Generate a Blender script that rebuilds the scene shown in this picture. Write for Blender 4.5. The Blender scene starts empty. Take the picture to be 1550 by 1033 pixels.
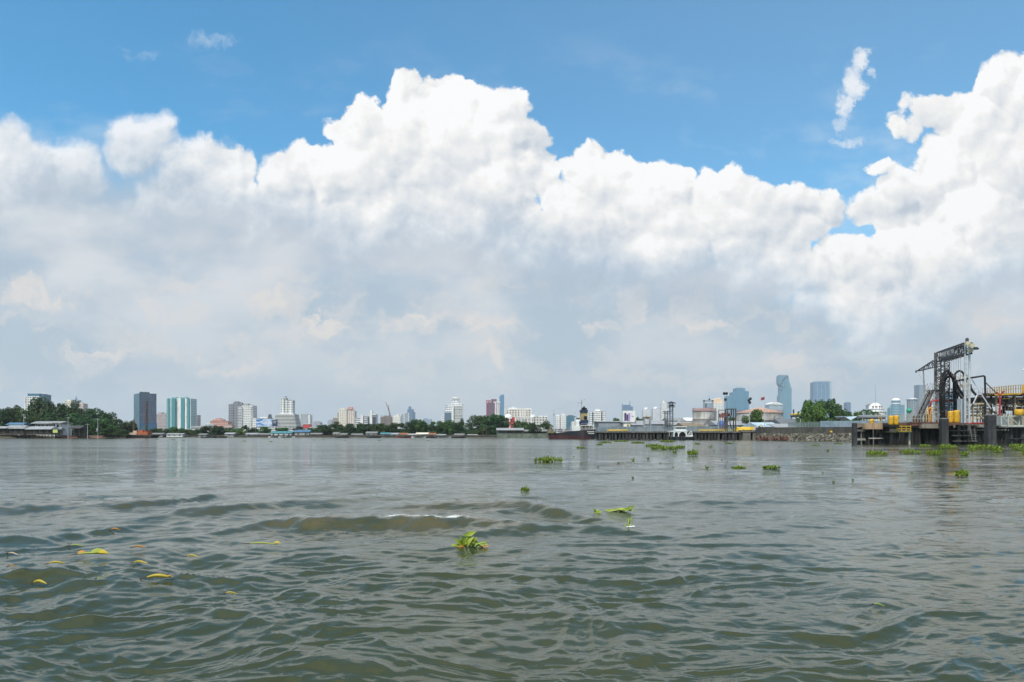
import bpy, bmesh, math, random
import numpy as np
from mathutils import Vector, Matrix, noise as mnoise
C = bpy.context.scene.collection
SC = bpy.context.scene
PI = math.pi
F = 1100.0          # focal length in photo pixels (photo 1550 wide)
HOR = 657.5         # horizon row
CAMH = 1.8          # eye height above the water
random.seed(7)

# ---------------------------------------------------------------- helpers
def at(px, py, Y):
    """world point that stands at distance Y in the direction of a photo pixel"""
    return Vector(((px - 775.0) * Y / F, Y, CAMH + (HOR - py) * Y / F))
def wx(px, Y): return (px - 775.0) * Y / F
def wz(py, Y): return CAMH + (HOR - py) * Y / F
def wl(n, Y): return n * Y / F
def water_y(py): return CAMH * F / (py - HOR)

class MB:
    """collects boxes, bars, tubes ... and links them as ONE mesh object"""
    def __init__(s): s.v = []; s.f = []; s.sm = []
    def add(s, vs, fs, smooth=False):
        n = len(s.v); s.v.extend([tuple(v) for v in vs]); s.f.extend([tuple(i + n for i in f) for f in fs]); s.sm.extend([smooth] * len(fs))
    def box(s, x0, x1, y0, y1, z0, z1, M=None, taper=0.0):
        vs = []
        for z, t in ((z0, 0), (z1, taper)):
            mx, my = (x1 - x0) * t / 2, (y1 - y0) * t / 2
            vs += [Vector((x0 + mx, y0 + my, z)), Vector((x1 - mx, y0 + my, z)), Vector((x1 - mx, y1 - my, z)), Vector((x0 + mx, y1 - my, z))]
        if M: vs = [M @ v for v in vs]
        s.add(vs, [(3, 2, 1, 0), (4, 5, 6, 7), (0, 1, 5, 4), (1, 2, 6, 5), (2, 3, 7, 6), (3, 0, 4, 7)])
    def prism(s, pts, z0, z1, M=None, smooth=False):
        """vertical extrusion of a plan polygon (counter-clockwise)"""
        n = len(pts)
        vs = [Vector((p[0], p[1], z0)) for p in pts] + [Vector((p[0], p[1], z1)) for p in pts]
        if M: vs = [M @ v for v in vs]
        s.add(vs, [tuple(range(n - 1, -1, -1)), tuple(range(n, 2 * n))])
        s.add(vs, [(i, (i + 1) % n, n + (i + 1) % n, n + i) for i in range(n)], smooth)
    def extr(s, pts, y0, y1, M=None):
        """extrusion along y of an (x, z) outline"""
        n = len(pts)
        vs = [Vector((p[0], y0, p[1])) for p in pts] + [Vector((p[0], y1, p[1])) for p in pts]
        if M: vs = [M @ v for v in vs]
        s.add(vs, [tuple(range(n)), tuple(range(2 * n - 1, n - 1, -1))] + [((i + 1) % n, i, n + i, n + (i + 1) % n) for i in range(n)])
    def bar(s, a, b, r, n=4, r2=None, smooth=None):
        a = Vector(a); b = Vector(b); d = b - a
        if d.length < 1e-6: return
        q = d.to_track_quat('Z', 'Y').to_matrix(); r2 = r if r2 is None else r2
        off = PI / 4 if n == 4 else 0
        vs = [a + q @ Vector((math.cos(off + 2 * PI * i / n) * r, math.sin(off + 2 * PI * i / n) * r, 0)) for i in range(n)]
        vs += [b + q @ Vector((math.cos(off + 2 * PI * i / n) * r2, math.sin(off + 2 * PI * i / n) * r2, 0)) for i in range(n)]
        s.add(vs, [(i, (i + 1) % n, n + (i + 1) % n, n + i) for i in range(n)], (n > 6) if smooth is None else smooth)
        s.add(vs, [tuple(range(n - 1, -1, -1)), tuple(range(n, 2 * n))])
    def tube(s, pts, r, n=8):
        pts = [Vector(p) for p in pts]; m = len(pts); vs = []
        up = Vector((0.31, 0.17, 0.93))
        for i, p in enumerate(pts):
            t = (pts[min(i + 1, m - 1)] - pts[max(i - 1, 0)]).normalized()
            x = t.cross(up)
            if x.length < 1e-3: x = t.cross(Vector((1, 0, 0)))
            x.normalize(); y = t.cross(x)
            rr = r[i] if isinstance(r, (list, tuple)) else r
            vs += [p + (x * math.cos(2 * PI * k / n) + y * math.sin(2 * PI * k / n)) * rr for k in range(n)]
        fs = [(i * n + k, i * n + (k + 1) % n, (i + 1) * n + (k + 1) % n, (i + 1) * n + k) for i in range(m - 1) for k in range(n)]
        s.add(vs, fs, True); s.add(vs, [tuple(range(n - 1, -1, -1)), tuple(range((m - 1) * n, m * n))])
    def lathe(s, prof, c=(0, 0, 0), n=16, smooth=True, arc=None):
        cx, cy, cz = c; vs = []; m = len(prof)
        for r, z in prof:
            vs += [Vector((cx + math.cos(2 * PI * k / n) * r, cy + math.sin(2 * PI * k / n) * r, cz + z)) for k in range(n)]
        s.add(vs, [(i * n + k, i * n + (k + 1) % n, (i + 1) * n + (k + 1) % n, (i + 1) * n + k) for i in range(m - 1) for k in range(n)], smooth)
        s.add(vs, [tuple(range(n - 1, -1, -1)), tuple(range((m - 1) * n, m * n))])
    def gable(s, x0, x1, y0, y1, z, rise, over=0.3, th=0.12, hip=0.0, M=None):
        """pitched roof: ridge runs along x"""
        ym = (y0 + y1) / 2; x0 -= over; x1 += over; y0 -= over; y1 += over
        h = hip * (x1 - x0) / 2
        for dz in (0,):
            vs = [Vector(p) for p in ((x0, y0, z), (x1, y0, z), (x1, y1, z), (x0, y1, z), (x0 + h, ym, z + rise), (x1 - h, ym, z + rise))]
            vs += [v - Vector((0, 0, th)) for v in vs[:4]]
            if M: vs = [M @ v for v in vs]
            s.add(vs, [(0, 1, 5, 4), (2, 3, 4, 5), (1, 2, 5), (3, 0, 4), (0, 6, 7, 1), (1, 7, 8, 2), (2, 8, 9, 3), (3, 9, 6, 0), (6, 9, 8, 7)])
    def lattice(s, a, b, w, r, bays, r2=None, w2=None):
        """square lattice mast / boom from a to b"""
        a = Vector(a); b = Vector(b); q = (b - a).to_track_quat('Z', 'Y').to_matrix(); w2 = w if w2 is None else w2
        r2 = r * 0.6 if r2 is None else r2
        def cn(t, k):
            ww = (w * (1 - t) + w2 * t) / 2
            return a.lerp(b, t) + q @ Vector(((-1, 1, 1, -1)[k] * ww, (-1, -1, 1, 1)[k] * ww, 0))
        for k in range(4): s.bar(cn(0, k), cn(1, k), r)
        for i in range(bays):
            t0, t1 = i / bays, (i + 1) / bays
            for k in range(4):
                s.bar(cn(t0, k), cn(t0, (k + 1) % 4), r2)
                s.bar(cn(t0, k if i % 2 else (k + 1) % 4), cn(t1, (k + 1) % 4 if i % 2 else k), r2)
    def build(s, name, mat, parent=None, loc=None, rz=0.0):
        me = bpy.data.meshes.new(name); me.from_pydata(s.v, [], s.f); me.update()
        me.polygons.foreach_set('use_smooth', s.sm)
        for m in (mat if isinstance(mat, (list, tuple)) else [mat]): me.materials.append(m)
        o = bpy.data.objects.new(name, me); C.objects.link(o)
        if parent is not None: o.parent = parent
        if loc is not None: o.location = loc
        if rz: o.rotation_euler = (0, 0, rz)
        return o

def tag(o, label=None, cat=None, group=None, kind=None):
    if label: o['label'] = label
    if cat: o['category'] = cat
    if group: o['group'] = group
    if kind: o['kind'] = kind
    return o
def thing(name, label, cat, loc=(0, 0, 0), rz=0.0, group=None):
    o = bpy.data.objects.new(name, None); C.objects.link(o); o.empty_display_size = 0.5
    o.location = loc; o.rotation_euler = (0, 0, rz)
    return tag(o, label, cat, group)
def copy_tree(o, parent=None):
    c = o.copy(); C.objects.link(c)
    if parent is not None: c.parent = parent
    for ch in o.children: copy_tree(ch, c)
    return c

# ---------------------------------------------------------------- node helpers
class NT:
    def __init__(s, tree): s.t = tree
    def n(s, typ, **kw):
        nd = s.t.nodes.new(typ)
        for k, v in kw.items(): setattr(nd, k, v)
        return nd
    def put(s, sock, v):
        if v is None: return
        if hasattr(v, 'is_output') or isinstance(v, bpy.types.NodeSocket): s.t.links.new(v, sock)
        else:
            try: sock.default_value = v
            except Exception: sock.default_value = tuple(v) + (1.0,) if len(v) == 3 else v
    def m(s, op, a, b=None, c=None, clamp=False):
        nd = s.n('ShaderNodeMath', operation=op, use_clamp=clamp)
        for i, v in enumerate((a, b, c)): s.put(nd.inputs[i], v)
        return nd.outputs[0]
    def vm(s, op, a, b=None, c=None):
        nd = s.n('ShaderNodeVectorMath', operation=op)
        s.put(nd.inputs[0], a); s.put(nd.inputs[1], b)
        if c is not None:
            if op == 'SCALE': pass
            else: s.put(nd.inputs[2], c)
        return nd.outputs['Value'] if op in ('DOT_PRODUCT', 'LENGTH', 'DISTANCE') else nd.outputs[0]
    def scale(s, a, k):
        nd = s.n('ShaderNodeVectorMath', operation='SCALE'); s.put(nd.inputs[0], a); s.put(nd.inputs['Scale'], k); return nd.outputs[0]
    def xyz(s, x=0.0, y=0.0, z=0.0):
        nd = s.n('ShaderNodeCombineXYZ')
        for i, v in enumerate((x, y, z)): s.put(nd.inputs[i], v)
        return nd.outputs[0]
    def sep(s, v):
        nd = s.n('ShaderNodeSeparateXYZ'); s.put(nd.inputs[0], v); return nd.outputs
    def noise(s, vec, sc, det=3.0, rough=0.5, dim='3D', dist=0.0, lac=2.0):
        nd = s.n('ShaderNodeTexNoise', noise_dimensions=dim); s.put(nd.inputs['Vector'], vec)
        nd.inputs['Scale'].default_value = sc; nd.inputs['Detail'].default_value = det; nd.inputs['Roughness'].default_value = rough
        nd.inputs['Distortion'].default_value = dist; nd.inputs['Lacunarity'].default_value = lac
        return nd.outputs
    def vor(s, vec, sc, det=0.0, rough=0.5, dim='2D', feature='F1', smooth=0.4):
        nd = s.n('ShaderNodeTexVoronoi', voronoi_dimensions=dim, feature=feature); s.put(nd.inputs['Vector'], vec)
        nd.inputs['Scale'].default_value = sc; nd.inputs['Detail'].default_value = det; nd.inputs['Roughness'].default_value = rough
        if feature == 'SMOOTH_F1': nd.inputs['Smoothness'].default_value = smooth
        return nd.outputs
    def rng(s, v, a, b, c=0.0, d=1.0, mode='SMOOTHSTEP'):
        nd = s.n('ShaderNodeMapRange', interpolation_type=mode); s.put(nd.inputs['Value'], v)
        for k, x in (('From Min', a), ('From Max', b), ('To Min', c), ('To Max', d)): s.put(nd.inputs[k], x)
        return nd.outputs[0]
    def mix(s, f, a, b, blend='MIX'):
        nd = s.n('ShaderNodeMix', data_type='RGBA', blend_type=blend); s.put(nd.inputs[0], f)
        for k, v in ((6, a), (7, b)):
            if isinstance(v, (tuple, list)) and len(v) == 3: v = tuple(v) + (1.0,)
            s.put(nd.inputs[k], v)
        return nd.outputs[2]
    def mixf(s, f, a, b):
        nd = s.n('ShaderNodeMix', data_type='FLOAT'); s.put(nd.inputs[0], f); s.put(nd.inputs[2], a); s.put(nd.inputs[3], b); return nd.outputs[0]

def srgb(r, g, b):
    return tuple(((c / 255.0) / 12.92) if c / 255.0 <= 0.04045 else ((c / 255.0 + 0.055) / 1.055) ** 2.4 for c in (r, g, b))

# ---------------------------------------------------------------- camera, sun, render
cam = bpy.data.cameras.new('camera'); co = bpy.data.objects.new('camera', cam); C.objects.link(co)
co.location = (0, 0, CAMH); co.rotation_euler = (PI / 2, 0, 0)
cam.sensor_width = 36.0; cam.lens = 36.0 * F / 1550.0; cam.shift_y = (HOR - 516.5) / 1550.0
cam.clip_start = 0.05; cam.clip_end = 60000
SC.camera = co
SUN_EL, SUN_AZ = math.radians(57), math.radians(205)     # azimuth clockwise from +Y: behind the camera, a little to its left
sdir = Vector((math.sin(SUN_AZ) * math.cos(SUN_EL), math.cos(SUN_AZ) * math.cos(SUN_EL), math.sin(SUN_EL)))
sl = bpy.data.lights.new('sun', 'SUN'); sl.energy = 4.4; sl.angle = math.radians(0.5); sl.color = (1.0, 0.955, 0.88)
so = bpy.data.objects.new('sun', sl); C.objects.link(so); so.rotation_euler = sdir.to_track_quat('Z', 'Y').to_euler(); so.location = (0, 0, 400)
SC.view_settings.view_transform = 'Standard'; SC.view_settings.look = 'None'; SC.view_settings.exposure = 0.0; SC.view_settings.gamma = 1.0
SC.render.engine = 'CYCLES'
SC.cycles.max_bounces = 6; SC.cycles.diffuse_bounces = 2; SC.cycles.glossy_bounces = 3; SC.cycles.transmission_bounces = 2
SC.cycles.volume_bounces = 1; SC.cycles.transparent_max_bounces = 16
SC.cycles.use_denoising = True; SC.cycles.use_adaptive_sampling = True; SC.cycles.adaptive_threshold = 0.02
SC.cycles.caustics_reflective = False; SC.cycles.caustics_refractive = False
# ---------------------------------------------------------------- sky: Nishita air with procedural cumulus at infinity
CLOUDS = [  # centre and half size in hundredths of a radian-tangent (right of / above the river horizon), as (px, py, rx, ry)
 (0,265,75,85),(60,262,62,55),(112,262,50,50),(30,330,90,60),(205,222,52,48),(240,205,30,34),(182,200,26,24),(300,275,82,70),(345,262,50,52),(270,240,45,36),(250,330,80,60),(365,320,60,60),
 (440,275,52,46),(470,252,42,38),(500,260,52,52),
 (618,150,30,46),(690,152,48,42),(655,148,34,32),(562,182,48,42),(530,215,44,42),(745,168,54,44),(786,162,24,22),(650,225,135,100),(762,220,62,72),(800,240,42,64),(560,265,95,72),(700,285,125,75),(832,262,22,20),
 (888,255,40,40),(922,272,60,48),(858,312,56,40),(1010,282,52,42),(970,305,85,52),(1092,288,52,42),(1142,302,52,32),(1192,312,64,36),(1250,318,32,36),(1050,335,150,58),(850,352,75,50),(1205,340,65,40),(900,345,120,60),
 (1520,122,48,44),(1562,160,60,80),(1485,192,72,56),(1430,172,50,36),(1380,172,42,28),(1372,190,32,24),(1530,235,80,92),(1440,262,70,60),(1340,252,30,14),(1392,292,60,50),(1332,318,46,34),(1490,340,100,90),
 (1290,392,54,38),(1332,425,72,45),(1262,388,22,24),(1392,445,44,26),(1300,455,60,35),(1365,375,60,45),(1240,412,42,42),
 (650,335,190,85),(300,360,150,80),(60,370,140,90),(1000,400,270,80),(1490,430,140,100),(1340,480,140,60),(460,350,130,70)]
WISPS = [
 (1302,92,16,24),(1292,126,19,30),(1280,160,13,22),(1272,188,10,16),(1324,112,6,14),(1284,217,24,8)]
FAINT = [(218,86,40,8),(192,77,18,5),(322,62,44,13)]
LOW = [(228,470,34,24),(495,494,34,15),(430,458,48,32),(620,492,66,20),(745,482,44,22),(960,462,28,30),(920,498,44,13),(1150,412,18,20),(60,445,60,18),(1090,500,60,14),(1330,505,60,16),(1480,470,70,24),(700,535,90,12),(330,560,60,14),(140,540,60,12),(820,560,70,12),(1200,545,80,12)]
wd = bpy.data.worlds.new('World'); SC.world = wd; wd.use_nodes = True
wt = wd.node_tree; wt.nodes.clear(); W = NT(wt)

def blob_group(name, lst):
    g = bpy.data.node_groups.new(name, 'ShaderNodeTree')
    g.interface.new_socket('p', in_out='INPUT', socket_type='NodeSocketVector')
    g.interface.new_socket('h', in_out='OUTPUT', socket_type='NodeSocketFloat')
    N = NT(g); gi = N.n('NodeGroupInput'); go = N.n('NodeGroupOutput'); p = gi.outputs[0]; acc = None
    for (px, py, rx, ry) in lst:
        cx, cy, rx, ry = (px - 775) / 100, (HOR - py) / 100, rx / 100, ry / 100
        q = N.vm('MULTIPLY_ADD', p, (1 / rx, 1 / ry, 0), (-cx / rx, -cy / ry, 0))
        d2 = N.vm('DOT_PRODUCT', q, q)
        w = 0.8 * min(rx, ry) ** 0.8
        h = N.m('MULTIPLY_ADD', d2, -w, w)
        if acc is None: acc = h
        else: acc = N.m('SMOOTH_MAX', acc, h, 0.05)
    g.links.new(acc, go.inputs[0]); return g
GB = blob_group('cloud_lobes', CLOUDS); GL = blob_group('low_lobes', LOW); GW = blob_group('wisp_lobes', WISPS); GF = blob_group('faint_lobes', FAINT)

def height_group():
    g = bpy.data.node_groups.new('cloud_height', 'ShaderNodeTree')
    g.interface.new_socket('p', in_out='INPUT', socket_type='NodeSocketVector')
    g.interface.new_socket('h', in_out='OUTPUT', socket_type='NodeSocketFloat')
    g.interface.new_socket('fine', in_out='OUTPUT', socket_type='NodeSocketFloat')
    N = NT(g); gi = N.n('NodeGroupInput'); go = N.n('NodeGroupOutput'); p = gi.outputs[0]
    w1 = N.scale(N.vm('SUBTRACT', N.noise(p, 1.5, 2.0, 0.5, '2D')['Color'], (0.5, 0.5, 0.5)), 0.34)
    w2 = N.scale(N.vm('SUBTRACT', N.noise(p, 6.0, 3.0, 0.55, '2D')['Color'], (0.5, 0.5, 0.5)), 0.13)
    q = N.vm('ADD', N.vm('ADD', p, w1), w2)
    b = N.n('ShaderNodeGroup', node_tree=GB); g.links.new(q, b.inputs[0])
    v1 = N.vor(q, 2.0, 0.0)['Distance']
    v2 = N.vor(q, 5.0, 0.0)['Distance']; v3 = N.vor(q, 12.0, 1.0, 0.6)['Distance']; v0 = N.vor(N.vm('ADD', q, (3.7, 1.9, 0)), 0.95, 0.0)['Distance']
    bill = N.m('ADD', N.m('MULTIPLY', N.m('MULTIPLY', v1, v1), -0.26), N.m('MULTIPLY_ADD', N.m('MULTIPLY', v2, v2), -0.13, N.m('MULTIPLY', v3, -0.035)))
    h = N.m('ADD', N.m('ADD', b.outputs[0], bill), 0.13)
    g.links.new(h, go.inputs[0]); g.links.new(N.m('ADD', N.m('MULTIPLY_ADD', N.m('MULTIPLY', v0, v0), -0.85, b.outputs[0]), N.m('MULTIPLY', bill, 0.55)), go.inputs[1]); return g
GH = height_group()

tc = W.n('ShaderNodeTexCoord'); D = tc.outputs['Generated']
dx, dy, dz = W.sep(D)
yy = W.m('MAXIMUM', dy, 0.12)
U = W.m('DIVIDE', W.m('MULTIPLY', dx, F / 100), yy); V = W.m('DIVIDE', W.m('MULTIPLY', dz, F / 100), yy)
P2 = W.xyz(U, V, 0)
front = W.rng(dy, 0.12, 0.3)
def H(p):
    g = W.n('ShaderNodeGroup', node_tree=GH); wt.links.new(p, g.inputs[0]); return g.outputs
h0 = H(P2); h1 = H(W.vm('ADD', P2, (-0.08, 0.12, 0)))
rel = W.m('SUBTRACT', h0[1], h1[1])                      # lobes turned to the sun are lighter
soft = W.noise(P2, 1.1, 5.0, 0.6, '2D')[0]
hh = W.m('ADD', h0[0], W.m('MULTIPLY', W.m('SUBTRACT', soft, 0.5), 0.14))
leftside = W.rng(U, -2.6, -6.5)
alpha = W.rng(hh, W.m('MULTIPLY', leftside, -0.10), W.m('MULTIPLY_ADD', leftside, 0.24, 0.12))
alpha = W.m('MULTIPLY', alpha, W.m('MULTIPLY_ADD', leftside, -0.16, 1.0))
# cloud base height along the horizon
fc = W.n('ShaderNodeFloatCurve'); cv = fc.mapping.curves[0]
def crv(x): return (x + 8.5) / 17.0
pts = [(-8.5, 3.7), (-7.5, 3.7), (-5.0, 3.5), (-3.6, 3.2), (-2.4, 2.95), (-1.5, 3.0), (-0.6, 3.0), (0.2, 2.7), (1.5, 2.45), (3.5, 2.35), (4.6, 2.0), (5.2, 1.35), (6.1, 1.6), (6.9, 2.2), (8.5, 2.6)]
while len(cv.points) < len(pts): cv.points.new(0.5, 0.5)
for q, (x, y) in zip(cv.points, pts): q.location = (crv(x), y / 5.0)
fc.mapping.update()
wt.links.new(W.m('MULTIPLY_ADD', U, 1 / 17.0, 0.5, clamp=True), fc.inputs['Value'])
base = W.m('MULTIPLY', fc.outputs[0], 5.0)
up = W.m('SUBTRACT', W.m('ADD', V, W.m('MULTIPLY', W.m('SUBTRACT', soft, 0.5), 0.9)), base)
lit = W.rng(up, -1.0, 1.25)
relc = W.m('MULTIPLY', W.m('MINIMUM', W.m('MAXIMUM', W.m('MULTIPLY', rel, 1.15), -0.34), 0.15), W.rng(up, -0.9, 0.6, 0.35, 1.0))
bright = W.m('ADD', W.m('ADD', relc, W.m('MULTIPLY', W.m('SUBTRACT', soft, 0.5), 0.75)), W.m('MULTIPLY_ADD', lit, 0.53, 0.335), clamp=True)
ramp = W.n('ShaderNodeValToRGB'); wt.links.new(bright, ramp.inputs[0]); cr = ramp.color_ramp
cols = [(0.0, (158, 176, 196)), (0.45, (196, 206, 217)), (0.70, (226, 230, 234)), (0.94, (249, 248, 246)), (1.0, (255, 255, 255))]
cr.elements[0].position = 0.0; cr.elements[1].position = 1.0
for p, c in cols[1:-1]: cr.elements.new(p)
for e, (p, c) in zip(cr.elements, cols): e.position = p; e.color = srgb(*c) + (1,)
K = 10.0   # the Background runs at strength 0.1
cloudc = W.scale(ramp.outputs[0], K)
# clear air: Nishita, pulled towards the photographed blue by a tint
sky = W.n('ShaderNodeTexSky', sky_type='NISHITA', sun_disc=False); sky.sun_elevation = SUN_EL; sky.sun_rotation = SUN_AZ
sky.altitude = 0; sky.air_density = 1.0; sky.dust_density = 1.0; sky.ozone_density = 2.0
skyc = W.mix(1.0, sky.outputs[0], SKYTINT if 'SKYTINT' in globals() else (0.70, 1.70, 1.92), 'MULTIPLY')
# thin high veil
veiln = W.noise(W.vm('MULTIPLY', P2, (0.5, 1.1, 1)), 0.9, 5.0, 0.6, '2D')[0]
wisp = W.m('MULTIPLY', W.rng(veiln, 0.5, 0.78), W.rng(V, 6.6, 4.0))
skyv = W.mix(W.m('MULTIPLY_ADD', wisp, 0.30, W.m('MULTIPLY', W.rng(U, -7.0, 6.0), 0.10)), skyc, W.scale(W.xyz(*srgb(225, 236, 244)), K))
# grey-blue lower cloud mass under the lit tops, fading into the haze
mass = W.rng(W.m('ADD', up, W.m('MULTIPLY', U, 0.02)), 1.0, -0.35)
massn = W.noise(W.vm('MULTIPLY', P2, (0.6, 1.2, 1)), 0.55, 4.0, 0.55, '2D')[0]
massc = W.mix(W.rng(massn, 0.36, 0.66), srgb(176, 195, 212), srgb(220, 224, 229))
hz = W.rng(V, 2.6, 0.0, 0.0, 1.0, 'LINEAR')
massc = W.mix(W.m('MULTIPLY', hz, 0.85), massc, srgb(184, 200, 210))
g2 = W.n('ShaderNodeGroup', node_tree=GL)
lw = W.vm('ADD', P2, W.scale(W.vm('SUBTRACT', W.noise(P2, 2.2, 5.0, 0.6, '2D')['Color'], (0.5, 0.5, 0.5)), 0.75)); wt.links.new(lw, g2.inputs[0])
lown = W.noise(W.vm('MULTIPLY', lw, (0.8, 1.7, 1)), 1.1, 5.0, 0.6, '2D')[0]
lowa = W.m('ADD', W.m('MULTIPLY', W.rng(W.m('MULTIPLY_ADD', W.m('SUBTRACT', lown, 0.5), 0.55, g2.outputs[0]), -0.06, 0.24), 0.62), W.m('MULTIPLY', W.rng(lown, 0.44, 0.70), 0.55), clamp=True)
lowa = W.m('MULTIPLY', lowa, W.m('MULTIPLY', W.rng(V, 0.1, 1.0), W.rng(V, 3.4, 2.0)))
massc = W.mix(lowa, massc, srgb(226, 223, 220))
c1 = W.mix(W.m('MULTIPLY', mass, front), skyv, W.scale(massc, K))
ca = W.m('MULTIPLY', W.m('MULTIPLY', alpha, front), W.rng(W.m('ADD', up, W.m('MULTIPLY', h0[1], 0.25)), -1.2, 0.75, 0.0, 1.0))
c2 = W.mix(ca, c1, cloudc)
gw_ = W.n('ShaderNodeGroup', node_tree=GW); wv = W.vm('ADD', P2, W.scale(W.vm('SUBTRACT', W.noise(P2, 3.0, 5.0, 0.65, '2D')['Color'], (0.5, 0.5, 0.5)), 0.42)); wt.links.new(wv, gw_.inputs[0])
wn_ = W.noise(wv, 5.0, 5.0, 0.65, '2D')[0]
wa = W.rng(W.m('MULTIPLY_ADD', W.m('SUBTRACT', wn_, 0.5), 0.28, gw_.outputs[0]), -0.05, 0.22)
gf_ = W.n('ShaderNodeGroup', node_tree=GF); wt.links.new(wv, gf_.inputs[0])
fa = W.rng(W.m('MULTIPLY_ADD', W.m('SUBTRACT', wn_, 0.5), 0.35, gf_.outputs[0]), -0.02, 0.30)
c2 = W.mix(W.m('MULTIPLY', W.m('MULTIPLY', fa, front), 0.42), c2, W.scale(W.xyz(*srgb(228, 238, 246)), K))
c2 = W.mix(W.m('MULTIPLY', W.m('MULTIPLY', wa, front), 0.88), c2, W.scale(W.xyz(*srgb(246, 248, 250)), K))
# behind and overhead, out of view: bright cumulus added to whiten the scene light
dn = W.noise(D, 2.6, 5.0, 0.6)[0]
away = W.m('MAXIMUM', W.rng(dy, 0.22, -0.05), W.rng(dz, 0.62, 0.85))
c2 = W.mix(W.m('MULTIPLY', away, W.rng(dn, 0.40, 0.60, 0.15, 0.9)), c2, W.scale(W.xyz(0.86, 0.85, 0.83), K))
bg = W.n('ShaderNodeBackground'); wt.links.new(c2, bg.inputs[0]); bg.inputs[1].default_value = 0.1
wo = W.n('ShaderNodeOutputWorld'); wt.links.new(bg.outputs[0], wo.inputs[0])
wd.cycles.sampling_method = 'MANUAL'; wd.cycles.sample_map_resolution = 512
# ---------------------------------------------------------------- materials
MATS = {}
def mat(name, col=None, rough=0.6, metal=0.0, var=0.0, vscale=1.0, dirt=None, dscale=0.4, bump=0.0, bscale=6.0, spec=0.4, streak=False):
    """painted / weathered surface: base colour, cloudy variation, optional dirt colour with its own patches"""
    if name in MATS: return MATS[name]
    m = bpy.data.materials.new(name); m.use_nodes = True; t = m.node_tree; N = NT(t); p = t.nodes['Principled BSDF']
    p.inputs['Roughness'].default_value = rough; p.inputs['Metallic'].default_value = metal; p.inputs['Specular IOR Level'].default_value = spec
    tcn = N.n('ShaderNodeTexCoord').outputs['Object']; c = tuple(col) + (1,)
    if var:
        nz = N.noise(tcn, vscale, 4, 0.6)[0]
        c = N.mix(N.rng(nz, 0.3, 0.7), tuple(x * (1 - var) for x in col), tuple(min(1, x * (1 + var)) for x in col))
    if dirt:
        v = N.vm('MULTIPLY', tcn, (1, 1, 0.22)) if streak else tcn
        dn = N.noise(v, dscale, 6, 0.65)[0]
        c = N.mix(N.m('MULTIPLY', N.rng(dn, 0.48, 0.66), 0.75), c, dirt)
    N.put(p.inputs['Base Color'], c)
    if bump:
        b = N.n('ShaderNodeBump'); b.inputs['Strength'].default_value = 0.6; b.inputs['Distance'].default_value = bump
        t.links.new(N.noise(tcn, bscale, 5, 0.6)[0], b.inputs['Height']); t.links.new(b.outputs[0], p.inputs['Normal'])
    MATS[name] = m; return m

# ---------------------------------------------------------------- water
rg = np.random.RandomState(11)
rows = list(np.arange(1210, 700, -0.85)) + list(np.arange(700, 668, -0.5)) + [667, 666, 665, 664, 663, 662, 661, 660, 659, 658.6, 658.2, 657.9, 657.75]
R = np.array([CAMH * F / (p - HOR) for p in rows])
R = np.concatenate([[0.3, 1.2, 2.4], R, [7900.0]])
az = np.concatenate([np.linspace(-180, -60, 40)[:-1], np.linspace(-60, -40, 30)[:-1], np.linspace(-40, 40, 940), np.linspace(40, 60, 30)[1:], np.linspace(60, 180, 40)[1:-1]])
az = np.radians(az); nr, na = len(R), len(az)
X = R[:, None] * np.sin(az)[None, :]; Y = R[:, None] * np.cos(az)[None, :]
cell = np.gradient(R)[:, None] * np.ones(na)[None, :]
tang = R[:, None] * np.radians(0.09)
def sstep(a, b, x):
    t = np.clip((x - a) / (b - a), 0, 1); return t * t * (3 - 2 * t)
def vnoise(x, y, seed=0):
    """smooth value noise"""
    r = np.random.RandomState(seed); tab = r.rand(256, 256)
    xi = np.floor(x).astype(int); yi = np.floor(y).astype(int); fx = x - xi; fy = y - yi
    fx = fx * fx * (3 - 2 * fx); fy = fy * fy * (3 - 2 * fy)
    g = lambda a, b: tab[a % 256, b % 256]
    return (g(xi, yi) * (1 - fx) + g(xi + 1, yi) * fx) * (1 - fy) + (g(xi, yi + 1) * (1 - fx) + g(xi + 1, yi + 1) * fx) * fy
calm = sstep(20, 42, Y) * (1 - sstep(-4, 14, X - Y * 0.10)) * 0.72
patch = 0.42 + 0.85 * vnoise(X / 6 + Y * 0.02 + 40, Y / 7 + 13, 3)
Z = np.zeros_like(X); DX = np.zeros_like(X); DY = np.zeros_like(X)
fade = (1 - sstep(70, 220, R))[:, None]
K = 150
for k in range(K):
    lam = 0.16 * (3.6 / 0.16) ** ((k + rg.rand()) / K)
    th = math.radians(-90 + 14 + rg.normal() * 40)
    kx, ky = math.cos(th) * 2 * PI / lam, math.sin(th) * 2 * PI / lam
    s = 0.0122 * (1.25 if lam < 0.45 else 1.0)
    if lam > 2: s *= (2 / lam) ** 0.8
    a = s * lam / (2 * PI)
    w = sstep(1.6, 3.2, lam / cell) * a
    ph = kx * X + ky * Y + rg.rand() * 2 * PI
    sn, cs = np.sin(ph), np.cos(ph)
    Z += w * sn
    DX -= w * cs * math.cos(th) * 0.9; DY -= w * cs * math.sin(th) * 0.9
wpx = vnoise(X * 0.7 + 9, Y * 0.7 + 4, 61) - 0.5; wpy = vnoise(X * 0.7 + 31, Y * 0.7 + 17, 62) - 0.5
def ridged(fx, fy, sd): return (1 - np.abs(2 * vnoise(X * fx + wpx * fx * 1.1 + sd, Y * fy + wpy * fy * 1.1 + 2 * sd, 70 + sd) - 1)) ** 2
for (fx, fy, a_) in ((0.75, 1.5, 0.050), (1.7, 3.3, 0.021), (3.6, 6.6, 0.0120), (7.5, 13.0, 0.0050)):
    Z += a_ * (ridged(fx, fy, int(fx * 10)) - 0.4) * sstep(1.3, 3.0, (1 / fy) / cell)
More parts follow.
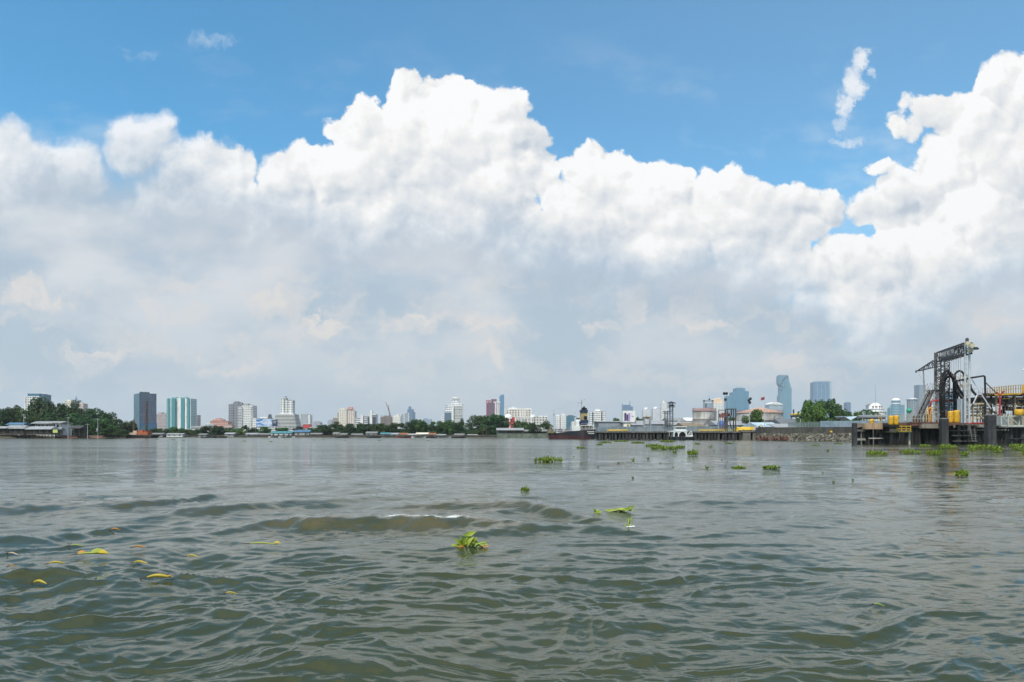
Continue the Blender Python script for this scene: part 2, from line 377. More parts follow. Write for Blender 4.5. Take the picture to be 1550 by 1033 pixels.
amp = (1 - calm) * patch * fade
Z *= amp; DX *= amp; DY *= amp
# wake ridges: (points as photo pixels of the foot, height, front width, back width)
RIDGES = [
 ([(300, 806), (380, 800), (450, 796), (600, 794), (700, 795), (770, 799), (860, 806)], 0.21, 0.45, 1.1),
 ([(-200, 778), (0, 774), (150, 770), (260, 762), (330, 752), (420, 741)], 0.15, 0.7, 1.8),
 ([(-100, 826), (60, 816), (200, 803), (300, 796), (400, 790)], 0.06, 0.45, 1.1),
 ([(180, 790), (280, 778), (400, 768), (480, 765), (540, 766)], 0.12, 0.6, 1.3),
 ([(540, 772), (640, 770), (720, 768), (790, 768), (850, 780), (900, 800)], 0.14, 0.5, 1.1),
 ([(480, 762), (560, 757), (640, 757), (700, 762)], 0.08, 0.6, 1.2),
 ([(690, 784), (760, 775), (800, 772), (900, 788), (980, 800)], 0.09, 0.4, 0.8),
 ([(960, 768), (1010, 763), (1100, 762), (1200, 761), (1290, 761), (1380, 763)], 0.08, 0.5, 1.0),
 ([(560, 722), (700, 719), (850, 717), (1000, 714), (1150, 713), (1300, 714), (1400, 716)], 0.08, 0.7, 1.4),
 ([(-100, 915), (0, 905), (100, 892), (170, 886), (230, 888)], 0.05, 0.25, 0.6),
 ([(-60, 880), (20, 874), (90, 872), (130, 876)], 0.07, 0.2, 0.4),
 ([(200, 745), (330, 738), (440, 735), (520, 740), (600, 748)], 0.07, 0.8, 1.8),
 ([(640, 812), (760, 806), (860, 800), (960, 806), (1060, 815)], 0.07, 0.3, 0.6),
]
foam = np.zeros_like(X); silt_ = np.zeros_like(X); turb = np.zeros_like(X)
for j, (pp, hgt, wf, wb) in enumerate(RIDGES):
    pw = [(at(p[0], HOR + 1, 1).x * water_y(p[1]), water_y(p[1])) for p in pp]
    xs = np.array([p[0] for p in pw]); ys = np.array([p[1] for p in pw])
    yc = np.interp(X, xs, ys) + (vnoise(X * 1.3 + j * 9, Y * 0 + 3, 5 + j) - 0.5) * 0.5 * wb
    L = xs[-1] - xs[0]
    taper = sstep(xs[0], xs[0] + 0.25 * L, X) * (1 - sstep(xs[-1] - 0.3 * L, xs[-1], X)) * (R[:, None] < 80) * (Y > 0)
    tl = taper * (0.72 + 0.46 * vnoise(X * 0.6 + 3 * j, X * 0 + j, 21 + j) + 0.05 * vnoise(X * 2.3 + 5 * j, Y * 0.7 + j, 31 + j))
    d = Y - yc
    prof = np.where(d < 0, np.exp(-(d / wf) ** 2), np.exp(-(d / wb) ** 2)) - 0.22 * np.exp(-((d + 2.2 * wf) / (1.3 * wf)) ** 2)
    Z += hgt * tl * prof
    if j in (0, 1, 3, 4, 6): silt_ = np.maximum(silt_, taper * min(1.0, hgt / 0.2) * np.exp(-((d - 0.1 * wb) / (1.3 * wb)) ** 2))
    turb = np.maximum(turb, taper * min(1.0, hgt / 0.15) * np.exp(-((d - 0.3 * wb) / (1.7 * wb)) ** 2))
    if j == 0:
        fx = (X / np.maximum(Y, 0.1)) * F + 775
        foam = np.maximum(foam, taper * np.exp(-((d - 0.06) / 0.17) ** 2) * sstep(540, 600, fx) * (1 - sstep(700, 745, fx)))
        foam = np.maximum(foam, 0.5 * taper * np.exp(-((d - 0.06) / 0.16) ** 2) * sstep(350, 400, fx) * (1 - sstep(470, 600, fx)))
# churned water around the wake: small steep chop
chop = np.zeros_like(X)
for k in range(60):
    lam = 0.14 * (0.6 / 0.14) ** rg.rand(); th = rg.rand() * 2 * PI
    chop += sstep(1.4, 2.6, lam / cell) * 0.018 * lam / (2 * PI) * 2.0 * np.sin((math.cos(th) * X + math.sin(th) * Y) * 2 * PI / lam + rg.rand() * 7)
Z += chop * turb
X2, Y2 = X + DX, Y + DY
vs = np.stack([X2, Y2, Z], -1).reshape(-1, 3)
ii = (np.arange(nr - 1)[:, None] * na + np.arange(na)[None, :]); jj = (np.arange(nr - 1)[:, None] * na + (np.arange(na)[None, :] + 1) % na)
faces = np.stack([ii, ii + na, jj + na, jj], -1).reshape(-1, 4)
me = bpy.data.meshes.new('water')
me.vertices.add(len(vs)); me.vertices.foreach_set('co', vs.astype(np.float32).ravel())
me.loops.add(faces.size); me.loops.foreach_set('vertex_index', faces.astype(np.int32).ravel())
me.polygons.add(len(faces)); me.polygons.foreach_set('loop_start', (np.arange(len(faces)) * 4).astype(np.int32))
me.update(calc_edges=True); me.polygons.foreach_set('use_smooth', [True] * len(faces)); me.validate()
if me.polygons[len(faces) // 2].normal.z < 0: me.flip_normals()
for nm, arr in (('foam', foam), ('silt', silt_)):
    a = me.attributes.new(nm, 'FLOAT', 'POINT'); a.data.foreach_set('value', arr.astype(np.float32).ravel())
water = bpy.data.objects.new('water', me); C.objects.link(water); tag(water, kind='structure')
wm = bpy.data.materials.new('river_water'); wm.use_nodes = True; t = wm.node_tree; N = NT(t); p = t.nodes['Principled BSDF']
pos = N.n('ShaderNodeNewGeometry').outputs['Position']
p.inputs['IOR'].default_value = 1.333; p.inputs['Specular IOR Level'].default_value = 0.5; p.inputs['Specular Tint'].default_value = (0.96, 1.0, 0.96, 1)
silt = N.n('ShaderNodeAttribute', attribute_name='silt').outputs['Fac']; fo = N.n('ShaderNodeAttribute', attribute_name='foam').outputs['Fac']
sn = N.noise(pos, 0.25, 4, 0.6)[0]
body = N.mix(N.rng(sn, 0.35, 0.7), (0.034, 0.042, 0.018), (0.043, 0.049, 0.022))
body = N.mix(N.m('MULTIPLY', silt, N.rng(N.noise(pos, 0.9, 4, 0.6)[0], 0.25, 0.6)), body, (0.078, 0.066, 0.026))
fn = N.m('ADD', N.m('MULTIPLY', N.noise(pos, 3.0, 3, 0.6)[0], 0.5), N.m('MULTIPLY', N.noise(pos, 22.0, 4, 0.7)[0], 0.5))
fmask = N.m('MULTIPLY', N.rng(N.m('ADD', fn, N.m('MULTIPLY', fo, 0.42)), 0.70, 0.95), N.m('MULTIPLY', N.rng(fo, 0.05, 0.2), N.rng(N.noise(N.vm('MULTIPLY', pos, (1, .6, 1)), 5.5, 4, 0.65)[0], 0.34, 0.54)))
speck = N.m('MULTIPLY', N.rng(N.vor(pos, 11.0, dim='3D')['Distance'], 0.10, 0.05), N.m('MULTIPLY', N.rng(silt, 0.3, 0.8), N.rng(N.noise(pos, 1.3, 3, 0.6)[0], 0.50, 0.62)))
fm = N.m('MAXIMUM', fmask, N.m('MULTIPLY', speck, 0.8))
N.put(p.inputs['Base Color'], N.mix(fm, body, (0.62, 0.63, 0.60)))
dist = N.vm('LENGTH', pos)
N.put(p.inputs['Roughness'], N.mixf(fm, N.rng(dist, 8, 160, 0.03, 0.14, 'LINEAR'), 0.7))
# ripples finer than the mesh carries, at every distance its own size
r1 = N.noise(N.vm('MULTIPLY', pos, (0.6, 1.0, 1.0)), 4.0, 5, 0.6)[0]
r2 = N.noise(N.vm('MULTIPLY', pos, (0.45, 1.0, 1.0)), 0.9, 4, 0.6)[0]
r3 = N.noise(N.vm('MULTIPLY', pos, (0.4, 1.0, 1.0)), 0.16, 3, 0.6)[0]
lake = N.rng(N.noise(N.vm('MULTIPLY', pos, (0.35, 1.0, 1.0)), 0.045, 4, 0.6)[0], 0.36, 0.62, 0.25, 1.0)
hgt = N.m('ADD', N.m('MULTIPLY', r1, N.rng(dist, 4, 45, 0.036, 0.006)), N.m('ADD', N.m('MULTIPLY', r2, N.rng(dist, 8, 36, 0.012, 0.19)), N.m('MULTIPLY', r3, N.rng(dist, 45, 140, 0.0, 0.46))))
bp = N.n('ShaderNodeBump'); bp.inputs['Strength'].default_value = 1.0; bp.inputs['Distance'].default_value = 1.0
N.put(bp.inputs['Height'], N.m('MULTIPLY', hgt, lake)); t.links.new(bp.outputs[0], p.inputs['Normal'])
me.materials.append(wm)

# ---------------------------------------------------------------- land: one sheet behind the banks
BANK = [(-500, 664.2), (-150, 664.0), (0, 663.9), (100, 663.6), (190, 663.3), (222, 662.4), (330, 662.4), (480, 662.6), (620, 662.8), (730, 663.0), (830, 663.4), (905, 664.2), (1000, 664.4), (1128, 664.6), (1150, 667.1), (1200, 667.6), (1295, 668.6), (1420, 670.0), (1600, 671.0), (1900, 671.5)]
def bank_pt(px, back=0.0):
    py = np.interp(px, [b[0] for b in BANK], [b[1] for b in BANK]); yb = water_y(py)
    return Vector((wx(px, yb), yb, 0)) * ((yb + back) / yb)
gb = MB(); nb = 160; cols = []
for i in range(nb + 1):
    px = -500 + 2400 * i / nb; col = []
    for back, z in ((-1.5, -0.6), (0.0, 0.15), (2.2, 1.0), (5, 1.25), (16, 1.3), (60, 1.35), (200, 1.4), (700, 1.5), (2500, 1.5), (6900, 1.5)):
        q = bank_pt(px, back); col.append((q.x, q.y, z + (mnoise.noise(Vector((q.x * .21, q.y * .2, 3))) * 0.35 if 0 <= back < 100 else 0)))
    cols.append(col)
m = len(cols[0])
gb.add([v for c in cols for v in c], [(i * m + k, (i + 1) * m + k, (i + 1) * m + k + 1, i * m + k + 1) for i in range(nb) for k in range(m - 1)], True)
ground = gb.build('ground', mat('bank_earth', (0.075, 0.062, 0.045), 0.95, var=0.35, vscale=0.6, dirt=(0.06, 0.075, 0.03), dscale=0.25))
tag(ground, kind='structure')
# ---------------------------------------------------------------- facades
def fac(name, wall=None, glass=(0.035, 0.05, 0.065), fh=3.3, bay=3.0, zf=0.5, xf=0.6, grough=0.15, wrough=0.7, zoff=0.3, lit=0.35):
    """wall with a regular grid of windows; zf / xf = share of each storey / bay that is glass (xf >= 1: ribbon windows, zf >= 1: full-height strips)"""
    if name in MATS: return MATS[name]
    m = bpy.data.materials.new(name); m.use_nodes = True; t = m.node_tree; N = NT(t); p = t.nodes['Principled BSDF']
    co_ = N.n('ShaderNodeTexCoord').outputs['Object']; x, y, z = N.sep(co_)
    nx, ny, nz = N.sep(N.n('ShaderNodeTexCoord').outputs['Normal'])
    h = N.mixf(N.m('GREATER_THAN', N.m('ABSOLUTE', nx), 0.6), x, y)
    cz = N.m('DIVIDE', z, fh); cx = N.m('ADD', N.m('DIVIDE', h, bay), 0.5)
    fz, fx = N.m('FRACT', cz), N.m('FRACT', cx)
    win = N.m('LESS_THAN', N.m('ABSOLUTE', N.m('SUBTRACT', fz, 0.5 + 0.0 * zoff)), zf / 2)
    win = N.m('MULTIPLY', win, N.m('LESS_THAN', N.m('ABSOLUTE', N.m('SUBTRACT', fx, 0.5)), xf / 2))
    win = N.m('MULTIPLY', win, N.m('LESS_THAN', N.m('ABSOLUTE', nz), 0.5))
    cell = N.xyz(N.m('FLOOR', cx), N.m('FLOOR', cz), N.m('MULTIPLY', nx, 3.0))
    wn = N.n('ShaderNodeTexWhiteNoise', noise_dimensions='3D'); N.put(wn.inputs['Vector'], cell); r = wn.outputs['Value']
    g = N.mix(N.m('MULTIPLY', N.m('POWER', r, 2.0), lit), glass, tuple(0.45 * a + 0.25 for a in wall))
    dn = N.noise(N.vm('MULTIPLY', co_, (1, 1, 0.15)), 0.35, 5, 0.6)[0]
    w = N.mix(N.rng(dn, 0.45, 0.75), wall, tuple(a * 0.74 for a in wall))
    N.put(p.inputs['Base Color'], N.mix(win, w, g)); N.put(p.inputs['Roughness'], N.mixf(win, wrough, grough))
    MATS[name] = m; return m
WHITE = (0.72, 0.72, 0.70); CREAM = (0.70, 0.65, 0.54)
Mw = mat('white_render', (0.74, 0.74, 0.72), 0.7, var=0.06, vscale=0.2, dirt=(0.45, 0.44, 0.41), dscale=0.3, streak=True)
Mcream = mat('cream_render', (0.68, 0.63, 0.52), 0.7, var=0.06, vscale=0.2, dirt=(0.4, 0.37, 0.3), dscale=0.3, streak=True)
Mgrey = mat('grey_concrete', (0.30, 0.30, 0.29), 0.85, var=0.15, vscale=0.3, dirt=(0.15, 0.15, 0.14), dscale=0.5, streak=True)
Mdark = mat('dark_plant', (0.06, 0.075, 0.085), 0.6)
Mred = mat('red_paint', (0.52, 0.06, 0.045), 0.5, var=0.15, vscale=1.5)
Mteal = mat('teal_paint', (0.06, 0.28, 0.28), 0.4)
Mblue = mat('blue_glass', (0.05, 0.17, 0.25), 0.15, spec=0.8)
Msteel = mat('grey_steel', (0.28, 0.29, 0.30), 0.5, var=0.2, vscale=2.0)
Msilver = mat('galvanised_steel', (0.52, 0.54, 0.56), 0.4, metal=0.3, var=0.15, vscale=1.5)
Mblack = mat('black_rubber', (0.008, 0.008, 0.009), 0.6, spec=0.2)
Mrust = mat('rusty_steel', (0.14, 0.075, 0.05), 0.85, var=0.4, vscale=1.2)

ZG = 1.3
class Bld:
    """a building measured in photo pixels at distance Y"""
    def __init__(s, name, label, cat, px, Y, group=None, yaw=0.0):
        s.px, s.Y = px, Y; s.root = thing(name, label, cat, (wx(px, Y), Y, ZG), math.radians(yaw), group)
    def X(s, px): return wl(px - s.px, s.Y)
    def Z(s, py): return wz(py, s.Y) - ZG
    def part(s, name, m, boxes, parent=None, extra=None):
        """boxes: (px0, px1, py_top, py_bottom or None, y0, y1)"""
        b = MB()
        for (a0, a1, t, bt, y0, y1) in boxes:
            b.box(s.X(a0), s.X(a1), y0, y1, s.Z(bt) if bt is not None else -0.5, s.Z(t))
        if extra: extra(b)
        return b.build(name, m, parent or s.root)

# --- left bank skyline
b = Bld('apartment_tower', 'white gridded tower with a blue glass top storey rising behind the left bank trees', 'tower', 50, 1300)
b.part('wall', fac('f_whitegrid', WHITE, zf=0.55, xf=0.62, bay=4.2, fh=4.0), [(38, 59, 600, None, 0, 26), (58, 63, 612, None, 4, 26)])
b.part('roof_storey', mat('blue_crown', (0.04, 0.13, 0.20), 0.25), [(41, 59, 596, 600, 1, 25), (58.2, 63, 597, 611.8, 5, 27)])
b.part('pilaster', Mw, [(37.4, 39, 600.5, None, -1, 0), (47.8, 49.2, 600.5, None, -1, 0), (58, 59.4, 600.5, None, -1, 0)])
b = Bld('apartment_tower', 'cream tower top peeking over the dark trees of the left bank', 'tower', 103, 1500)
b.part('wall', fac('f_cream', CREAM), [(98, 107.5, 608, None, 0, 18)]); b.part('roof_storey', Mcream, [(100, 106, 605, 608, 3, 14)])
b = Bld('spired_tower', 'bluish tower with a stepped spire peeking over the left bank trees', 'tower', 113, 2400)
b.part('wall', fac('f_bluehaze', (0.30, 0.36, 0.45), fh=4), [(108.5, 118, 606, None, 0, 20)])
def e(m_): m_.lathe([(4.2, 0), (3.8, 6), (2.0, 7), (1.6, 12), (0.5, 13), (0.1, 20)], (0, 8, b.Z(606)), 8, False)
b.part('spire', mat('spire_blue', (0.20, 0.26, 0.36), 0.5), [], extra=e)
b = Bld('apartment_tower', 'narrow pinkish beige tower peeking right of the cream one above the trees', 'tower', 122, 1500)
b.part('wall', fac('f_pinkbeige', (0.62, 0.50, 0.45)), [(118.5, 126, 611, None, 0, 16)]); b.part('roof_storey', Mcream, [(119.5, 123, 609.5, 611, 3, 10)])

b = Bld('office_tower', 'dark blue glass office slab with teal side, tallest on the left side', 'tower', 211.5, 1100, yaw=38)
w0, w1, h_ = 0.0, 23.3, b.Z(596.5)
MB_ = MB(); MB_.box(w0, w1, 0, 41, -0.5, h_)
MB_.build('wall', fac('f_darkgrid', (0.085, 0.115, 0.18), (0.022, 0.045, 0.09), fh=4.0, bay=3.2, zf=0.72, xf=0.80, lit=0.2, grough=0.3), b.root)
MB_ = MB(); MB_.box(w0 - 0.5, w0 - 0.05, -0.4, 41.4, -0.5, h_ + 1.2); MB_.build('side_cladding', mat('teal_side', (0.012, 0.10, 0.15), 0.3), b.root)
MB_ = MB(); MB_.box(w0 + 1, w1 - 0.5, -0.7, -0.05, 2, b.Z(640.5)); MB_.box(w1 + 0.05, w1 + 0.6, -0.4, 41, 2, b.Z(640.5)); MB_.build('lower_band', mat('band_blue', (0.03, 0.11, 0.22), 0.25), b.root)
MB_ = MB(); MB_.box(w0 + 2, w1 - 8, 4, 30, h_, h_ + 1.6)
for k in range(5): MB_.lathe([(1.5, 0), (1.7, 1.0), (1.5, 1.9), (0.5, 2.2)], (w0 + 3 + k * 2.6, 8 + 3 * (k % 2), h_ + 1.6), 10)
MB_.build('cooling_unit', Mdark, b.root)
MB_ = MB(); MB_.box(w0 + .1, w1, 0.1, 1.0, h_, h_ + 1); MB_.build('parapet', mat('teal_side'), b.root)
b = Bld('apartment_block', 'pinkish grey apartment block between the dark slab and the teal towers', 'apartment block', 243, 1700)
b.part('wall', fac('f_pinkgrey', (0.46, 0.38, 0.38), zf=0.45), [(235, 251.5, 627, None, 0, 24), (238, 244, 624.5, 627, 4, 16)])
b.part('roof_storey', Mgrey, [(246, 250, 625.6, 627, 5, 14)])
b = Bld('apartment_tower', 'broad teal and white striped twin tower right of the dark slab', 'tower', 271, 1400)
b.part('wall', fac('f_tealwhite', (0.46, 0.60, 0.58), (0.10, 0.30, 0.32), zf=0.62, xf=0.7, bay=3.4, lit=0.5), [(252, 266, 603.5, None, 0, 26), (266, 272.5, 602.6, None, 3, 26), (272.5, 289, 603.5, None, 0, 26)])
b.part('pilaster', mat('teal_strip', (0.055, 0.24, 0.27), 0.35), [(254, 256.4, 603, None, -1.6, 0), (260.5, 265.5, 603, None, -1.8, 0), (274.5, 279.5, 603, None, -1.8, 0), (284.5, 287, 603, None, -1.6, 0)])
b.part('roof_storey', mat('teal_cap', (0.22, 0.40, 0.42), 0.5), [(258, 265, 601.2, 603.5, 4, 16), (267, 270.5, 601.6, 602.6, 6, 16), (274.5, 280, 601, 603.5, 4, 16)])
b.part('pale_strip', Mw, [(268, 270.5, 603.4, None, 2, 2.9), (270.8, 274, 602.8, None, -1, -0.1), (280.3, 283, 603.6, None, -1.2, -0.1)])
b = Bld('apartment_block', 'slim greyish pink block right beside the teal towers', 'apartment block', 293, 1800)
b.part('wall', fac('f_pinkgrey'), [(289.5, 298.5, 628.5, None, 0, 20)]); b.part('roof_storey', Mgrey, [(291, 294, 627.2, 628.5, 4, 10)])
b = Bld('warehouse', 'long low white building with stepped roofs left of the salmon block', 'building', 306, 700)
b.part('wall', fac('f_whitelow', WHITE, zf=0.35, xf=0.5), [(291, 330, 647, None, 0, 14), (308, 317, 642, 647, 3, 11), (284, 291, 650, None, 2, 14)])
b.part('roof', Mw, [(290, 331, 646, 647, -1, 15), (307, 318, 641.4, 642, 2, 12)])
b = Bld('apartment_block', 'salmon pink stepped apartment block', 'apartment block', 330, 1300)
b.part('wall', fac('f_salmon', (0.60, 0.30, 0.24), zf=0.42, xf=0.45), [(318, 345, 638, None, 0, 22), (321, 336, 635, 638, 2, 18), (325, 332, 633.4, 635, 4, 14)])
b.part('roof', mat('salmon_roof', (0.55, 0.33, 0.27), 0.7), [(317.5, 345.5, 637.4, 638, -0.5, 0.6)])
b = Bld('apartment_block', 'low pinkish building stretching right of the salmon block', 'building', 345, 1200)
b.part('wall', fac('f_pinklow', (0.58, 0.42, 0.37), zf=0.4), [(340, 351, 643.2, None, 0, 14)])
b = Bld('apartment_tower', 'grey tower with ragged roof, left of the white balconied twin', 'tower', 358, 1450)
b.part('wall', fac('f_greytower', (0.25, 0.25, 0.28), (0.07, 0.08, 0.10), zf=0.5, xf=0.75, bay=3.6, lit=0.25), [(346, 353, 612, None, 0, 24), (353, 361, 609, None, 1, 24), (361, 366, 611, None, 2, 24)])
b.part('roof_storey', Mgrey, [(348, 352, 611, 612, 6, 12), (353, 358, 607.6, 609, 4, 12), (359.5, 361, 608, 609, 6, 10), (362, 365, 610, 611, 5, 12)])
b = Bld('apartment_tower', 'white tower with rows of curved balconies joined to the grey tower', 'tower', 373, 1400)
b.part('wall', fac('f_whitebalc', WHITE, (0.16, 0.17, 0.19), zf=0.45, xf=0.72, bay=3.2), [(366, 382.5, 614, None, 1, 24)])
b.part('balcony', Mw, [(360.5, 367, y, y + 0.9, -1.5, 3) for y in np.arange(616, 648, 2.35)] )
b.part('side_balcony', Mw, [(379, 383.5, y, y + 0.9, -1.5, 3) for y in np.arange(616, 648, 2.35)])
b.part('roof_storey', Mgrey, [(367, 374, 611.2, 614, 5, 16), (376, 379, 612.6, 614, 6, 14)])
b = Bld('apartment_block', 'small white block between the twin towers and the blue billboard', 'building', 385, 1200)
b.part('wall', fac('f_whitelow'), [(382.5, 388, 633.5, None, 0, 12)]); b.part('roof', Mgrey, [(383.5, 386, 632.7, 633.5, 3, 8)])
b = Bld('office_building', 'white office with a dark rooftop box behind the blue billboard', 'building', 405, 1150)
b.part('wall', fac('f_whiteribbon', WHITE, zf=0.45, xf=1.1), [(389, 417, 633.5, None, 0, 20), (393, 404, 632, 633.5, 3, 12)])
b.part('roof_sign', Mdark, [(405.5, 409.5, 627.5, 631, 2, 5), (404.8, 410, 631, 633.5, 2, 6)])
# billboards
bm_ = bpy.data.materials.new('billboard_print'); bm_.use_nodes = True; N = NT(bm_.node_tree)
oc = N.n('ShaderNodeTexCoord').outputs['Object']
nz_ = N.noise(N.vm('MULTIPLY', oc, (0.09, 0.1, 0.22)), 1.0, 2, 0.5, dist=0.6)[0]
r_ = N.n('ShaderNodeValToRGB'); N.put(r_.inputs[0], nz_)
for e_, (q, c) in zip([r_.color_ramp.elements[0], r_.color_ramp.elements.new(0.45), r_.color_ramp.elements.new(0.55), r_.color_ramp.elements[-1]], [(0.36, (0.03, 0.16, 0.42)), (0.45, (0.20, 0.36, 0.62)), (0.53, (0.62, 0.68, 0.76)), (0.68, (0.22, 0.26, 0.48))]): e_.position = q; e_.color = c + (1,)
N.put(bm_.node_tree.nodes['Principled BSDF'].inputs['Base Color'], r_.outputs[0])
b = Bld('billboard', 'large blue and white billboard beside the striped white terrace building', 'billboard', 400, 900)
b.part('panel', bm_, [(388, 411.5, 634.5, 646, 0, 0.8)])
b.part('frame', Msteel, [(387.6, 388, 634.2, 646.3, 0, 1), (411.5, 411.9, 634.2, 646.3, 0, 1), (387.6, 411.9, 646.0, 646.4, 0.1, 1)])
for x in (391, 399, 407): b.part('post', Msteel, [(x, x + 0.5, 646.4, None, 0.2, 0.8)])
b = Bld('billboard', 'small dark navy billboard at the right end of the blue one', 'billboard', 416, 880)
b.part('panel', mat('navy_print', (0.025, 0.04, 0.10), 0.4, var=0.5, vscale=0.25), [(412.2, 420, 636, 645.5, 0, 0.8)])
b.part('post', Msteel, [(413.5, 414, 645.5, None, 0.2, 0.6), (418.5, 419, 645.5, None, 0.2, 0.6)])
b.part('caption', mat('print_white', (0.6, 0.63, 0.68), 0.5), [(413.4, 418.8, 638.4, 639.0, -0.1, -0.02), (413.4, 417.6, 640.2, 640.7, -0.1, -0.02)])

b = Bld('terraced_building', 'white terraced building with dark ribbon windows and a tower carrying a dish', 'building', 432, 1000)
dkw = mat('ribbon_glass', (0.045, 0.055, 0.065), 0.2)
wall, glass = [], []
for k in range(11):
    y = 627.2 + k * 2.12; grow = k * 0.42
    wall.append((414.5 + (0 if k > 1 else 0.6), 445 + grow, y, y + 0.95, 0.4 * (10 - k) * 0.4, 26)); glass.append((415.2, 444.2 + grow, y + 0.95, y + 2.12, 0.8 + 0.4 * (10 - k) * 0.4, 25.6))
b.part('wall', Mw, wall); b.part('window_band', dkw, glass)
b.part('tower_wall', fac('f_whitetower', WHITE, (0.12, 0.13, 0.14), zf=0.5, xf=0.5, bay=3.5), [(423, 428.5, 604, 627, 5, 17), (428.5, 433, 606, 627, 7, 18), (434.5, 441, 607, 627, 5, 17), (431, 436, 607.5, 627, 8.5, 18), (421.8, 442, 626, 627.2, 4, 19)])
b.part('roof_storey', Mgrey, [(425, 431, 602.2, 606, 8, 14), (433, 441.4, 606, 607, 6, 16), (432.5, 436.5, 605, 606, 8, 14)])
def e(m_):
    m_.bar((b.X(429), 10, b.Z(602.2)), (b.X(430.2), 10, b.Z(599)), 0.4)
    m_.lathe([(0.2, 0), (1.4, 0.25), (2.0, 0.8)], (b.X(429.5), 9.5, b.Z(600.8)), 12)
b.part('dish', Msteel, [], extra=e)
b = Bld('office_tower', 'pale grey tower with white edges right of the terraced building', 'tower', 460, 1700)
b.part('wall', fac('f_palegrey', (0.42, 0.44, 0.47), (0.13, 0.16, 0.20), zf=0.6, xf=0.5), [(454.5, 466, 627, None, 0, 22)])
b.part('side_wall', Mw, [(452, 454.5, 628, None, 1, 22), (466, 469, 628, None, 1, 22)])
b = Bld('shop_building', 'small building with a bright red front below the pale grey tower', 'building', 463, 700)
b.part('wall', mat('shop_red', (0.55, 0.06, 0.06), 0.5, var=0.1, vscale=0.3), [(458.5, 467.5, 642.5, 648, 0, 10)])
b.part('base_wall', Mw, [(458, 485, 647.5, None, 1, 12)]); b.part('roof', Mw, [(458, 468, 641.9, 642.5, -0.5, 10.5), (468, 486, 646.8, 647.5, 0, 13)])
b = Bld('office_block', 'faint grey block with a flat roof rail between red shop and wooded bank', 'building', 479, 2300)
b.part('wall', fac('f_faint', (0.40, 0.42, 0.46), zf=0.5, fh=4), [(473.5, 485, 639.5, None, 0, 25)]); b.part('roof_storey', Mgrey, [(475, 483, 638, 639.5, 4, 15)])
b = Bld('office_block', 'faint pale block half hidden behind trees, left of the cream towers', 'building', 499, 2300)
b.part('wall', fac('f_faint'), [(496, 502.5, 636.5, None, 0, 25)]); b.part('roof_storey', Mgrey, [(498, 501, 635.5, 636.5, 4, 15)])
b = Bld('apartment_block', 'brownish stepped block at the left foot of the cream twin towers', 'apartment block', 509, 1500)
b.part('wall', fac('f_brownstep', (0.36, 0.31, 0.29), zf=0.5), [(504, 515, 633, None, 0, 18), (510, 514, 625, 633, 4, 16)]); b.part('roof', Mcream, [(503.6, 512, 632.2, 633, -0.5, 6)])
b = Bld('apartment_tower', 'broad cream tower with brown shaded side, left of the red crowned one', 'tower', 519, 1450)
b.part('wall', fac('f_creamtower', (0.70, 0.66, 0.56), (0.22, 0.16, 0.13), zf=0.45, xf=0.5, bay=4.4), [(513, 524.5, 619.2, None, 0, 22), (512, 513, 622, None, 3, 20)])
b.part('roof_storey', Mcream, [(515, 521, 618, 619.2, 4, 14)])
b = Bld('apartment_tower', 'cream and brown ribbed tower crowned with a red rooftop sign', 'tower', 532, 1430)
b.part('wall', fac('f_creamrib', (0.70, 0.64, 0.57), (0.28, 0.14, 0.11), zf=0.9, xf=0.42, bay=3.4), [(526, 536.5, 622, None, 0, 20), (528.5, 534, 619.5, 622, 3, 16)])
b.part('roof_sign', mat('sign_red', (0.62, 0.12, 0.10), 0.5), [(527.3, 534.3, 616.6, 620, 1, 1.8)])
b.part('sign_panel', mat('sign_pale', (0.75, 0.62, 0.58), 0.5), [(529, 532.6, 617.7, 618.9, 0.7, 0.95)])
b = Bld('apartment_block', 'white block with dark horizontal bands right of the cream towers', 'apartment block', 542, 1300)
b.part('wall', fac('f_whiteribbon'), [(538, 545.5, 633.5, None, 0, 16)]); b.part('roof', Mw, [(537.7, 545.8, 632.8, 633.5, -0.4, 4)])
b = Bld('apartment_block', 'wide white and grey banded block with slab walls and a tall white stair tower', 'apartment block', 557, 1300)
b.part('wall', fac('f_greyribbon', (0.55, 0.56, 0.58), (0.10, 0.11, 0.14), zf=0.55, xf=1.1), [(550, 562, 629.5, None, 1, 18), (563.5, 569, 628.5, None, 1, 18)])
b.part('slab_wall', Mw, [(545.6, 549.6, 628, None, -1, 16), (559.6, 563.4, 623.5, None, -0.5, 16), (560.4, 562.6, 621.8, 623.5, 2, 10), (557.5, 569.4, 627, 628.4, -0.2, 17)])
b.part('dark_panel', mat('panel_navy', (0.05, 0.055, 0.075), 0.4), [(564, 568.6, 632, 648, 0.2, 0.9), (556.5, 559, 632, 648, 0.2, 0.9)])
b = Bld('unfinished_building', 'unfinished brown grey concrete building with ragged top floors', 'building', 585, 1600)
b.part('wall', fac('f_unfinished', (0.30, 0.26, 0.25), (0.10, 0.085, 0.085), zf=0.6, xf=0.6, bay=4), [(576, 594, 631.5, None, 0, 22), (580, 590, 629.5, 631.5, 3, 18)])
b.part('scaffold', Mrust, [(x, x + 0.5, 628.6 + (i % 3) * 0.7, None, -1, -0.4) for i, x in enumerate(np.arange(576.5, 594, 2.2))])
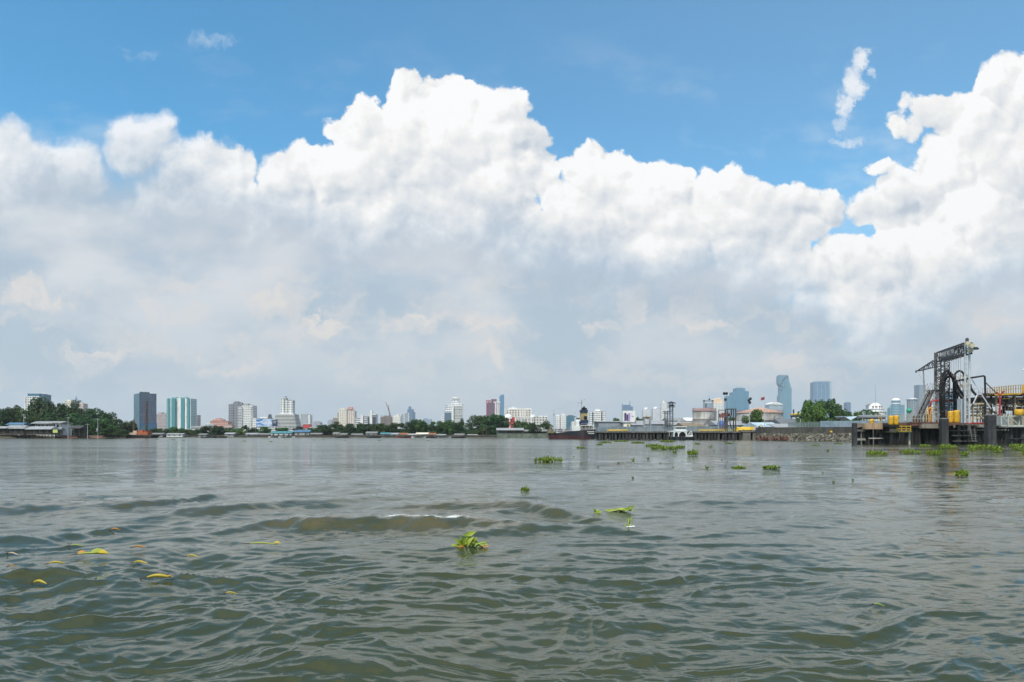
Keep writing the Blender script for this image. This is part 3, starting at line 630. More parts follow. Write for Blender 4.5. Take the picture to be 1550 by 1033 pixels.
for (lab, x0, y0, x1, y1) in (('thin luffing crane leaning steeply left above the unfinished building', 590.5, 629.5, 583, 609), ('second luffing crane crossing behind, leaning less, above the unfinished building', 592.5, 629.5, 587, 613)):
    b = Bld('tower_crane', lab, 'crane', 588, 1620 if y1 < 612 else 1640)
    MB_ = MB(); MB_.lattice((b.X(x0 if y1 < 612 else 589), 8, b.Z(648)), (b.X(x0 if y1 < 612 else 589), 8, b.Z(y0)), 2.2, 0.28, 10); MB_.build('mast', Mrust, b.root)
    MB_ = MB(); MB_.lattice((b.X(x0 if y1 < 612 else 589), 8, b.Z(y0)), (b.X(x1), 8, b.Z(y1)), 1.6, 0.26, 12, w2=0.6); MB_.build('boom', Mrust, b.root)
b = Bld('apartment_tower', 'cream white stepped tower right of the unfinished building', 'tower', 600, 1500)
b.part('wall', fac('f_creampale', (0.70, 0.69, 0.62), (0.30, 0.29, 0.28), zf=0.45, xf=0.5), [(594.5, 606, 631, None, 0, 18), (596, 604, 629, 631, 2, 16)]); b.part('roof_storey', Mcream, [(600, 603.5, 627.6, 629, 4, 12)])
b = Bld('office_tower', 'grey blue glass block with white fins beside the cream stepped tower', 'tower', 612, 1800)
b.part('wall', fac('f_greyglass', (0.40, 0.44, 0.49), (0.14, 0.20, 0.27), zf=0.8, xf=0.6, bay=4), [(606, 612.5, 627.5, None, 0, 20), (612.5, 620, 625.5, None, 1, 22)])
b.part('fin', Mw, [(606, 607, 626, None, -1, 0), (611.5, 612.4, 626, None, -1, 0), (618, 618.8, 625, None, 0, 1)])
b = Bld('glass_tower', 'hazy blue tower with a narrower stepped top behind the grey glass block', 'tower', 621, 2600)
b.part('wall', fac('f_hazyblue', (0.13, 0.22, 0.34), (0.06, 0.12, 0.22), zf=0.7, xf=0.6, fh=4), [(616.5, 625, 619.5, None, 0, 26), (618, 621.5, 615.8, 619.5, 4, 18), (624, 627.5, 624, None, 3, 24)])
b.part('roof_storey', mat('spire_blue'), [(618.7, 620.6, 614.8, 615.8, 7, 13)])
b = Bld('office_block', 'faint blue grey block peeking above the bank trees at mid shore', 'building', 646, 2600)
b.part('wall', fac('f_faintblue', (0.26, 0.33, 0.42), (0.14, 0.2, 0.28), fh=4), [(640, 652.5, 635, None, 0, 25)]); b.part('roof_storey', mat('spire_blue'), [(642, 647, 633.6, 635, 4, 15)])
b = Bld('stepped_tower', 'tall white stepped tower with blue windows standing alone at mid shore', 'tower', 685, 1300)
fw = fac('f_stepwhite', (0.74, 0.74, 0.73), (0.10, 0.14, 0.18), zf=0.5, xf=0.72, bay=3.0)
b.part('wall', fw, [(672, 686.5, 622, None, 0, 20), (674, 686.5, 614, 622, 2, 20), (678, 688, 612, 614, 4, 20), (686.5, 699.5, 612.5, None, 3, 24), (682.5, 694, 603.5, 612.5, 6, 20), (668, 672, 629, None, 3, 18)])
b.part('balcony', Mw, [(687, 700.4, y, y + 0.95, 1.6, 4) for y in np.arange(614, 646, 2.25)])
b.part('curtain_wall', mat('curtain_blue', (0.10, 0.15, 0.21), 0.2), [(673, 683, 624.5, 641, -0.7, -0.05)])
b.part('roof_storey', Mw, [(684, 694.4, 602.4, 603.6, 5, 21), (685, 693.2, 601, 602.2, 7, 18), (686, 699.8, 611.2, 612.5, 2.5, 24.5)])
b.part('pier_wall', Mw, [(684.5, 686.8, 613, None, -1.5, 0)])
b = Bld('office_tower', 'purple red framed tower with white shoulder, behind the big round tree grove', 'tower', 746, 1500)
b.part('wall', fac('f_purple', (0.17, 0.09, 0.135), (0.10, 0.07, 0.11), zf=0.6, xf=0.7, lit=0.2), [(736.5, 748.5, 610, None, 0, 20), (743.5, 751.5, 604.2, None, 4, 22)])
b.part('red_frame', mat('frame_red', (0.36, 0.07, 0.11), 0.5), [(736, 743, 606, 607.2, -0.6, 1), (736, 737.4, 607.2, None, -0.6, 1), (741.8, 743, 607.2, 610, -0.6, 1), (738.6, 741, 607.8, 610, 1, 4)])
b.part('white_wing', fac('f_whitefin', WHITE, (0.14, 0.06, 0.09), zf=0.95, xf=0.45, bay=3.6), [(748.5, 757, 610, None, -2, 18)])
b.part('wing_cap', Mw, [(747, 757.4, 608.3, 610, -2.6, 18)])
b = Bld('glass_tower', 'slender pale blue glass tower right behind the purple tower', 'tower', 759, 3000)
b.part('wall', fac('f_slenderblue', (0.08, 0.23, 0.38), (0.05, 0.17, 0.31), zf=0.75, xf=0.8, fh=4, lit=0.15), [(756, 763, 600, None, 0, 25), (757, 763, 598.4, 600, 1, 25)])  # blue of the distance haze is mixed into wall and glass colour
b.part('roof_storey', mat('spire_blue'), [(758.5, 762.8, 597.4, 598.4, 2, 20)])
b = Bld('apartment_block', 'large white and brown apartment slab with tall bays right of the purple tower', 'apartment block', 785, 1050)
b.part('wall', fac('f_whitebrown', (0.72, 0.68, 0.62), (0.16, 0.10, 0.08), zf=0.6, xf=0.5, bay=4.0), [(764, 805, 619.5, None, 0, 18)])
b.part('pier_wall', Mw, [(x, x + 1.2, 618.5, None, -1.2, 0) for x in (764, 773.5, 778, 783, 788, 793, 798.5, 803.6)])
b.part('roof_storey', Mw, [(770, 782, 617.4, 619.4, 3, 14), (774.5, 777, 615.6, 617.4, 4, 10), (784, 803, 618.2, 619.4, 1, 17)])
b = Bld('apartment_block', 'lower grey apartment block with white bays in front of the white and brown slab', 'apartment block', 805, 900)
b.part('wall', fac('f_greybay', (0.58, 0.57, 0.53), (0.12, 0.11, 0.10), zf=0.6, xf=0.55, bay=3.6), [(781, 808, 632.5, None, 0, 14), (808, 829, 631, None, 4, 18)])
b.part('roof_storey', Mw, [(781, 808, 631.5, 632.4, -0.4, 14), (803, 810, 627.5, 631.5, 3, 10), (816, 822, 629.4, 631, 6, 12), (824, 828.8, 629.6, 631, 6, 12)])
b.part('pier_wall', Mw, [(x, x + 0.9, 632.6, None, -0.9, 0) for x in (783, 788, 793, 799, 804)])
b = Bld('shrine_building', 'red building with white columns and a rounded white top beside the tree grove', 'building', 772, 560)
b.part('wall', mat('shrine_red', (0.50, 0.055, 0.04), 0.6, var=0.15, vscale=0.3), [(766, 780, 632, None, 0, 8)])
b.part('column', Mw, [(764.5, 766, 634, None, -1, 7), (771, 772.2, 633, None, -0.6, 0), (779.4, 780.6, 632, None, -0.5, 8)])
def e(m_): m_.lathe([(3.0, 0), (2.9, 0.8), (2.3, 1.7), (1.2, 2.3), (0.2, 2.5)], (b.X(769), 4, b.Z(632)), 14)
b.part('dome', Mw, [(764.2, 775, 632, 634, -0.8, 8.5)], extra=e)
b.part('window', dkw, [(773.6, 775, 636, 640, -0.2, -0.02), (776.4, 778, 636, 640, -0.2, -0.02), (773.6, 775, 642, 645, -0.2, -0.02)])
b = Bld('apartment_block', 'pair of plain white towers left of the ship funnel', 'apartment block', 849, 1300)
b.part('wall', fac('f_whitelow'), [(841, 847.5, 629.5, None, 0, 14), (848.5, 857, 628, None, 1, 16)]); b.part('roof_storey', Mw, [(843, 846, 628, 629.5, 3, 9), (850, 855, 626.8, 628, 3, 10)])
b = Bld('office_block', 'teal blue glass block just behind the ship accommodation', 'building', 864, 1500)
b.part('wall', fac('f_tealglass', (0.05, 0.17, 0.24), (0.03, 0.12, 0.18), zf=0.7, xf=0.8, lit=0.15), [(857.5, 873, 630, None, 0, 20)]); b.part('roof_storey', Mdark, [(860, 868, 628.8, 630, 4, 14)])
b = Bld('apartment_tower', 'white apartment tower with grey stripes right of the ship funnel', 'tower', 905, 1200)
b.part('wall', fac('f_whitestripe', WHITE, (0.20, 0.20, 0.21), zf=0.5, xf=0.7, bay=3.2), [(893.5, 900, 624, None, 2, 20), (900, 910, 622.4, None, 0, 18), (910, 917, 622.4, None, 3, 20)])
b.part('roof_storey', Mw, [(901, 909, 620, 622.4, 3, 12), (903.5, 905, 618.8, 620, 4, 8)])
b.part('dark_strip', mat('panel_navy'), [(896.6, 898, 624, None, 1.2, 1.95), (910.6, 912, 623.2, None, 2.3, 2.95)])

# --- right skyline; the far blue towers have distance haze mixed into their colours
b = Bld('glass_tower', 'hazy blue stepped tower with an antenna mast behind the white advertising wall', 'tower', 951, 2700)
b.part('wall', fac('f_hazyblue'), [(943.5, 958, 615.5, None, 0, 30), (945, 955, 613, 615.5, 3, 26)]); b.part('mast', mat('spire_blue'), [(953.6, 954.8, 607.5, 613, 8, 12), (942, 943.4, 611.5, None, 4, 14)])
b = Bld('billboard', 'white advertising wall with purple figures above the warehouse roofs', 'billboard', 952, 700)
b.part('wall', Mw, [(943, 961.5, 622, None, 0, 10)])
b.part('dark_picture', mat('print_purple', (0.05, 0.03, 0.10), 0.5, var=0.5, vscale=0.5), [(945, 948, 625.5, 637, -0.3, -0.02), (948.4, 950.6, 627.5, 637, -0.3, -0.02)])
b.part('lilac_picture', mat('print_lilac', (0.42, 0.25, 0.60), 0.5, var=0.3, vscale=0.4), [(950.8, 953.4, 625, 637.4, -0.3, -0.02)])
b.part('caption', mat('print_grey', (0.35, 0.36, 0.38), 0.5), [(955.5, 959.5, 630, 630.6, -0.3, -0.02)])
for i, (x0, x1, tp, lab) in enumerate(((973.5, 984, 616, 'pale tower with rounded top, left one of the pair behind the warehouses'), (988, 999, 615, 'pale tower with rounded top, right one of the pair beside the gold tipped tower'))):
    b = Bld('domed_tower', lab, 'tower', (x0 + x1) / 2, 1900, 'pale round topped towers')
    b.part('wall', fac('f_paledome', (0.60, 0.62, 0.64), (0.28, 0.31, 0.35), zf=0.5, xf=0.45), [(x0, x1, tp + 4.5, None, 0, 18)])
    def e(m_): m_.lathe([(9.2, 0), (9.0, 2.5), (7.6, 5.0), (5.0, 6.6), (0.5, 7.4)], (0, 9, b.Z(tp + 4.5)), 18)
    b.part('dome', Msilver, [], extra=e)
b = Bld('apartment_tower', 'tall white tower tipped with a gold spire behind the lattice watch tower', 'tower', 1005, 1800)
b.part('wall', fac('f_whitelow'), [(1001, 1009.5, 611, None, 0, 16), (1003, 1007.5, 608.6, 611, 3, 12)])
def e(m_): m_.lathe([(2.0, 0), (1.5, 1.5), (0.5, 3), (0.1, 6)], (0, 7, b.Z(608.6)), 10)
b.part('spire', mat('gold_leaf', (0.80, 0.58, 0.18), 0.3, metal=0.6), [], extra=e)
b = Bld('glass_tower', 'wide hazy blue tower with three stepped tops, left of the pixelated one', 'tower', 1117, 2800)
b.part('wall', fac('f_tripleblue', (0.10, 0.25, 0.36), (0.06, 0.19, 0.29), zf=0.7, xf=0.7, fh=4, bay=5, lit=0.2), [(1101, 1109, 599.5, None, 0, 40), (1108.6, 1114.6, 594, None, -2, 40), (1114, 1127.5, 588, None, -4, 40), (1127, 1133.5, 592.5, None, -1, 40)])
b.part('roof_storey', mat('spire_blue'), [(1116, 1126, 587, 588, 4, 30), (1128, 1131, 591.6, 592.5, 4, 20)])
# the tower with the cut-away ribbon of cubes
b = Bld('pixelated_tower', 'tall hazy blue tower with bites cut out in a spiral of cubes', 'tower', 1188, 3600)
rr = random.Random(5); MBw = MB(); fl = 8.0; hgt_ = b.Z(569)
zz = 0.0
while zz < hgt_:
    t_ = zz / hgt_; py_ = 657.5 - (zz - 0.5) * F / 3600
    lft = 1180.0 if py_ > 588 else (1180.8 + 0.0 * py_); rgt = 1198.3
    if py_ < 586: rgt = 1196.8 - max(0, (584 - py_)) * 0.22; lft = 1179.2
    if py_ < 572: rgt = 1193.5
    if 577 < py_ < 588: rgt -= rr.random() * 1.6
    if 584 < py_ < 600: lft += 0.5 + rr.random() * 1.4
    n_ = 6; xs_ = np.linspace(lft, rgt, n_ + 1)
    for i in range(n_):
        y0_ = rr.random() * 7 if (570 < py_ < 592 and abs(i - (588 - py_) / 3.2) < 1.8) else 0.0
        MBw.box(b.X(xs_[i]), b.X(xs_[i + 1]) + 0.02, y0_ + i * 0.01, 38 - i * 0.01, zz if zz else -0.5, min(zz + fl, hgt_) - 0.25)
    zz += fl
MBw.build('wall', fac('f_pixel', (0.13, 0.29, 0.37), (0.07, 0.21, 0.30), zf=0.7, xf=0.8, fh=4, bay=4, lit=0.3), b.root)
b.part('roof_storey', mat('spire_blue'), [(1180.5, 1192.5, 567.6, 569, 3, 30)])
b = Bld('domed_hall', 'pale building with a curved white roof below the pixelated tower', 'building', 1175, 1700)
b.part('wall', fac('f_palehall', (0.40, 0.47, 0.52), (0.16, 0.24, 0.30), zf=0.6, xf=0.7), [(1164.5, 1185, 612.5, None, 0, 30)])
def e(m_): m_.extr([(b.X(1164) + (b.X(1186) - b.X(1164)) * i / 10, b.Z(612.5) + (0.0 + 9 * math.sin(PI * (0.12 + 0.8 * i / 10)) - 3.2)) for i in range(11)][::-1], -1, 30)
b.part('roof', Mw, [], extra=e)
b = Bld('glass_tower', 'broad blue grey tower with pale gridded edge right of the pixelated one', 'tower', 1244, 2600, yaw=-8)
b.part('wall', fac('f_broadblue', (0.17, 0.28, 0.40), (0.08, 0.17, 0.29), zf=0.7, xf=0.75, fh=4, bay=5, lit=0.4), [(1232, 1255, 578.5, None, 0, 46)])
b.part('edge_grid', fac('f_edgegrid', (0.42, 0.52, 0.60), (0.12, 0.22, 0.32), zf=0.5, xf=0.6, fh=4, bay=4), [(1255, 1258, 577.5, None, 1, 45)])
b.part('parapet', mat('parapet_blue', (0.30, 0.40, 0.48), 0.5), [(x, x + 1.7, 576.8, 578.4, 0, 3) for x in np.arange(1232, 1255, 2.6)])
b.part('fin', mat('parapet_blue'), [(x, x + 0.5, 581, None, -1, -0.05) for x in (1237, 1243, 1249)])
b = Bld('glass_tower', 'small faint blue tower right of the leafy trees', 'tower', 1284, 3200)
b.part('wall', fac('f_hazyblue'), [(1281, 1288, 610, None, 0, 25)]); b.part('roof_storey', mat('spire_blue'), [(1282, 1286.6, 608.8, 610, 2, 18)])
b = Bld('office_block', 'faint low grey building behind the white domed hall', 'building', 1321, 2400)
b.part('wall', fac('f_faint'), [(1316, 1326, 612.5, None, 0, 25)]); b.part('roof_storey', Mgrey, [(1317, 1322, 611.6, 612.5, 3, 14)])
b = Bld('domed_hall', 'white hall with a layered round dome beside the tall thin antenna', 'building', 1333, 800)
MB_ = MB()
for (r, z0, z1) in ((11.5, -0.5, b.Z(623)), (9.0, b.Z(623), b.Z(618.5)),): MB_.lathe([(r, z0), (r, z1 - 0.4), (r + 0.8, z1 - 0.4), (r + 0.6, z1)], (0, 12, 0), 24, False)
MB_.build('wall', fac('f_domehall', (0.72, 0.72, 0.71), (0.2, 0.22, 0.24), zf=0.4, xf=0.5, fh=3), b.root)
MB_ = MB(); MB_.lathe([(6.8, 0), (6.6, 2.2), (5.6, 4.2), (3.6, 5.7), (1.4, 6.5), (0.2, 6.8)], (0, 12, b.Z(618.5)), 24); MB_.build('dome', Mw, b.root)
MB_ = MB()
for k in range(4):
    a_ = math.radians(-135 + k * 30); MB_.lathe([(1.0, -0.9), (1.15, 0), (0.9, 0.7), (0.1, 1.0)], (6.3 * math.cos(a_), 12 + 6.3 * math.sin(a_), b.Z(618.5) + 2.2), 8)
MB_.build('dormer', mat('dormer_brown', (0.20, 0.13, 0.11), 0.6), b.root)
b = Bld('antenna_mast', 'tall thin grey antenna mast beside the white domed hall', 'mast', 1325, 500)
MB_ = MB(); MB_.bar((0, 0, -0.5), (0, 0, b.Z(604)), 0.22, 6, 0.15); MB_.bar((0, 0, b.Z(604)), (0, 0, b.Z(582)), 0.12, 6, 0.06); MB_.build('pole', Msteel, b.root)
MB_ = MB(); MB_.box(-0.5, 0.5, -0.5, 0.5, -0.5, 0.5); MB_.build('base', Mgrey, b.root)
b = Bld('glass_tower', 'faint teal pointed tower between the dome and the curved blue tower', 'tower', 1350, 2600)
b.part('wall', fac('f_tealfaint', (0.12, 0.30, 0.33), (0.07, 0.22, 0.26), fh=4), [(1347, 1353.5, 618, None, 0, 18)])
def e(m_): m_.lathe([(8.5, 0), (5, 5), (0.3, 12)], (0, 9, b.Z(618)), 4, False)
b.part('roof', mat('teal_roof', (0.08, 0.26, 0.27), 0.4), [], extra=e)
b = Bld('curved_tower', 'blue and white banded tower with a slanting round top left of the pier stairs', 'tower', 1362, 1500)
MB_ = MB(); MB_.lathe([(8.6, -0.5), (8.6, b.Z(609)), (8.0, b.Z(606.5))], (b.X(1360), 10, 0), 20); MB_.box(b.X(1362), b.X(1371), 4, 20, -0.5, b.Z(613))
MB_.build('wall', fac('f_curvedblue', (0.24, 0.36, 0.42), (0.08, 0.20, 0.27), zf=0.55, xf=1.1, lit=0.2), b.root)
MB_ = MB(); MB_.lathe([(8.9, 0), (8.9, 1), (7, 3.5), (3, 5.2), (0.3, 5.8)], (b.X(1360), 10, b.Z(606.5)), 20); MB_.lathe([(8.85, -0.2), (9.1, 0.2), (9.1, 1.6), (8.85, 2)], (b.X(1360), 10, b.Z(612)), 20); MB_.build('roof', Mw, b.root)
b = Bld('round_tower', 'pale round silo like tower with a flat rim behind the pier stairs', 'tower', 1385, 1400)
MB_ = MB(); MB_.lathe([(9.2, -0.5), (9.2, b.Z(605))], (0, 10, 0), 22); MB_.build('wall', fac('f_roundpale', (0.26, 0.31, 0.34), (0.11, 0.16, 0.20), zf=1.1, xf=0.35, bay=4.5), b.root)
MB_ = MB(); MB_.lathe([(10.3, 0), (10.5, 1.2), (9.8, 1.8), (6, 3.4), (0.4, 4.0)], (0, 10, b.Z(605)), 22); MB_.build('roof', Msilver, b.root)
b = Bld('green_tank', 'small round bright green tank top peeking above the pier fence', 'tank', 1376, 420)
MB_ = MB(); MB_.lathe([(0.6, 0), (1.25, 0.5), (1.5, 1.3), (1.3, 2.1), (0.7, 2.6), (0.1, 2.7)], (0, 0, b.Z(625.5)), 16); MB_.build('tank_body', mat('tank_green', (0.02, 0.30, 0.17), 0.4), b.root)
MB_ = MB(); [MB_.bar((sx, sy, -0.5), (sx * 0.8, sy * 0.8, b.Z(624.5)), 0.12) for sx in (-1, 1) for sy in (-1, 1)]; MB_.build('leg', Msteel, b.root)
b = Bld('office_tower', 'plain grey slab tower seen behind the top of the pier stairs', 'tower', 1396, 1700)
b.part('wall', fac('f_plainslab', (0.27, 0.33, 0.39), (0.20, 0.26, 0.33), zf=0.6, xf=1.1, fh=4, lit=0.1), [(1391.5, 1401, 583.5, None, 0, 22)]); b.part('parapet', mat('parapet_blue'), [(1391.3, 1401.2, 582.8, 583.5, -0.3, 22.3)])
b = Bld('glass_tower', 'pale blue tower glimpsed between the hose loops of the gantry', 'tower', 1441, 2200)
b.part('wall', fac('f_slenderblue'), [(1433, 1449, 596, None, 0, 30)]); b.part('roof_storey', mat('spire_blue'), [(1436, 1445, 594, 596, 4, 22)])
# ---------------------------------------------------------------- trees
def leaf_mat(name, c0, c1, trans=0.25):
    if name in MATS: return MATS[name]
    m = bpy.data.materials.new(name); m.use_nodes = True; t = m.node_tree; N = NT(t); p = t.nodes['Principled BSDF']
    oc = N.n('ShaderNodeTexCoord').outputs['Object']; ri = N.n('ShaderNodeObjectInfo').outputs['Random']
    a = N.noise(oc, 2.2, 3, 0.6)[0]; g = N.n('ShaderNodeNewGeometry').outputs['Random Per Island']
    f = N.m('ADD', N.m('MULTIPLY', N.rng(a, 0.35, 0.65), 0.55), N.m('MULTIPLY', g, 0.45))
    col = N.mix(f, c0, c1); hs = N.n('ShaderNodeHueSaturation'); N.put(hs.inputs['Color'], col)
    N.put(hs.inputs['Hue'], N.m('MULTIPLY_ADD', ri, 0.05, 0.475)); N.put(hs.inputs['Value'], N.m('MULTIPLY_ADD', ri, 0.5, 0.72))
    N.put(p.inputs['Base Color'], hs.outputs[0]); p.inputs['Roughness'].default_value = 0.55; p.inputs['Specular IOR Level'].default_value = 0.3
    tr = N.n('ShaderNodeBsdfTranslucent'); N.put(tr.inputs[0], hs.outputs[0]); mx = N.n('ShaderNodeMixShader'); mx.inputs[0].default_value = trans
    t.links.new(p.outputs[0], mx.inputs[1]); t.links.new(tr.outputs[0], mx.inputs[2]); t.links.new(mx.outputs[0], t.nodes['Material Output'].inputs[0])
    MATS[name] = m; return m
L_dark = leaf_mat('leaf_dark', (0.012, 0.040, 0.014), (0.048, 0.108, 0.026))
L_mid = leaf_mat('leaf_mid', (0.022, 0.058, 0.014), (0.070, 0.140, 0.030))
L_bright = leaf_mat('leaf_bright', (0.035, 0.085, 0.014), (0.12, 0.21, 0.035))
L_palm = leaf_mat('leaf_palm', (0.015, 0.045, 0.015), (0.06, 0.12, 0.03))
Mbark = mat('bark', (0.10, 0.08, 0.06), 0.9, var=0.3, vscale=3)
def crown_mesh(seed, clumps=22, leaves=130, flat=1.0, lsize=0.10):
    """unit crown: radius about 1, standing from z=0 to about 2"""
    r = random.Random(seed); mb = MB()
    cs = []
    for i in range(clumps):
        a = r.random() * 2 * PI; t = r.random() ** 0.5; z = r.uniform(0.12, 1.85)
        rad = (1 - ((z - 0.85) / 1.15) ** 2) ** 0.5 * 0.86
        cs.append((Vector((math.cos(a) * t * rad, math.sin(a) * t * rad, z * flat)), r.choice((r.uniform(0.14, 0.24), r.uniform(0.24, 0.40)))))
    for c, q in cs:
        n = int(leaves * (q / 0.33) ** 2 * 1.2)
        for k in range(n):
            d = Vector((r.gauss(0, 1), r.gauss(0, 1), r.gauss(0, 1))).normalized()
            pnt = c + d * q * (1 - 0.55 * r.random() ** 2.2); pnt.z = max(pnt.z, 0.02)
            nrm = (d + Vector((r.gauss(0, .5), r.gauss(0, .5), r.gauss(0, .5) + 0.3))).normalized()
            u = nrm.orthogonal().normalized(); u.rotate(Matrix.Rotation(r.random() * 6.28, 3, nrm)); v = nrm.cross(u)
            s = lsize * r.uniform(0.6, 1.3)
            mb.add([pnt - u * s, pnt - v * s * 0.55 + nrm * s * 0.15, pnt + u * s, pnt + v * s * 0.55 + nrm * s * 0.1], [(0, 1, 2, 3)])
    me = bpy.data.meshes.new('crown'); me.from_pydata(mb.v, [], mb.f); me.update(); return me
CROWNS = [crown_mesh(100 + i, clumps=(32, 40, 28, 44, 36, 26)[i], lsize=0.085, flat=(1.0, 0.8, 1.15, 0.7, 0.95, 1.25)[i]) for i in range(6)]
def trunk_mesh(seed):
    r = random.Random(seed); mb = MB()
    mb.tube([(0, 0, -0.3), (0.02, 0.01, 0.1), (0.05, 0.02, 0.5), (0.03, 0, 1.0)], [0.085, 0.06, 0.05, 0.03], 7)
    for k in range(5):
        a = r.random() * 6.28; mb.tube([(0.04, 0.01, 0.25 + 0.1 * k), (0.25 * math.cos(a), 0.25 * math.sin(a), 0.6 + 0.1 * k), (0.5 * math.cos(a), 0.5 * math.sin(a), 0.95 + 0.1 * k)], [0.035, 0.022, 0.01], 5)
    me = bpy.data.meshes.new('trunk'); me.from_pydata(mb.v, [], mb.f); me.update(); return me
TRUNKS = [trunk_mesh(i) for i in range(3)]
_tk = {}
tcount = [0]
def tree(px0, px1, top, Y, leaf, label, group, name='broadleaf_tree', base=None, var=None):
    i = tcount[0]; tcount[0] += 1; k = i % 6 if var is None else var
    px = (px0 + px1) / 2; w = wl(px1 - px0, Y) / 2; zb = ZG - 0.2 if base is None else base; h = wz(top, Y) - zb
    r = thing(name, label, 'tree', (wx(px, Y), Y, zb), 0, group)
    key = (k, leaf.name)
    if key not in _tk: me_ = CROWNS[k].copy(); me_.materials.append(leaf); _tk[key] = me_
    flat = (1.0, 0.8, 1.15, 0.7, 0.95, 1.25)[k]
    cz = -0.02 * h
    c = bpy.data.objects.new('crown', _tk[key]); C.objects.link(c); c.parent = r; c.location = (0, 0, cz); c.scale = (w * 1.22, w * 1.22, (h - cz) / (2.0 * flat) * 1.02); c.rotation_euler = (0, 0, i * 1.7)
    tk = ('t', i % 3)
    if tk not in _tk: TRUNKS[i % 3].materials.append(Mbark); _tk[tk] = TRUNKS[i % 3]
    q = bpy.data.objects.new('trunk', _tk[tk]); C.objects.link(q); q.parent = r; q.scale = (max(w * .6, 1), max(w * .6, 1), h * 0.62)
    return r
GL_ = 'trees of the left bank grove'
for a in (
 (-14, 14, 622, 352, L_dark, 'dark tree at the left picture edge behind the stilt houses'),
 (4, 34, 621, 356, L_dark, 'round dark tree behind the blue roofed shed'),
 (26, 52, 620, 352, L_mid, 'dark tree in front of the white gridded tower'),
 (50, 84, 609.5, 362, L_dark, 'tallest ragged tree of the grove, just right of the white gridded tower'),
 (80, 112, 612, 362, L_dark, 'tall tree directly below the cream tower top'),
 (98, 126, 610, 358, L_dark, 'tall dense tree in front of the bluish spire'),
 (122, 156, 622, 356, L_dark, 'spreading dark tree right of the pinkish tower top'),
 (146, 174, 628, 352, L_dark, 'rounded dark tree on the falling right slope of the grove'),
 (168, 190, 635, 350, L_dark, 'lower dark tree left of the feathery end of the grove'),
 (184, 205, 640, 348, L_dark, 'last dark tree of the grove, beside the orange crane barge'),
 (30, 62, 630, 346, L_mid, 'broad lower tree filling the gap right of the blue roofed shed'), (60, 96, 627, 347, L_dark, 'broad dark tree filling the middle of the grove above the white house'), (96, 140, 629, 346, L_dark, 'wide dark tree above the first right hand utility pole'), (140, 172, 637, 343, L_mid, 'wide low tree above the utility pole with the transformer'),
 (84, 104, 634, 340, L_mid, 'low tree right behind the two storey white house'),
 (110, 136, 636, 341, L_dark, 'low dark tree above the dark shed on the bank'),
 (134, 160, 642, 341, L_dark, 'low dark tree between the right hand utility poles'),
 (156, 182, 648, 338, L_mid, 'bushy green shrub tree at the waterline of the point'),
 (176, 196, 652, 336, L_mid, 'smallest bush at the tip of the left bank point')): tree(*a, GL_)
GM = 'trees along the far bank'
for a in (
 (222, 242, 650, 420, L_mid, 'low pale tree below the pinkish grey block'), (238, 258, 649, 425, L_mid, 'low tree below the left edge of the teal towers'),
 (256, 276, 648, 430, L_mid, 'low green tree centred below the teal and white towers'), (272, 292, 650, 420, L_mid, 'low tree below the slim greyish pink block'),
 (290, 304, 650, 410, L_mid, 'small tree in front of the long low white building'), (303, 324, 646, 415, L_dark, 'dark tree in front of the low white building, left of the salmon block'),
 (320, 340, 646.5, 412, L_dark, 'dark tree below the salmon block'), (336, 356, 648, 416, L_mid, 'green tree between salmon block and grey ragged tower'),
 (352, 368, 650, 410, L_bright, 'light green tree below the grey ragged tower'), (365, 377, 644, 420, L_dark, 'upright dark tree below the white balconied tower'),
 (376, 394, 648, 415, L_dark, 'dark tree below the left end of the blue billboard'), (392, 410, 647, 412, L_mid, 'green tree below the blue billboard'),
 (418, 440, 649, 420, L_mid, 'green tree in front of the terraced building'), (444, 460, 646, 420, L_dark, 'dark tree at the right foot of the terraced building'),
 (464, 484, 650, 415, L_dark, 'dark tree below the low white shop'), (478, 504, 643.5, 422, L_dark, 'broad dark tree where the wooded bank begins'),
 (498, 520, 639.5, 425, L_mid, 'dark tree in front of the brownish stepped block'), (514, 540, 643, 422, L_dark, 'dark tree below the red crowned tower'),
 (534, 556, 643.5, 424, L_dark, 'dark tree below the white banded blocks'), (552, 574, 642, 424, L_dark, 'dark tree below the white stair tower'),
 (566, 588, 643, 420, L_mid, 'green tree left below the unfinished building'), (586, 612, 640.5, 424, L_dark, 'dark tree below the cream stepped tower'),
 (606, 628, 640, 426, L_dark, 'dark tree below the grey blue glass block'), (620, 638, 637, 428, L_dark, 'taller dark tree left of the faint blue grey block'),
 (628, 650, 639, 418, L_mid, 'olive green tree in front of the faint blue grey block'), (648, 672, 638, 420, L_mid, 'broad leafy tree left of the white stepped tower'),
 (664, 688, 639, 418, L_mid, 'leafy green tree at the left foot of the white stepped tower'), (682, 702, 640, 420, L_dark, 'tree at the right foot of the white stepped tower'),
 (694, 706, 635, 422, L_dark, 'narrow tree just left of the big round grove'),
 (706, 740, 631.5, 405, L_mid, 'big leafy tree forming the left half of the round grove'), (730, 754, 632, 408, L_dark, 'dark tree in the middle of the round grove below the purple tower'),
 (736, 770, 628.5, 400, L_dark, 'biggest rounded tree, right half of the grove beside the red shrine'),
 (778, 804, 640, 420, L_mid, 'olive tree right of the red shrine'), (798, 818, 641, 380, L_dark, 'rounded dark green tree by the water left of the ship bow'),
 (814, 838, 638.5, 420, L_mid, 'leafy tree behind the ship bow')): tree(*a, GM)
GR = 'trees behind the right bank fence'
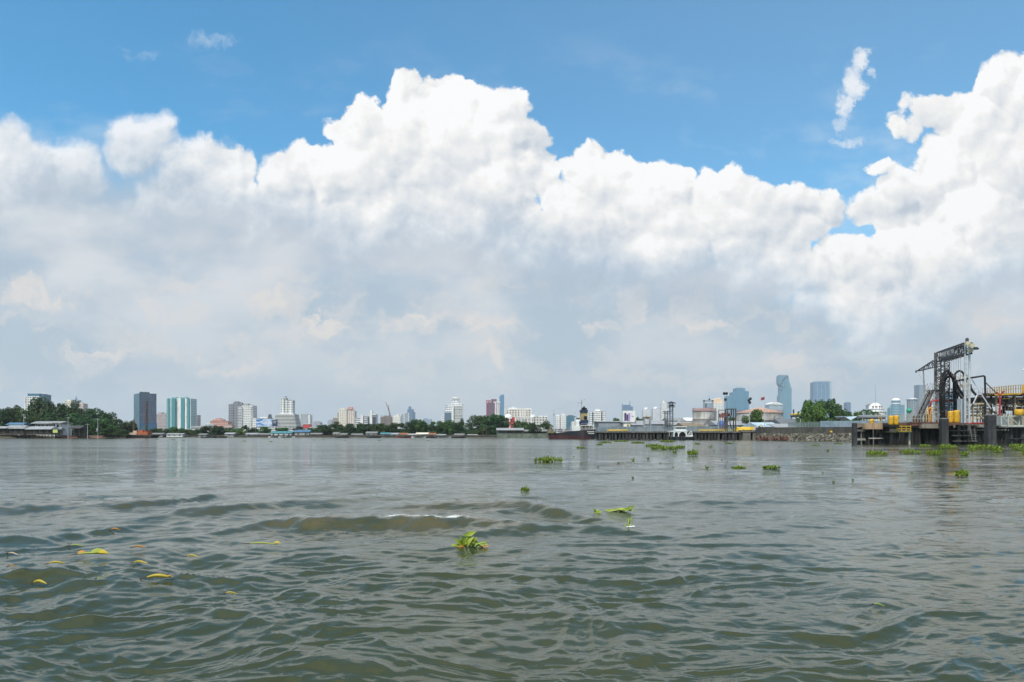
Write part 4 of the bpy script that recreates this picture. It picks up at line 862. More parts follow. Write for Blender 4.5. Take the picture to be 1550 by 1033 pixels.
for a in (
 (1127, 1158, 623.5, 290, L_bright, 'bright green round tree in front of the wide fuel tank', GR, 'broadleaf_tree', None, 0),
 (1211, 1246, 613, 252, L_bright, 'bright leafy tree, left one of the pair right of the wide fuel tank', GR, 'broadleaf_tree', None, 3),
 (1238, 1275, 605.5, 256, L_mid, 'tall green tree, right one of the pair below the broad blue grey tower', GR, 'broadleaf_tree', None, 4),
 (1226, 1256, 624, 246, L_bright, 'low bright bush in front of the pair of leafy trees', GR, 'broadleaf_tree', None, 1),
 (1268, 1290, 624.5, 246, L_mid, 'low green tree on the right flank of the leafy pair', GR, 'broadleaf_tree', None, 3),
 (1286, 1308, 628, 240, L_bright, 'low bright bush left of the drooping palm', GR, 'broadleaf_tree', None, 3),
 (1103, 1122, 633, 330, L_mid, 'small dark tree behind the pipe frame on the old pier', GR, 'broadleaf_tree', None, 2),
 (925, 940, 633.5, 420, L_mid, 'small green tree left of the white advertising wall', GR, 'broadleaf_tree', None, 2),
 (960, 976, 636, 430, L_mid, 'small tree right of the white advertising wall', GR, 'broadleaf_tree', None, 1)): tree(*a)
def palm(px, top, Y, label, spread, base=1.2):
    r = thing('palm_tree', label, 'tree', (wx(px, Y), Y, base)); h = wz(top, Y) - base; R_ = random.Random(int(px))
    b = MB(); b.tube([(0, 0, -0.2), (0.1, 0, h * 0.4), (0.02, 0, h * 0.88)], [0.22, 0.17, 0.13], 8); b.build('trunk', Mbark, r)
    b = MB()
    for k in range(15):
        a = k * 2.4; dz = R_.uniform(0.2, 1.0); d = Vector((math.cos(a), math.sin(a), 0)); P_ = []
        for i in range(9):
            t = i / 8; P_.append(Vector((0, 0, h * 0.88)) + d * spread * (t ** 0.85) * (1.0 - 0.15 * t) + Vector((0, 0, spread * (dz * t * 0.9 - (0.65 + dz * 0.6) * t * t * 1.15))))
        for i in range(8):
            u = (P_[i + 1] - P_[i]); sd = u.cross(Vector((0, 0, 1))).normalized()
            for s in (-1, 1):
                for q in (0.0, 0.5):
                    p0 = P_[i].lerp(P_[i + 1], q); wv = sd * s * spread * 0.20 * (1 - abs(2 * i / 8 - 0.8) * 0.6) + Vector((0, 0, -spread * 0.16)) + u * 0.5
                    b.add([p0, p0 + u * 0.35, p0 + wv], [(0, 1, 2)])
    b.build('crown', L_palm, r); return r
palm(1312, 616.5, 205, 'drooping dark palm left of the white domed hall', 2.6)
palm(1322, 620, 210, 'second palm leaning right in front of the domed hall', 2.4)
palm(731, 641, 372, 'pale trunked palm standing at the water edge of the round grove', 2.2)
palm(736, 643, 371, 'shorter pale trunked palm beside the taller one at the round grove', 2.0)

# low scrub that nobody could count, filling the foot of the tree line
rr = random.Random(77); b = MB()
for k in range(26000):
    px = rr.uniform(222, 842) if rr.random() < .6 else rr.uniform(478, 775); Y = rr.uniform(420, 450); top = 653.5 + 2.0 * math.sin(px * .11) * math.sin(px * .037) - (4.5 if 478 < px < 775 else 0); py = rr.uniform(top, 660); c = at(px, py, Y); s = rr.uniform(.25, .6)
    u = Vector((rr.gauss(0, 1), rr.gauss(0, 1), rr.gauss(0, .6))).normalized() * s; v = Vector((rr.gauss(0, 1), rr.gauss(0, 1), rr.gauss(0, 1))).normalized(); v = (v - u.normalized() * v.dot(u.normalized())).normalized() * s * .6
    b.add([c - u, c - v, c + u, c + v], [(0, 1, 2, 3)])
tag(b.build('undergrowth', L_dark), 'dark scrub along the foot of the far tree line', kind='stuff')

# ---------------------------------------------------------------- far bank: river wall, sheds, boats
fw_ = MB(); pxs = [222 + 8 * i for i in range(77)]
for i in range(76):
    a, c = bank_pt(pxs[i], 0.5), bank_pt(pxs[i + 1], 0.5); hh_ = 1.15 + 0.12 * math.sin(i * 1.7)
    vs_ = [(a.x, a.y, -0.5), (c.x, c.y, -0.5), (c.x, c.y, hh_), (a.x, a.y, hh_), (a.x, a.y + 1.0, -0.5), (c.x, c.y + 1.0, -0.5), (c.x, c.y + 1.0, hh_), (a.x, a.y + 1.0, hh_)]
    fw_.add(vs_, [(0, 1, 2, 3), (3, 2, 6, 7), (4, 7, 6, 5)])
tag(fw_.build('river_wall', mat('wet_wall', (0.030, 0.030, 0.028), 0.8, var=0.4, vscale=0.3, dirt=(0.05, 0.055, 0.03), dscale=0.15)), 'long low blackened river wall under the far bank', 'wall')
Mtin = mat('tin_roof', (0.20, 0.20, 0.20), 0.6, var=0.25, vscale=0.5, dirt=(0.13, 0.08, 0.05), dscale=0.5)
Mbluet = mat('blue_tin', (0.05, 0.14, 0.25), 0.6, var=0.2, vscale=0.5, dirt=(0.2, 0.22, 0.24), dscale=0.6)
Mtealt = mat('teal_tin', (0.06, 0.20, 0.23), 0.6, var=0.2, vscale=0.5)
Mwood = mat('dark_timber', (0.055, 0.042, 0.033), 0.85, var=0.35, vscale=1.0, dirt=(0.12, 0.11, 0.10), dscale=0.8)
Mplank = mat('grey_timber', (0.16, 0.14, 0.12), 0.85, var=0.3, vscale=1.0)
Morange = mat('orange_tarp', (0.27, 0.11, 0.05), 0.7, var=0.2, vscale=0.6); Myel = mat('yellow_wall', (0.62, 0.50, 0.18), 0.7, var=0.2, vscale=0.6)
Mbrown = mat('brown_wall', (0.20, 0.13, 0.09), 0.8, var=0.3, vscale=0.6); Mpinkw = mat('pink_wall', (0.50, 0.27, 0.24), 0.8, var=0.15, vscale=0.5)
Mwhiteroof = mat('pale_tin', (0.30, 0.31, 0.32), 0.6, var=0.25, vscale=0.4, dirt=(0.22, 0.19, 0.16), dscale=0.4)
def shed(px0, px1, top, bot, Y, wall, roof, label, name='shed', cat='shed', group='sheds along the far bank', depth=5.0, rise=0.4, open_=False):
    r = thing(name, label, cat, (wx((px0 + px1) / 2, Y), Y, 0), 0, group); w = wl(px1 - px0, Y) / 2; z0, z1 = wz(bot, Y), wz(top, Y); hr = (z1 - z0) * rise
    b = MB()
    if open_:
        for sx in np.linspace(-w + 0.1, w - 0.1, 4):
            for sy in (0.1, depth - 0.1): q = MB(); q.bar((sx, sy, z0 - 0.4), (sx, sy, z1 - hr), 0.09); q.build('post', wall, r)
        b.box(-w, w, depth - 0.5, depth, z0, z1 - hr - 0.3)
        b.build('back_wall', wall, r)
    else:
        b.box(-w, w, 0, depth, z0 - 0.4, z1 - hr - 0.13); b.build('wall', wall, r)
        b = MB(); k = max(1, int(w / 1.4))
        for i in range(k):
            cx_ = -w + (2 * i + 1) * w / k; b.box(cx_ - 0.45, cx_ + 0.45, -0.06, -0.01, z0 + 0.2, z0 + (z1 - hr - z0) * 0.75)
        b.build('door', Mdark, r)
    b = MB(); b.gable(-w, w, 0, depth, z1 - hr, hr, 0.35, 0.10); b.build('roof', roof, r); return r
for a in (
 (281, 299, 649.5, 656.5, 460, Mpinkw, Mwhiteroof, 'pink walled shed with pale roof in front of the low white building'),
 (230, 246, 655.5, 660.5, 402, Mgrey, Mtin, 'low grey shed on the far bank right of the crane barge'),
 (252, 276, 656, 660.5, 402, Mw, Mwhiteroof, 'long pale roofed shed on the bank below the teal towers'),
 (300, 312, 656.5, 661, 401, Mgrey, Mtin, 'small grey shed left of the moored bow boats'),
 (340, 354, 655, 660.5, 402, Mgrey, Mwhiteroof, 'pale roofed shed right of the moored bow boats'),
 (355, 369, 650.5, 656.5, 410, Myel, Mcream, 'yellow walled shed below the grey ragged tower'),
 (372, 390, 655.5, 660.5, 401, Mw, Mwhiteroof, 'white shed with pale roof below the balconied tower'),
 (390, 408, 656, 661, 401, Mbrown, Mtin, 'brown shed below the blue billboard'),
 (410, 441, 653, 660, 401, Mw, Mtealt, 'blue green roofed boat house below the terraced building'),
 (446, 468, 651, 659, 402, Mgrey, Mbluet, 'blue grey roofed hut right of the boat house'),
 (470, 486, 655.5, 660.5, 401, Mbrown, Mtin, 'rusty roofed shed below the low white shop'),
 (504, 512, 654.5, 660.5, 400, Myel, Mtin, 'tiny yellow shed at the foot of the wooded bank'),
 (512, 524, 656, 661, 400, Mgrey, Mtin, 'grey shed right beside the tiny yellow one'),
 (532, 548, 656.5, 661, 400, Mbrown, Mtin, 'low brown shed below the white banded blocks'),
 (554, 570, 653.5, 660, 400, Mgrey, Mtin, 'taller grey roofed shed below the white stair tower'),
 (576, 590, 655, 660.5, 399, Mgrey, Mtealt, 'teal roofed shed below the unfinished building'),
 (590, 603, 655.5, 660.5, 399, Mw, Mwhiteroof, 'pale shed right beside the teal roofed one'),
 (606, 616, 655.5, 661, 398, Myel, Morange, 'orange roofed hut, first of the colourful row'),
 (617, 629, 656.5, 661.5, 397, Mw, Mwhiteroof, 'white hut in the colourful row left of its widest house'),
 (630, 648, 655, 661, 398, Mbrown, Mcream, 'widest hut of the colourful row with a cream roof'),
 (649, 659, 655.5, 661, 397, Mpinkw, Morange, 'pink hut with orange roof at the right end of the colourful row'),
 (660, 674, 657.5, 661.5, 396, Mw, Mwhiteroof, 'low white hut below the white stepped tower'),
 (688, 702, 656.5, 661.5, 396, Mgrey, Mtin, 'grey hut left of the big round grove'),
 (708, 722, 657.5, 662, 390, Mgrey, Mwhiteroof, 'pale roofed hut under the left half of the round grove')): shed(*a)
shed(752, 792, 648, 657.5, 386, Mgrey, Mwhiteroof, 'open pavilion with wide pale roof below the red shrine', 'pavilion', 'pavilion', None, 8, 0.35, True)
shed(792, 828, 650.5, 658, 392, Mgrey, Mtin, 'second grey roofed pavilion between the shrine and the ship bow', 'pavilion', 'pavilion', None, 8, 0.35, True)
b = MB()
for px in np.arange(755, 830, 1.2):
    pass
q0, q1 = bank_pt(752, -0.2), bank_pt(832, -0.2)
b.add([(q0.x, q0.y, -0.4), (q1.x, q1.y, -0.4), (q1.x, q1.y, 2.1), (q0.x, q0.y, 2.1), (q0.x, q0.y + .5, -0.4), (q1.x, q1.y + .5, -0.4), (q1.x, q1.y + .5, 2.1), (q0.x, q0.y + .5, 2.1)], [(0, 1, 2, 3), (3, 2, 6, 7), (4, 7, 6, 5), (0, 3, 7, 4), (1, 5, 6, 2)])
tag(b.build('concrete_wall', mat('mossy_concrete', (0.13, 0.15, 0.12), 0.9, var=0.3, vscale=0.4, dirt=(0.05, 0.06, 0.04), dscale=0.3, streak=True)), 'mossy grey concrete river wall left of the ship bow', 'wall')

# --- wooden boats
def boat(px, py, length, label, hull, roof=None, group='small wooden boats', rz=0.0, name='wooden_boat'):
    Y = water_y(py); r = thing(name, label, 'boat', (wx(px, Y), Y, 0), rz, group); L = length / 2; W_ = length * 0.13; b = MB(); n = 10; vs = []
    for i in range(n + 1):
        t = i / n; x = -L + 2 * L * t; w = W_ * (1 - abs(2 * t - 1) ** 2.6) + 0.04; sh = 0.45 + 0.9 * abs(t - 0.45) ** 2.2 * 2.2
        vs += [(x, -w, sh), (x, -w * 0.55, -0.12), (x, w * 0.55, -0.12), (x, w, sh), (x, w * 0.8, sh - 0.06), (x, -w * 0.8, sh - 0.06), (x, w * 0.5, 0.12), (x, -w * 0.5, 0.12)]
    o_ = (0, 1, 2, 3, 4, 6, 7, 5)
    for i in range(n):
        for k in range(8):
            a, c = o_[k], o_[(k + 1) % 8]; b.add([vs[i * 8 + a], vs[i * 8 + c], vs[(i + 1) * 8 + c], vs[(i + 1) * 8 + a]], [(3, 2, 1, 0)])
    b.build('hull', hull, r)
    if roof:
        b = MB(); b.extr([(-L * 0.55, 1.55), (L * 0.45, 1.55), (L * 0.5, 1.63), (-L * 0.6, 1.63)], -W_ * 0.9, W_ * 0.9); b.build('canopy', roof, r)
        b = MB(); [b.bar((sx * L, sy * W_ * 0.7, 0.4), (sx * L, sy * W_ * 0.7, 1.55), 0.04) for sx in (-0.5, 0, 0.42) for sy in (-1, 1)]; b.build('canopy_post', Mwood, r)
    return r
Mhb = mat('boat_dark', (0.05, 0.04, 0.035), 0.6, var=0.3, vscale=1); Mhw = mat('boat_white', (0.5, 0.5, 0.48), 0.6, var=0.2, vscale=1); Mhr = mat('boat_red', (0.30, 0.06, 0.04), 0.6, var=0.2, vscale=1)
boat(168.5, 664.6, 4.6, 'small dark open boat off the tip of the left bank point', Mhb)
boat(316, 663.0, 7.5, 'dark boat with upturned bow moored left of its twin below the salmon block', Mhb, None, rz=0.5)
boat(331, 663.1, 7.5, 'dark boat with upturned bow moored right of its twin below the salmon block', Mhb, None, rz=0.4)
boat(420, 663.0, 9, 'white canopied boat moored at the blue green boat house', Mhw, Mwhiteroof)
boat(434, 663.1, 8, 'second white boat moored at the right end of the boat house', Mhw, Mtealt)
boat(518, 663.2, 7, 'dark boat moored below the tiny yellow shed', Mhb, Mtin)
boat(566, 663.2, 7, 'grey canopied boat below the taller grey roofed shed', Mhb, Mwhiteroof)
boat(612, 663.2, 8, 'boat with orange canopy below the orange roofed hut', Mhr, Morange)
boat(634, 663.3, 7, 'white boat below the widest colourful hut', Mhw, Mwhiteroof)
boat(655, 663.3, 7, 'dark boat below the pink hut', Mhb, Mtin)
boat(671, 663.3, 8, 'white boat below the white stepped tower', Mhw)
boat(694, 663.4, 7, 'dark open boat left of the round grove', Mhb)

# ---------------------------------------------------------------- left bank: stilt houses, poles, crane barge
def stilts(root, w, d, z0, z1, nx=6, ny=3, r=0.11):
    for i in range(nx):
        for j in range(ny):
            b = MB(); b.bar((-w + 2 * w * i / (nx - 1), 0.2 + (d - 0.4) * j / (ny - 1), z0), (-w + 2 * w * i / (nx - 1) + 0.05, 0.2 + (d - 0.4) * j / (ny - 1), z1), r, 6)
            b.build('stilt', Mwood, root)
def stilt_house(px0, px1, Y, eave, ridge, floor, label, wall, roof, depth=6, hip=0.0, back=0.0, n=6):
    w = wl(px1 - px0, Y) / 2; r = thing('stilt_house', label, 'house', (wx((px0 + px1) / 2, Y), Y + back, 0), 0, 'stilt houses on the left bank')
    zf_, ze, zr = wz(floor, Y), wz(eave, Y), wz(ridge, Y); b = MB()
    b.box(-w + .5, w - .5, 1.2, depth, zf_, ze - 0.12); b.build('wall', wall, r)
    b = MB(); b.box(-w, w, -0.6, depth, zf_ - 0.2, zf_); b.build('deck', Mplank, r)
    b = MB(); b.gable(-w, w, -0.4, depth, ze, zr - ze, 0.5, 0.1, hip); b.build('roof', roof, r)
    for i in range(4):
        x = -w + (i + 0.5) * w / 2; b = MB(); b.box(x - 0.5, x + 0.5, 1.13, 1.19, zf_ + 0.6 if i % 2 else zf_, zf_ + 2.0); b.build('window' if i % 2 else 'door', mat('dark_opening', (0.012, 0.012, 0.014), 0.6), r)
    b = MB(); [b.bar((-w + 2 * w * i / 9, -0.5, zf_), (-w + 2 * w * i / 9, -0.5, zf_ + 0.9), 0.035) for i in range(10)]; b.bar((-w, -0.5, zf_ + 0.9), (w, -0.5, zf_ + 0.9), 0.04); b.bar((-w, -0.5, zf_ + 0.45), (w, -0.5, zf_ + 0.45), 0.03); b.build('railing', Mplank, r)
    stilts(r, w - 0.15, depth, -0.8, zf_ - 0.2, n); return r
YL = 312.0
Mgr = mat('grey_roof', (0.25, 0.26, 0.26), 0.6, var=0.25, vscale=0.6, dirt=(0.14, 0.12, 0.10), dscale=0.5)
Mwallg = mat('weathered_boards', (0.10, 0.085, 0.07), 0.85, var=0.4, vscale=0.8, dirt=(0.2, 0.19, 0.17), dscale=0.7)
stilt_house(-16, 9, YL, 648.5, 645.5, 657.5, 'stilt house with pale roof cut by the left picture edge', Mwallg, Mwhiteroof)
stilt_house(5, 37, YL + 1, 649, 643.8, 657, 'dark stilt house with a wide grey hipped roof', Mwallg, Mgr, hip=0.3)
stilt_house(41, 77, YL, 650, 645.5, 657.5, 'long stilt house with a pale tin roof over the water', Mwallg, Mwhiteroof, hip=0.1, n=8)
b = Bld('shed', 'blue roofed shed behind the grey hipped stilt house', 'shed', 22, YL + 12); w = b.X(34)
MB_ = MB(); MB_.box(-w, w, 0, 5, -1, b.Z(643)); MB_.build('wall', Mwallg, b.root); MB_ = MB(); MB_.gable(-w, w, 0, 5, b.Z(643), b.Z(639.8) - b.Z(643), .4); MB_.build('roof', Mbluet, b.root)
b = Bld('house', 'two storey white house with a grey roof and an upper verandah', 'house', 70, YL + 9)
b.part('wall', Mw, [(50, 92, 649, None, 1.5, 8), (50, 82, 641.5, 649, 2.5, 8), (83, 91, 640.5, 649, 0.2, 8)])
def e(m_): m_.gable(b.X(48), b.X(84), 0, 8, b.Z(641.2), b.Z(637.6) - b.Z(641.2), .5); m_.gable(b.X(82), b.X(93), -0.5, 8, b.Z(640.6), b.Z(637.8) - b.Z(640.6), .4)
b.part('roof', Mgr, [], extra=e)
def e(m_): m_.gable(b.X(79), b.X(95), -2.5, 1.4, b.Z(651.4), 1.2, .3)
b.part('porch_roof', Mwhiteroof, [], extra=e)
b.part('window', mat('dark_opening'), [(x, x + 3, 643.5, 647.5, 2.42, 2.48) for x in (52, 58, 64, 70, 76)])
b.part('gable_window', mat('dark_opening'), [(85.5, 88.5, 643, 647, 0.12, 0.18)])
b.part('railing', Mw, [(50, 82, 647.6, 648.0, 1.3, 1.4)] + [(x, x + 0.25, 648, 649, 1.3, 1.4) for x in range(50, 82, 3)])
[b.part('verandah_post', Mw, [(x, x + 0.5, 641.5, 649, 1.3, 1.5)]) for x in (50, 58, 66, 74, 81.5)]
b = Bld('signboard', 'pale yellow green board standing in front of the white house porch', 'sign', 83.5, YL - 1)
b.part('panel', mat('board_yellow', (0.50, 0.56, 0.16), 0.6, var=0.1, vscale=0.6), [(80, 87, 650.6, 655.4, 0, 0.15)])
b.part('post', Mwood, [(80.6, 81.1, 655.4, 662, 0, 0.15), (86, 86.5, 655.4, 662, 0, 0.15)])
b = Bld('shed', 'dark open sided shed right of the white house', 'shed', 113, YL + 8)
def e(m_): m_.gable(b.X(104), b.X(121), 0, 6, b.Z(648.5), 1.2, .4)
b.part('roof', mat('dark_roof', (0.05, 0.05, 0.05), 0.7), [], extra=e)
b.part('wall', Mwood, [(106, 120, 649, None, 3, 6)]); [b.part('post', Mwood, [(x, x + 0.5, 649, None, 0.1, 0.3)]) for x in (105, 112, 119.5)]
# red mud bank
b = MB(); rr = random.Random(3)
for i in range(46):
    px = 98 + i * 1.35; hgt2 = 1.0 + 0.5 * math.sin(i * 0.3) + rr.random() * 0.3; q = bank_pt(px, 0.0); q.y -= 3.0
    n = 7; vs = [(q.x + 1.0 * math.cos(2 * PI * k / n) * (1 + .3 * rr.random()), q.y + 1.2 * math.sin(2 * PI * k / n), 0.1) for k in range(n)]
    tp = [(q.x + 0.5 * math.cos(2 * PI * k / n), q.y + 0.6 * math.sin(2 * PI * k / n), hgt2 * 0.75 * rr.uniform(.8, 1.1)) for k in range(n)]
    b.add(vs + tp, [(k, (k + 1) % n, n + (k + 1) % n, n + k) for k in range(n)] + [tuple(range(n, 2 * n))])
tag(b.build('mud_bank', mat('red_mud', (0.17, 0.075, 0.055), 0.95, var=0.3, vscale=1.2)), kind='structure')
def pole(px, top, Y, label, arms=1, transformer=False, group='utility poles on the left bank'):
    r = thing('utility_pole', label, 'pole', (wx(px, Y), Y, 0.8), 0, group); h = wz(top, Y) - 0.8
    b = MB(); b.bar((0, 0, -1.2), (0.04, 0, h), 0.17, 8, 0.11); b.build('shaft', mat('pole_concrete', (0.34, 0.33, 0.31), 0.85, var=0.15, vscale=2), r)
    for i in range(arms):
        b = MB(); b.box(-0.9, 0.9, -0.18, -0.08, h - 0.4 - i * 0.7, h - 0.3 - i * 0.7); [b.lathe([(0.05, 0), (0.07, 0.1), (0.03, 0.22)], (sx, -0.13, h - 0.3 - i * 0.7), 6) for sx in (-0.8, -0.3, 0.3, 0.8)]; b.build('crossarm', Msteel, r)
    if transformer:
        b = MB(); b.lathe([(0.36, 0), (0.40, 0.1), (0.40, 0.95), (0.3, 1.1)], (0.1, -0.5, h * 0.30), 10); b.box(-0.5, 0.6, -0.9, -0.1, h * 0.30 - 0.15, h * 0.30); b.build('transformer', Msteel, r)
pole(36, 626.5, 318, 'tall pale utility pole in front of the grey hipped stilt house', 2, True); pole(103, 631.5, 318, 'utility pole right of the two storey white house', 1)
pole(132.5, 641.5, 317, 'shorter utility pole left of the one with the transformer', 1); pole(148, 634, 317, 'utility pole carrying a transformer near the red mud bank', 1, True)
# crane barge
YB = 338.0
b = Bld('crane_barge', 'rusty orange crane barge with a tall dark lattice boom in front of the blue slab', 'barge', 209, YB); b.root.location.z = 0
Zb = lambda py: wz(py, YB)
MB_ = MB(); MB_.extr([(b.X(189.5), 0.9), (b.X(191.5), -0.4), (b.X(226), -0.4), (b.X(230.5), 1.1), (b.X(230.5), 1.5), (b.X(189.5), 1.4)], 0, 7); MB_.build('hull', mat('hull_black', (0.025, 0.024, 0.024), 0.6, var=0.3, vscale=0.6, dirt=(0.10, 0.05, 0.03), dscale=0.6), b.root)
MB_ = MB(); MB_.box(b.X(205), b.X(221), 1.5, 5.5, 1.5, Zb(654)); MB_.box(b.X(206), b.X(213), 2, 5, Zb(654), Zb(651.3)); MB_.box(b.X(215), b.X(220), 2, 5, Zb(654), Zb(651.8)); MB_.build('machine_house', mat('barge_orange', (0.42, 0.11, 0.04), 0.7, var=0.25, vscale=0.8, dirt=(0.15, 0.06, 0.03), dscale=0.8), b.root)
MB_ = MB(); MB_.box(b.X(192), b.X(204), 1.5, 5, 1.5, Zb(655.2)); MB_.box(b.X(198), b.X(203.5), 2, 4.5, Zb(655.2), Zb(652.2)); MB_.build('deckhouse', mat('barge_cream', (0.50, 0.42, 0.33), 0.7, var=0.2, vscale=0.8, dirt=(0.3, 0.12, 0.06), dscale=0.8), b.root)
MB_ = MB(); MB_.lattice((b.X(216.5), 3, Zb(652)), (b.X(217.8), 3, Zb(607.5)), 0.95, 0.09, 16, w2=0.45); MB_.build('boom', mat('boom_brown', (0.12, 0.055, 0.035), 0.7, var=0.3, vscale=1), b.root)
MB_ = MB(); MB_.lattice((b.X(197), 3, Zb(655)), (b.X(197.4), 3, Zb(635)), 0.5, 0.07, 8); MB_.bar((b.X(197.4), 3, Zb(635)), (b.X(217.5), 3, Zb(610)), 0.03); MB_.bar((b.X(197.4), 3, Zb(635)), (b.X(213), 3, Zb(652)), 0.03); MB_.build('gantry_mast', Mrust, b.root)
MB_ = MB(); MB_.box(b.X(215.5), b.X(219), 0.8, 2.4, Zb(650), Zb(644.5)); MB_.build('cab', mat('cab_green', (0.05, 0.12, 0.07), 0.5), b.root)
MB_ = MB()
for i in range(10): MB_.lathe([(0.32, -0.12), (0.42, 0), (0.32, 0.12)], (b.X(191) + i * (b.X(229) - b.X(191)) / 9, -0.15, 0.75), 10)
MB_.build('fender_tyre', Mblack, b.root)
# ---------------------------------------------------------------- the small tanker
YJ = 226.0; JX = lambda px: wl(px - 1030, YJ); JZ = lambda py: wz(py, YJ)
YS = 262.0
b = Bld('tanker_ship', 'small black and red tanker with a navy and yellow funnel moored at the old jetty', 'ship', 868, YS); b.root.location.z = 0
Z0 = lambda py: wz(py, YS); X0 = b.X
Mhull = mat('hull_navy', (0.016, 0.018, 0.026), 0.5, var=0.3, vscale=0.5, dirt=(0.07, 0.045, 0.04), dscale=0.5, streak=True)
Mboot = mat('hull_red', (0.055, 0.014, 0.018), 0.6, var=0.25, vscale=0.5, dirt=(0.07, 0.04, 0.04), dscale=0.5, streak=True)
plan = [(829.5, 4.2), (834, 2.6), (842, 1.0), (855, 0.1), (885, 0.0), (897, 0.5), (902.5, 2.2), (902.5, 6.4), (897, 8.0), (885, 8.5), (855, 8.4), (842, 7.5), (834, 5.8)]
def sheer(px): return np.interp(px, [829, 842, 853, 858, 880, 903], [656.3, 656.0, 655.6, 652.6, 651.3, 650.3])
def boot(px): return np.interp(px, [829, 870, 903], [658.2, 659.8, 662.6])
def ring(zf, k): return [(X0(p[0] + (868 - p[0]) * k), p[1] + (4.25 - p[1]) * k, zf(p[0])) for p in plan]
r0, r1, r2 = ring(lambda p: -0.8, 0.06), ring(lambda p: Z0(boot(p)), 0.03), ring(lambda p: Z0(sheer(p)), 0.0)
n = len(plan); MB_ = MB(); MB_.add(r0 + r1, [(i, (i + 1) % n, n + (i + 1) % n, n + i) for i in range(n)]); MB_.build('boot_topping', Mboot, b.root)
MB_ = MB(); MB_.add(r1 + r2, [(i, (i + 1) % n, n + (i + 1) % n, n + i) for i in range(n)]); MB_.build('hull', Mhull, b.root)
MB_ = MB(); r3 = ring(lambda p: Z0(sheer(p)) - 0.35, 0.01); MB_.add(r3, [tuple(range(n))]); MB_.build('deck', mat('deck_red', (0.13, 0.06, 0.05), 0.8), b.root)
bx = lambda nm, m_, bs: (lambda q: ([q.box(X0(a), X0(c), y0, y1, Z0(bt), Z0(t)) for (a, c, t, bt, y0, y1) in bs], q.build(nm, m_, b.root)))(MB())
bx('superstructure', mat('ship_white', (0.66, 0.68, 0.68), 0.5, var=0.08, vscale=0.5, dirt=(0.42, 0.36, 0.30), dscale=0.5, streak=True), [(866, 879, 645.2, 652.6, 0.8, 7.8), (866.5, 877, 638, 645.2, 1.2, 7.2), (872, 879, 631, 638, 1.6, 6.6), (879, 900, 643.8, 645, 0.5, 8.0), (880, 897, 645, 651.5, 2.6, 6.4)])
bx('bridge_window', mat('dark_opening', (0.012, 0.012, 0.014), 0.4), [(872.6, 875, 632.3, 634.6, 1.5, 1.58), (875.6, 878.2, 632.3, 634.6, 1.5, 1.58)])
bx('deck_opening', mat('dark_opening'), [(883, 887.4, 646, 648.6, 2.5, 2.58), (888.4, 892, 646, 648.6, 2.5, 2.58), (893, 896.4, 646, 648.6, 2.5, 2.58)])
bx('funnel', mat('funnel_yellow', (0.34, 0.27, 0.13), 0.6, var=0.15, vscale=0.6, dirt=(0.32, 0.22, 0.10), dscale=0.7), [(880.3, 890.2, 624, 636, 2.3, 6.2)])
bx('funnel_band', mat('funnel_navy', (0.015, 0.028, 0.075), 0.5), [(879.8, 890.8, 620.2, 624, 2.0, 6.5), (879.2, 891.4, 636, 641.4, 1.8, 6.7), (880, 890, 641.4, 643.8, 2.2, 6.3)])
MB_ = MB()
for (px, t, yy_) in ((884, 616.8, 4), (886, 615, 4.4), (888.5, 617.3, 3.6), (883.2, 618, 5)): MB_.lathe([(0.28, 0), (0.28, Z0(t) - Z0(620.2) - 0.3), (0.42, Z0(t) - Z0(620.2) - 0.25), (0.42, Z0(t) - Z0(620.2))], (X0(px), yy_, Z0(620.2)), 8)
MB_.box(X0(883), X0(889), 3, 5.2, Z0(620.2), Z0(618.2)); MB_.build('exhaust', Mblack, b.root)
MB_ = MB(); MB_.lathe([(0.5, 0), (0.62, 0.5), (0.4, 1.0)], (X0(887), 2.0, Z0(634)), 10); MB_.build('vent_cowl', Mblack, b.root)
MB_ = MB(); MB_.bar((X0(882), 4.5, Z0(620)), (X0(882), 4.5, Z0(604)), 0.08, 6); MB_.bar((X0(877), 4.5, Z0(609.5)), (X0(885), 4.5, Z0(607.5)), 0.04); MB_.bar((X0(881), 4.5, Z0(606)), (X0(887), 4.5, Z0(604)), 0.04); MB_.bar((X0(877.3), 4.5, Z0(611)), (X0(877.3), 4.5, Z0(608)), 0.09); MB_.bar((X0(882), 4.5, Z0(608.5)), (X0(881.6), 4.5, Z0(610.5)), 0.25, 6); MB_.bar((X0(886.8), 4.5, Z0(605)), (X0(886.8), 4.5, Z0(603.2)), 0.07); MB_.build('signal_mast', Msteel, b.root)
MB_ = MB(); MB_.bar((X0(839.3), 4, Z0(655)), (X0(839.3), 4, Z0(620)), 0.10, 6, 0.05); MB_.bar((X0(838), 4, Z0(626)), (X0(842), 4, Z0(625.5)), 0.05); MB_.box(X0(838.5), X0(840.2), 3.8, 4.2, Z0(629), Z0(627)); MB_.build('fore_mast', Msteel, b.root)
MB_ = MB(); MB_.bar((X0(877.5), 4, Z0(611)), (X0(867), 4, Z0(638)), 0.03); MB_.bar((X0(882), 4, Z0(605)), (X0(839.3), 4, Z0(621)), 0.02); MB_.build('rigging', Msteel, b.root)
MB_ = MB()
for px in np.arange(838, 866, 2.2): MB_.bar((X0(px), 0.6, Z0(656)), (X0(px), 0.6, Z0(650 if px < 856 else 648)), 0.05)
for q in (652.5, 650.3): MB_.bar((X0(838), 0.6, Z0(q)), (X0(866), 0.6, Z0(q - 1.2)), 0.04)
for q in (3.0, 4.2, 5.4): MB_.bar((X0(838), q, Z0(653.2)), (X0(866), q, Z0(652.2)), 0.20, 8)
for px in (842, 847, 851, 858, 862): MB_.lathe([(0.35, 0), (0.35, 1.0), (0.5, 1.05), (0.5, 1.25), (0.2, 1.3)], (X0(px), 3.4, Z0(654.5)), 8)
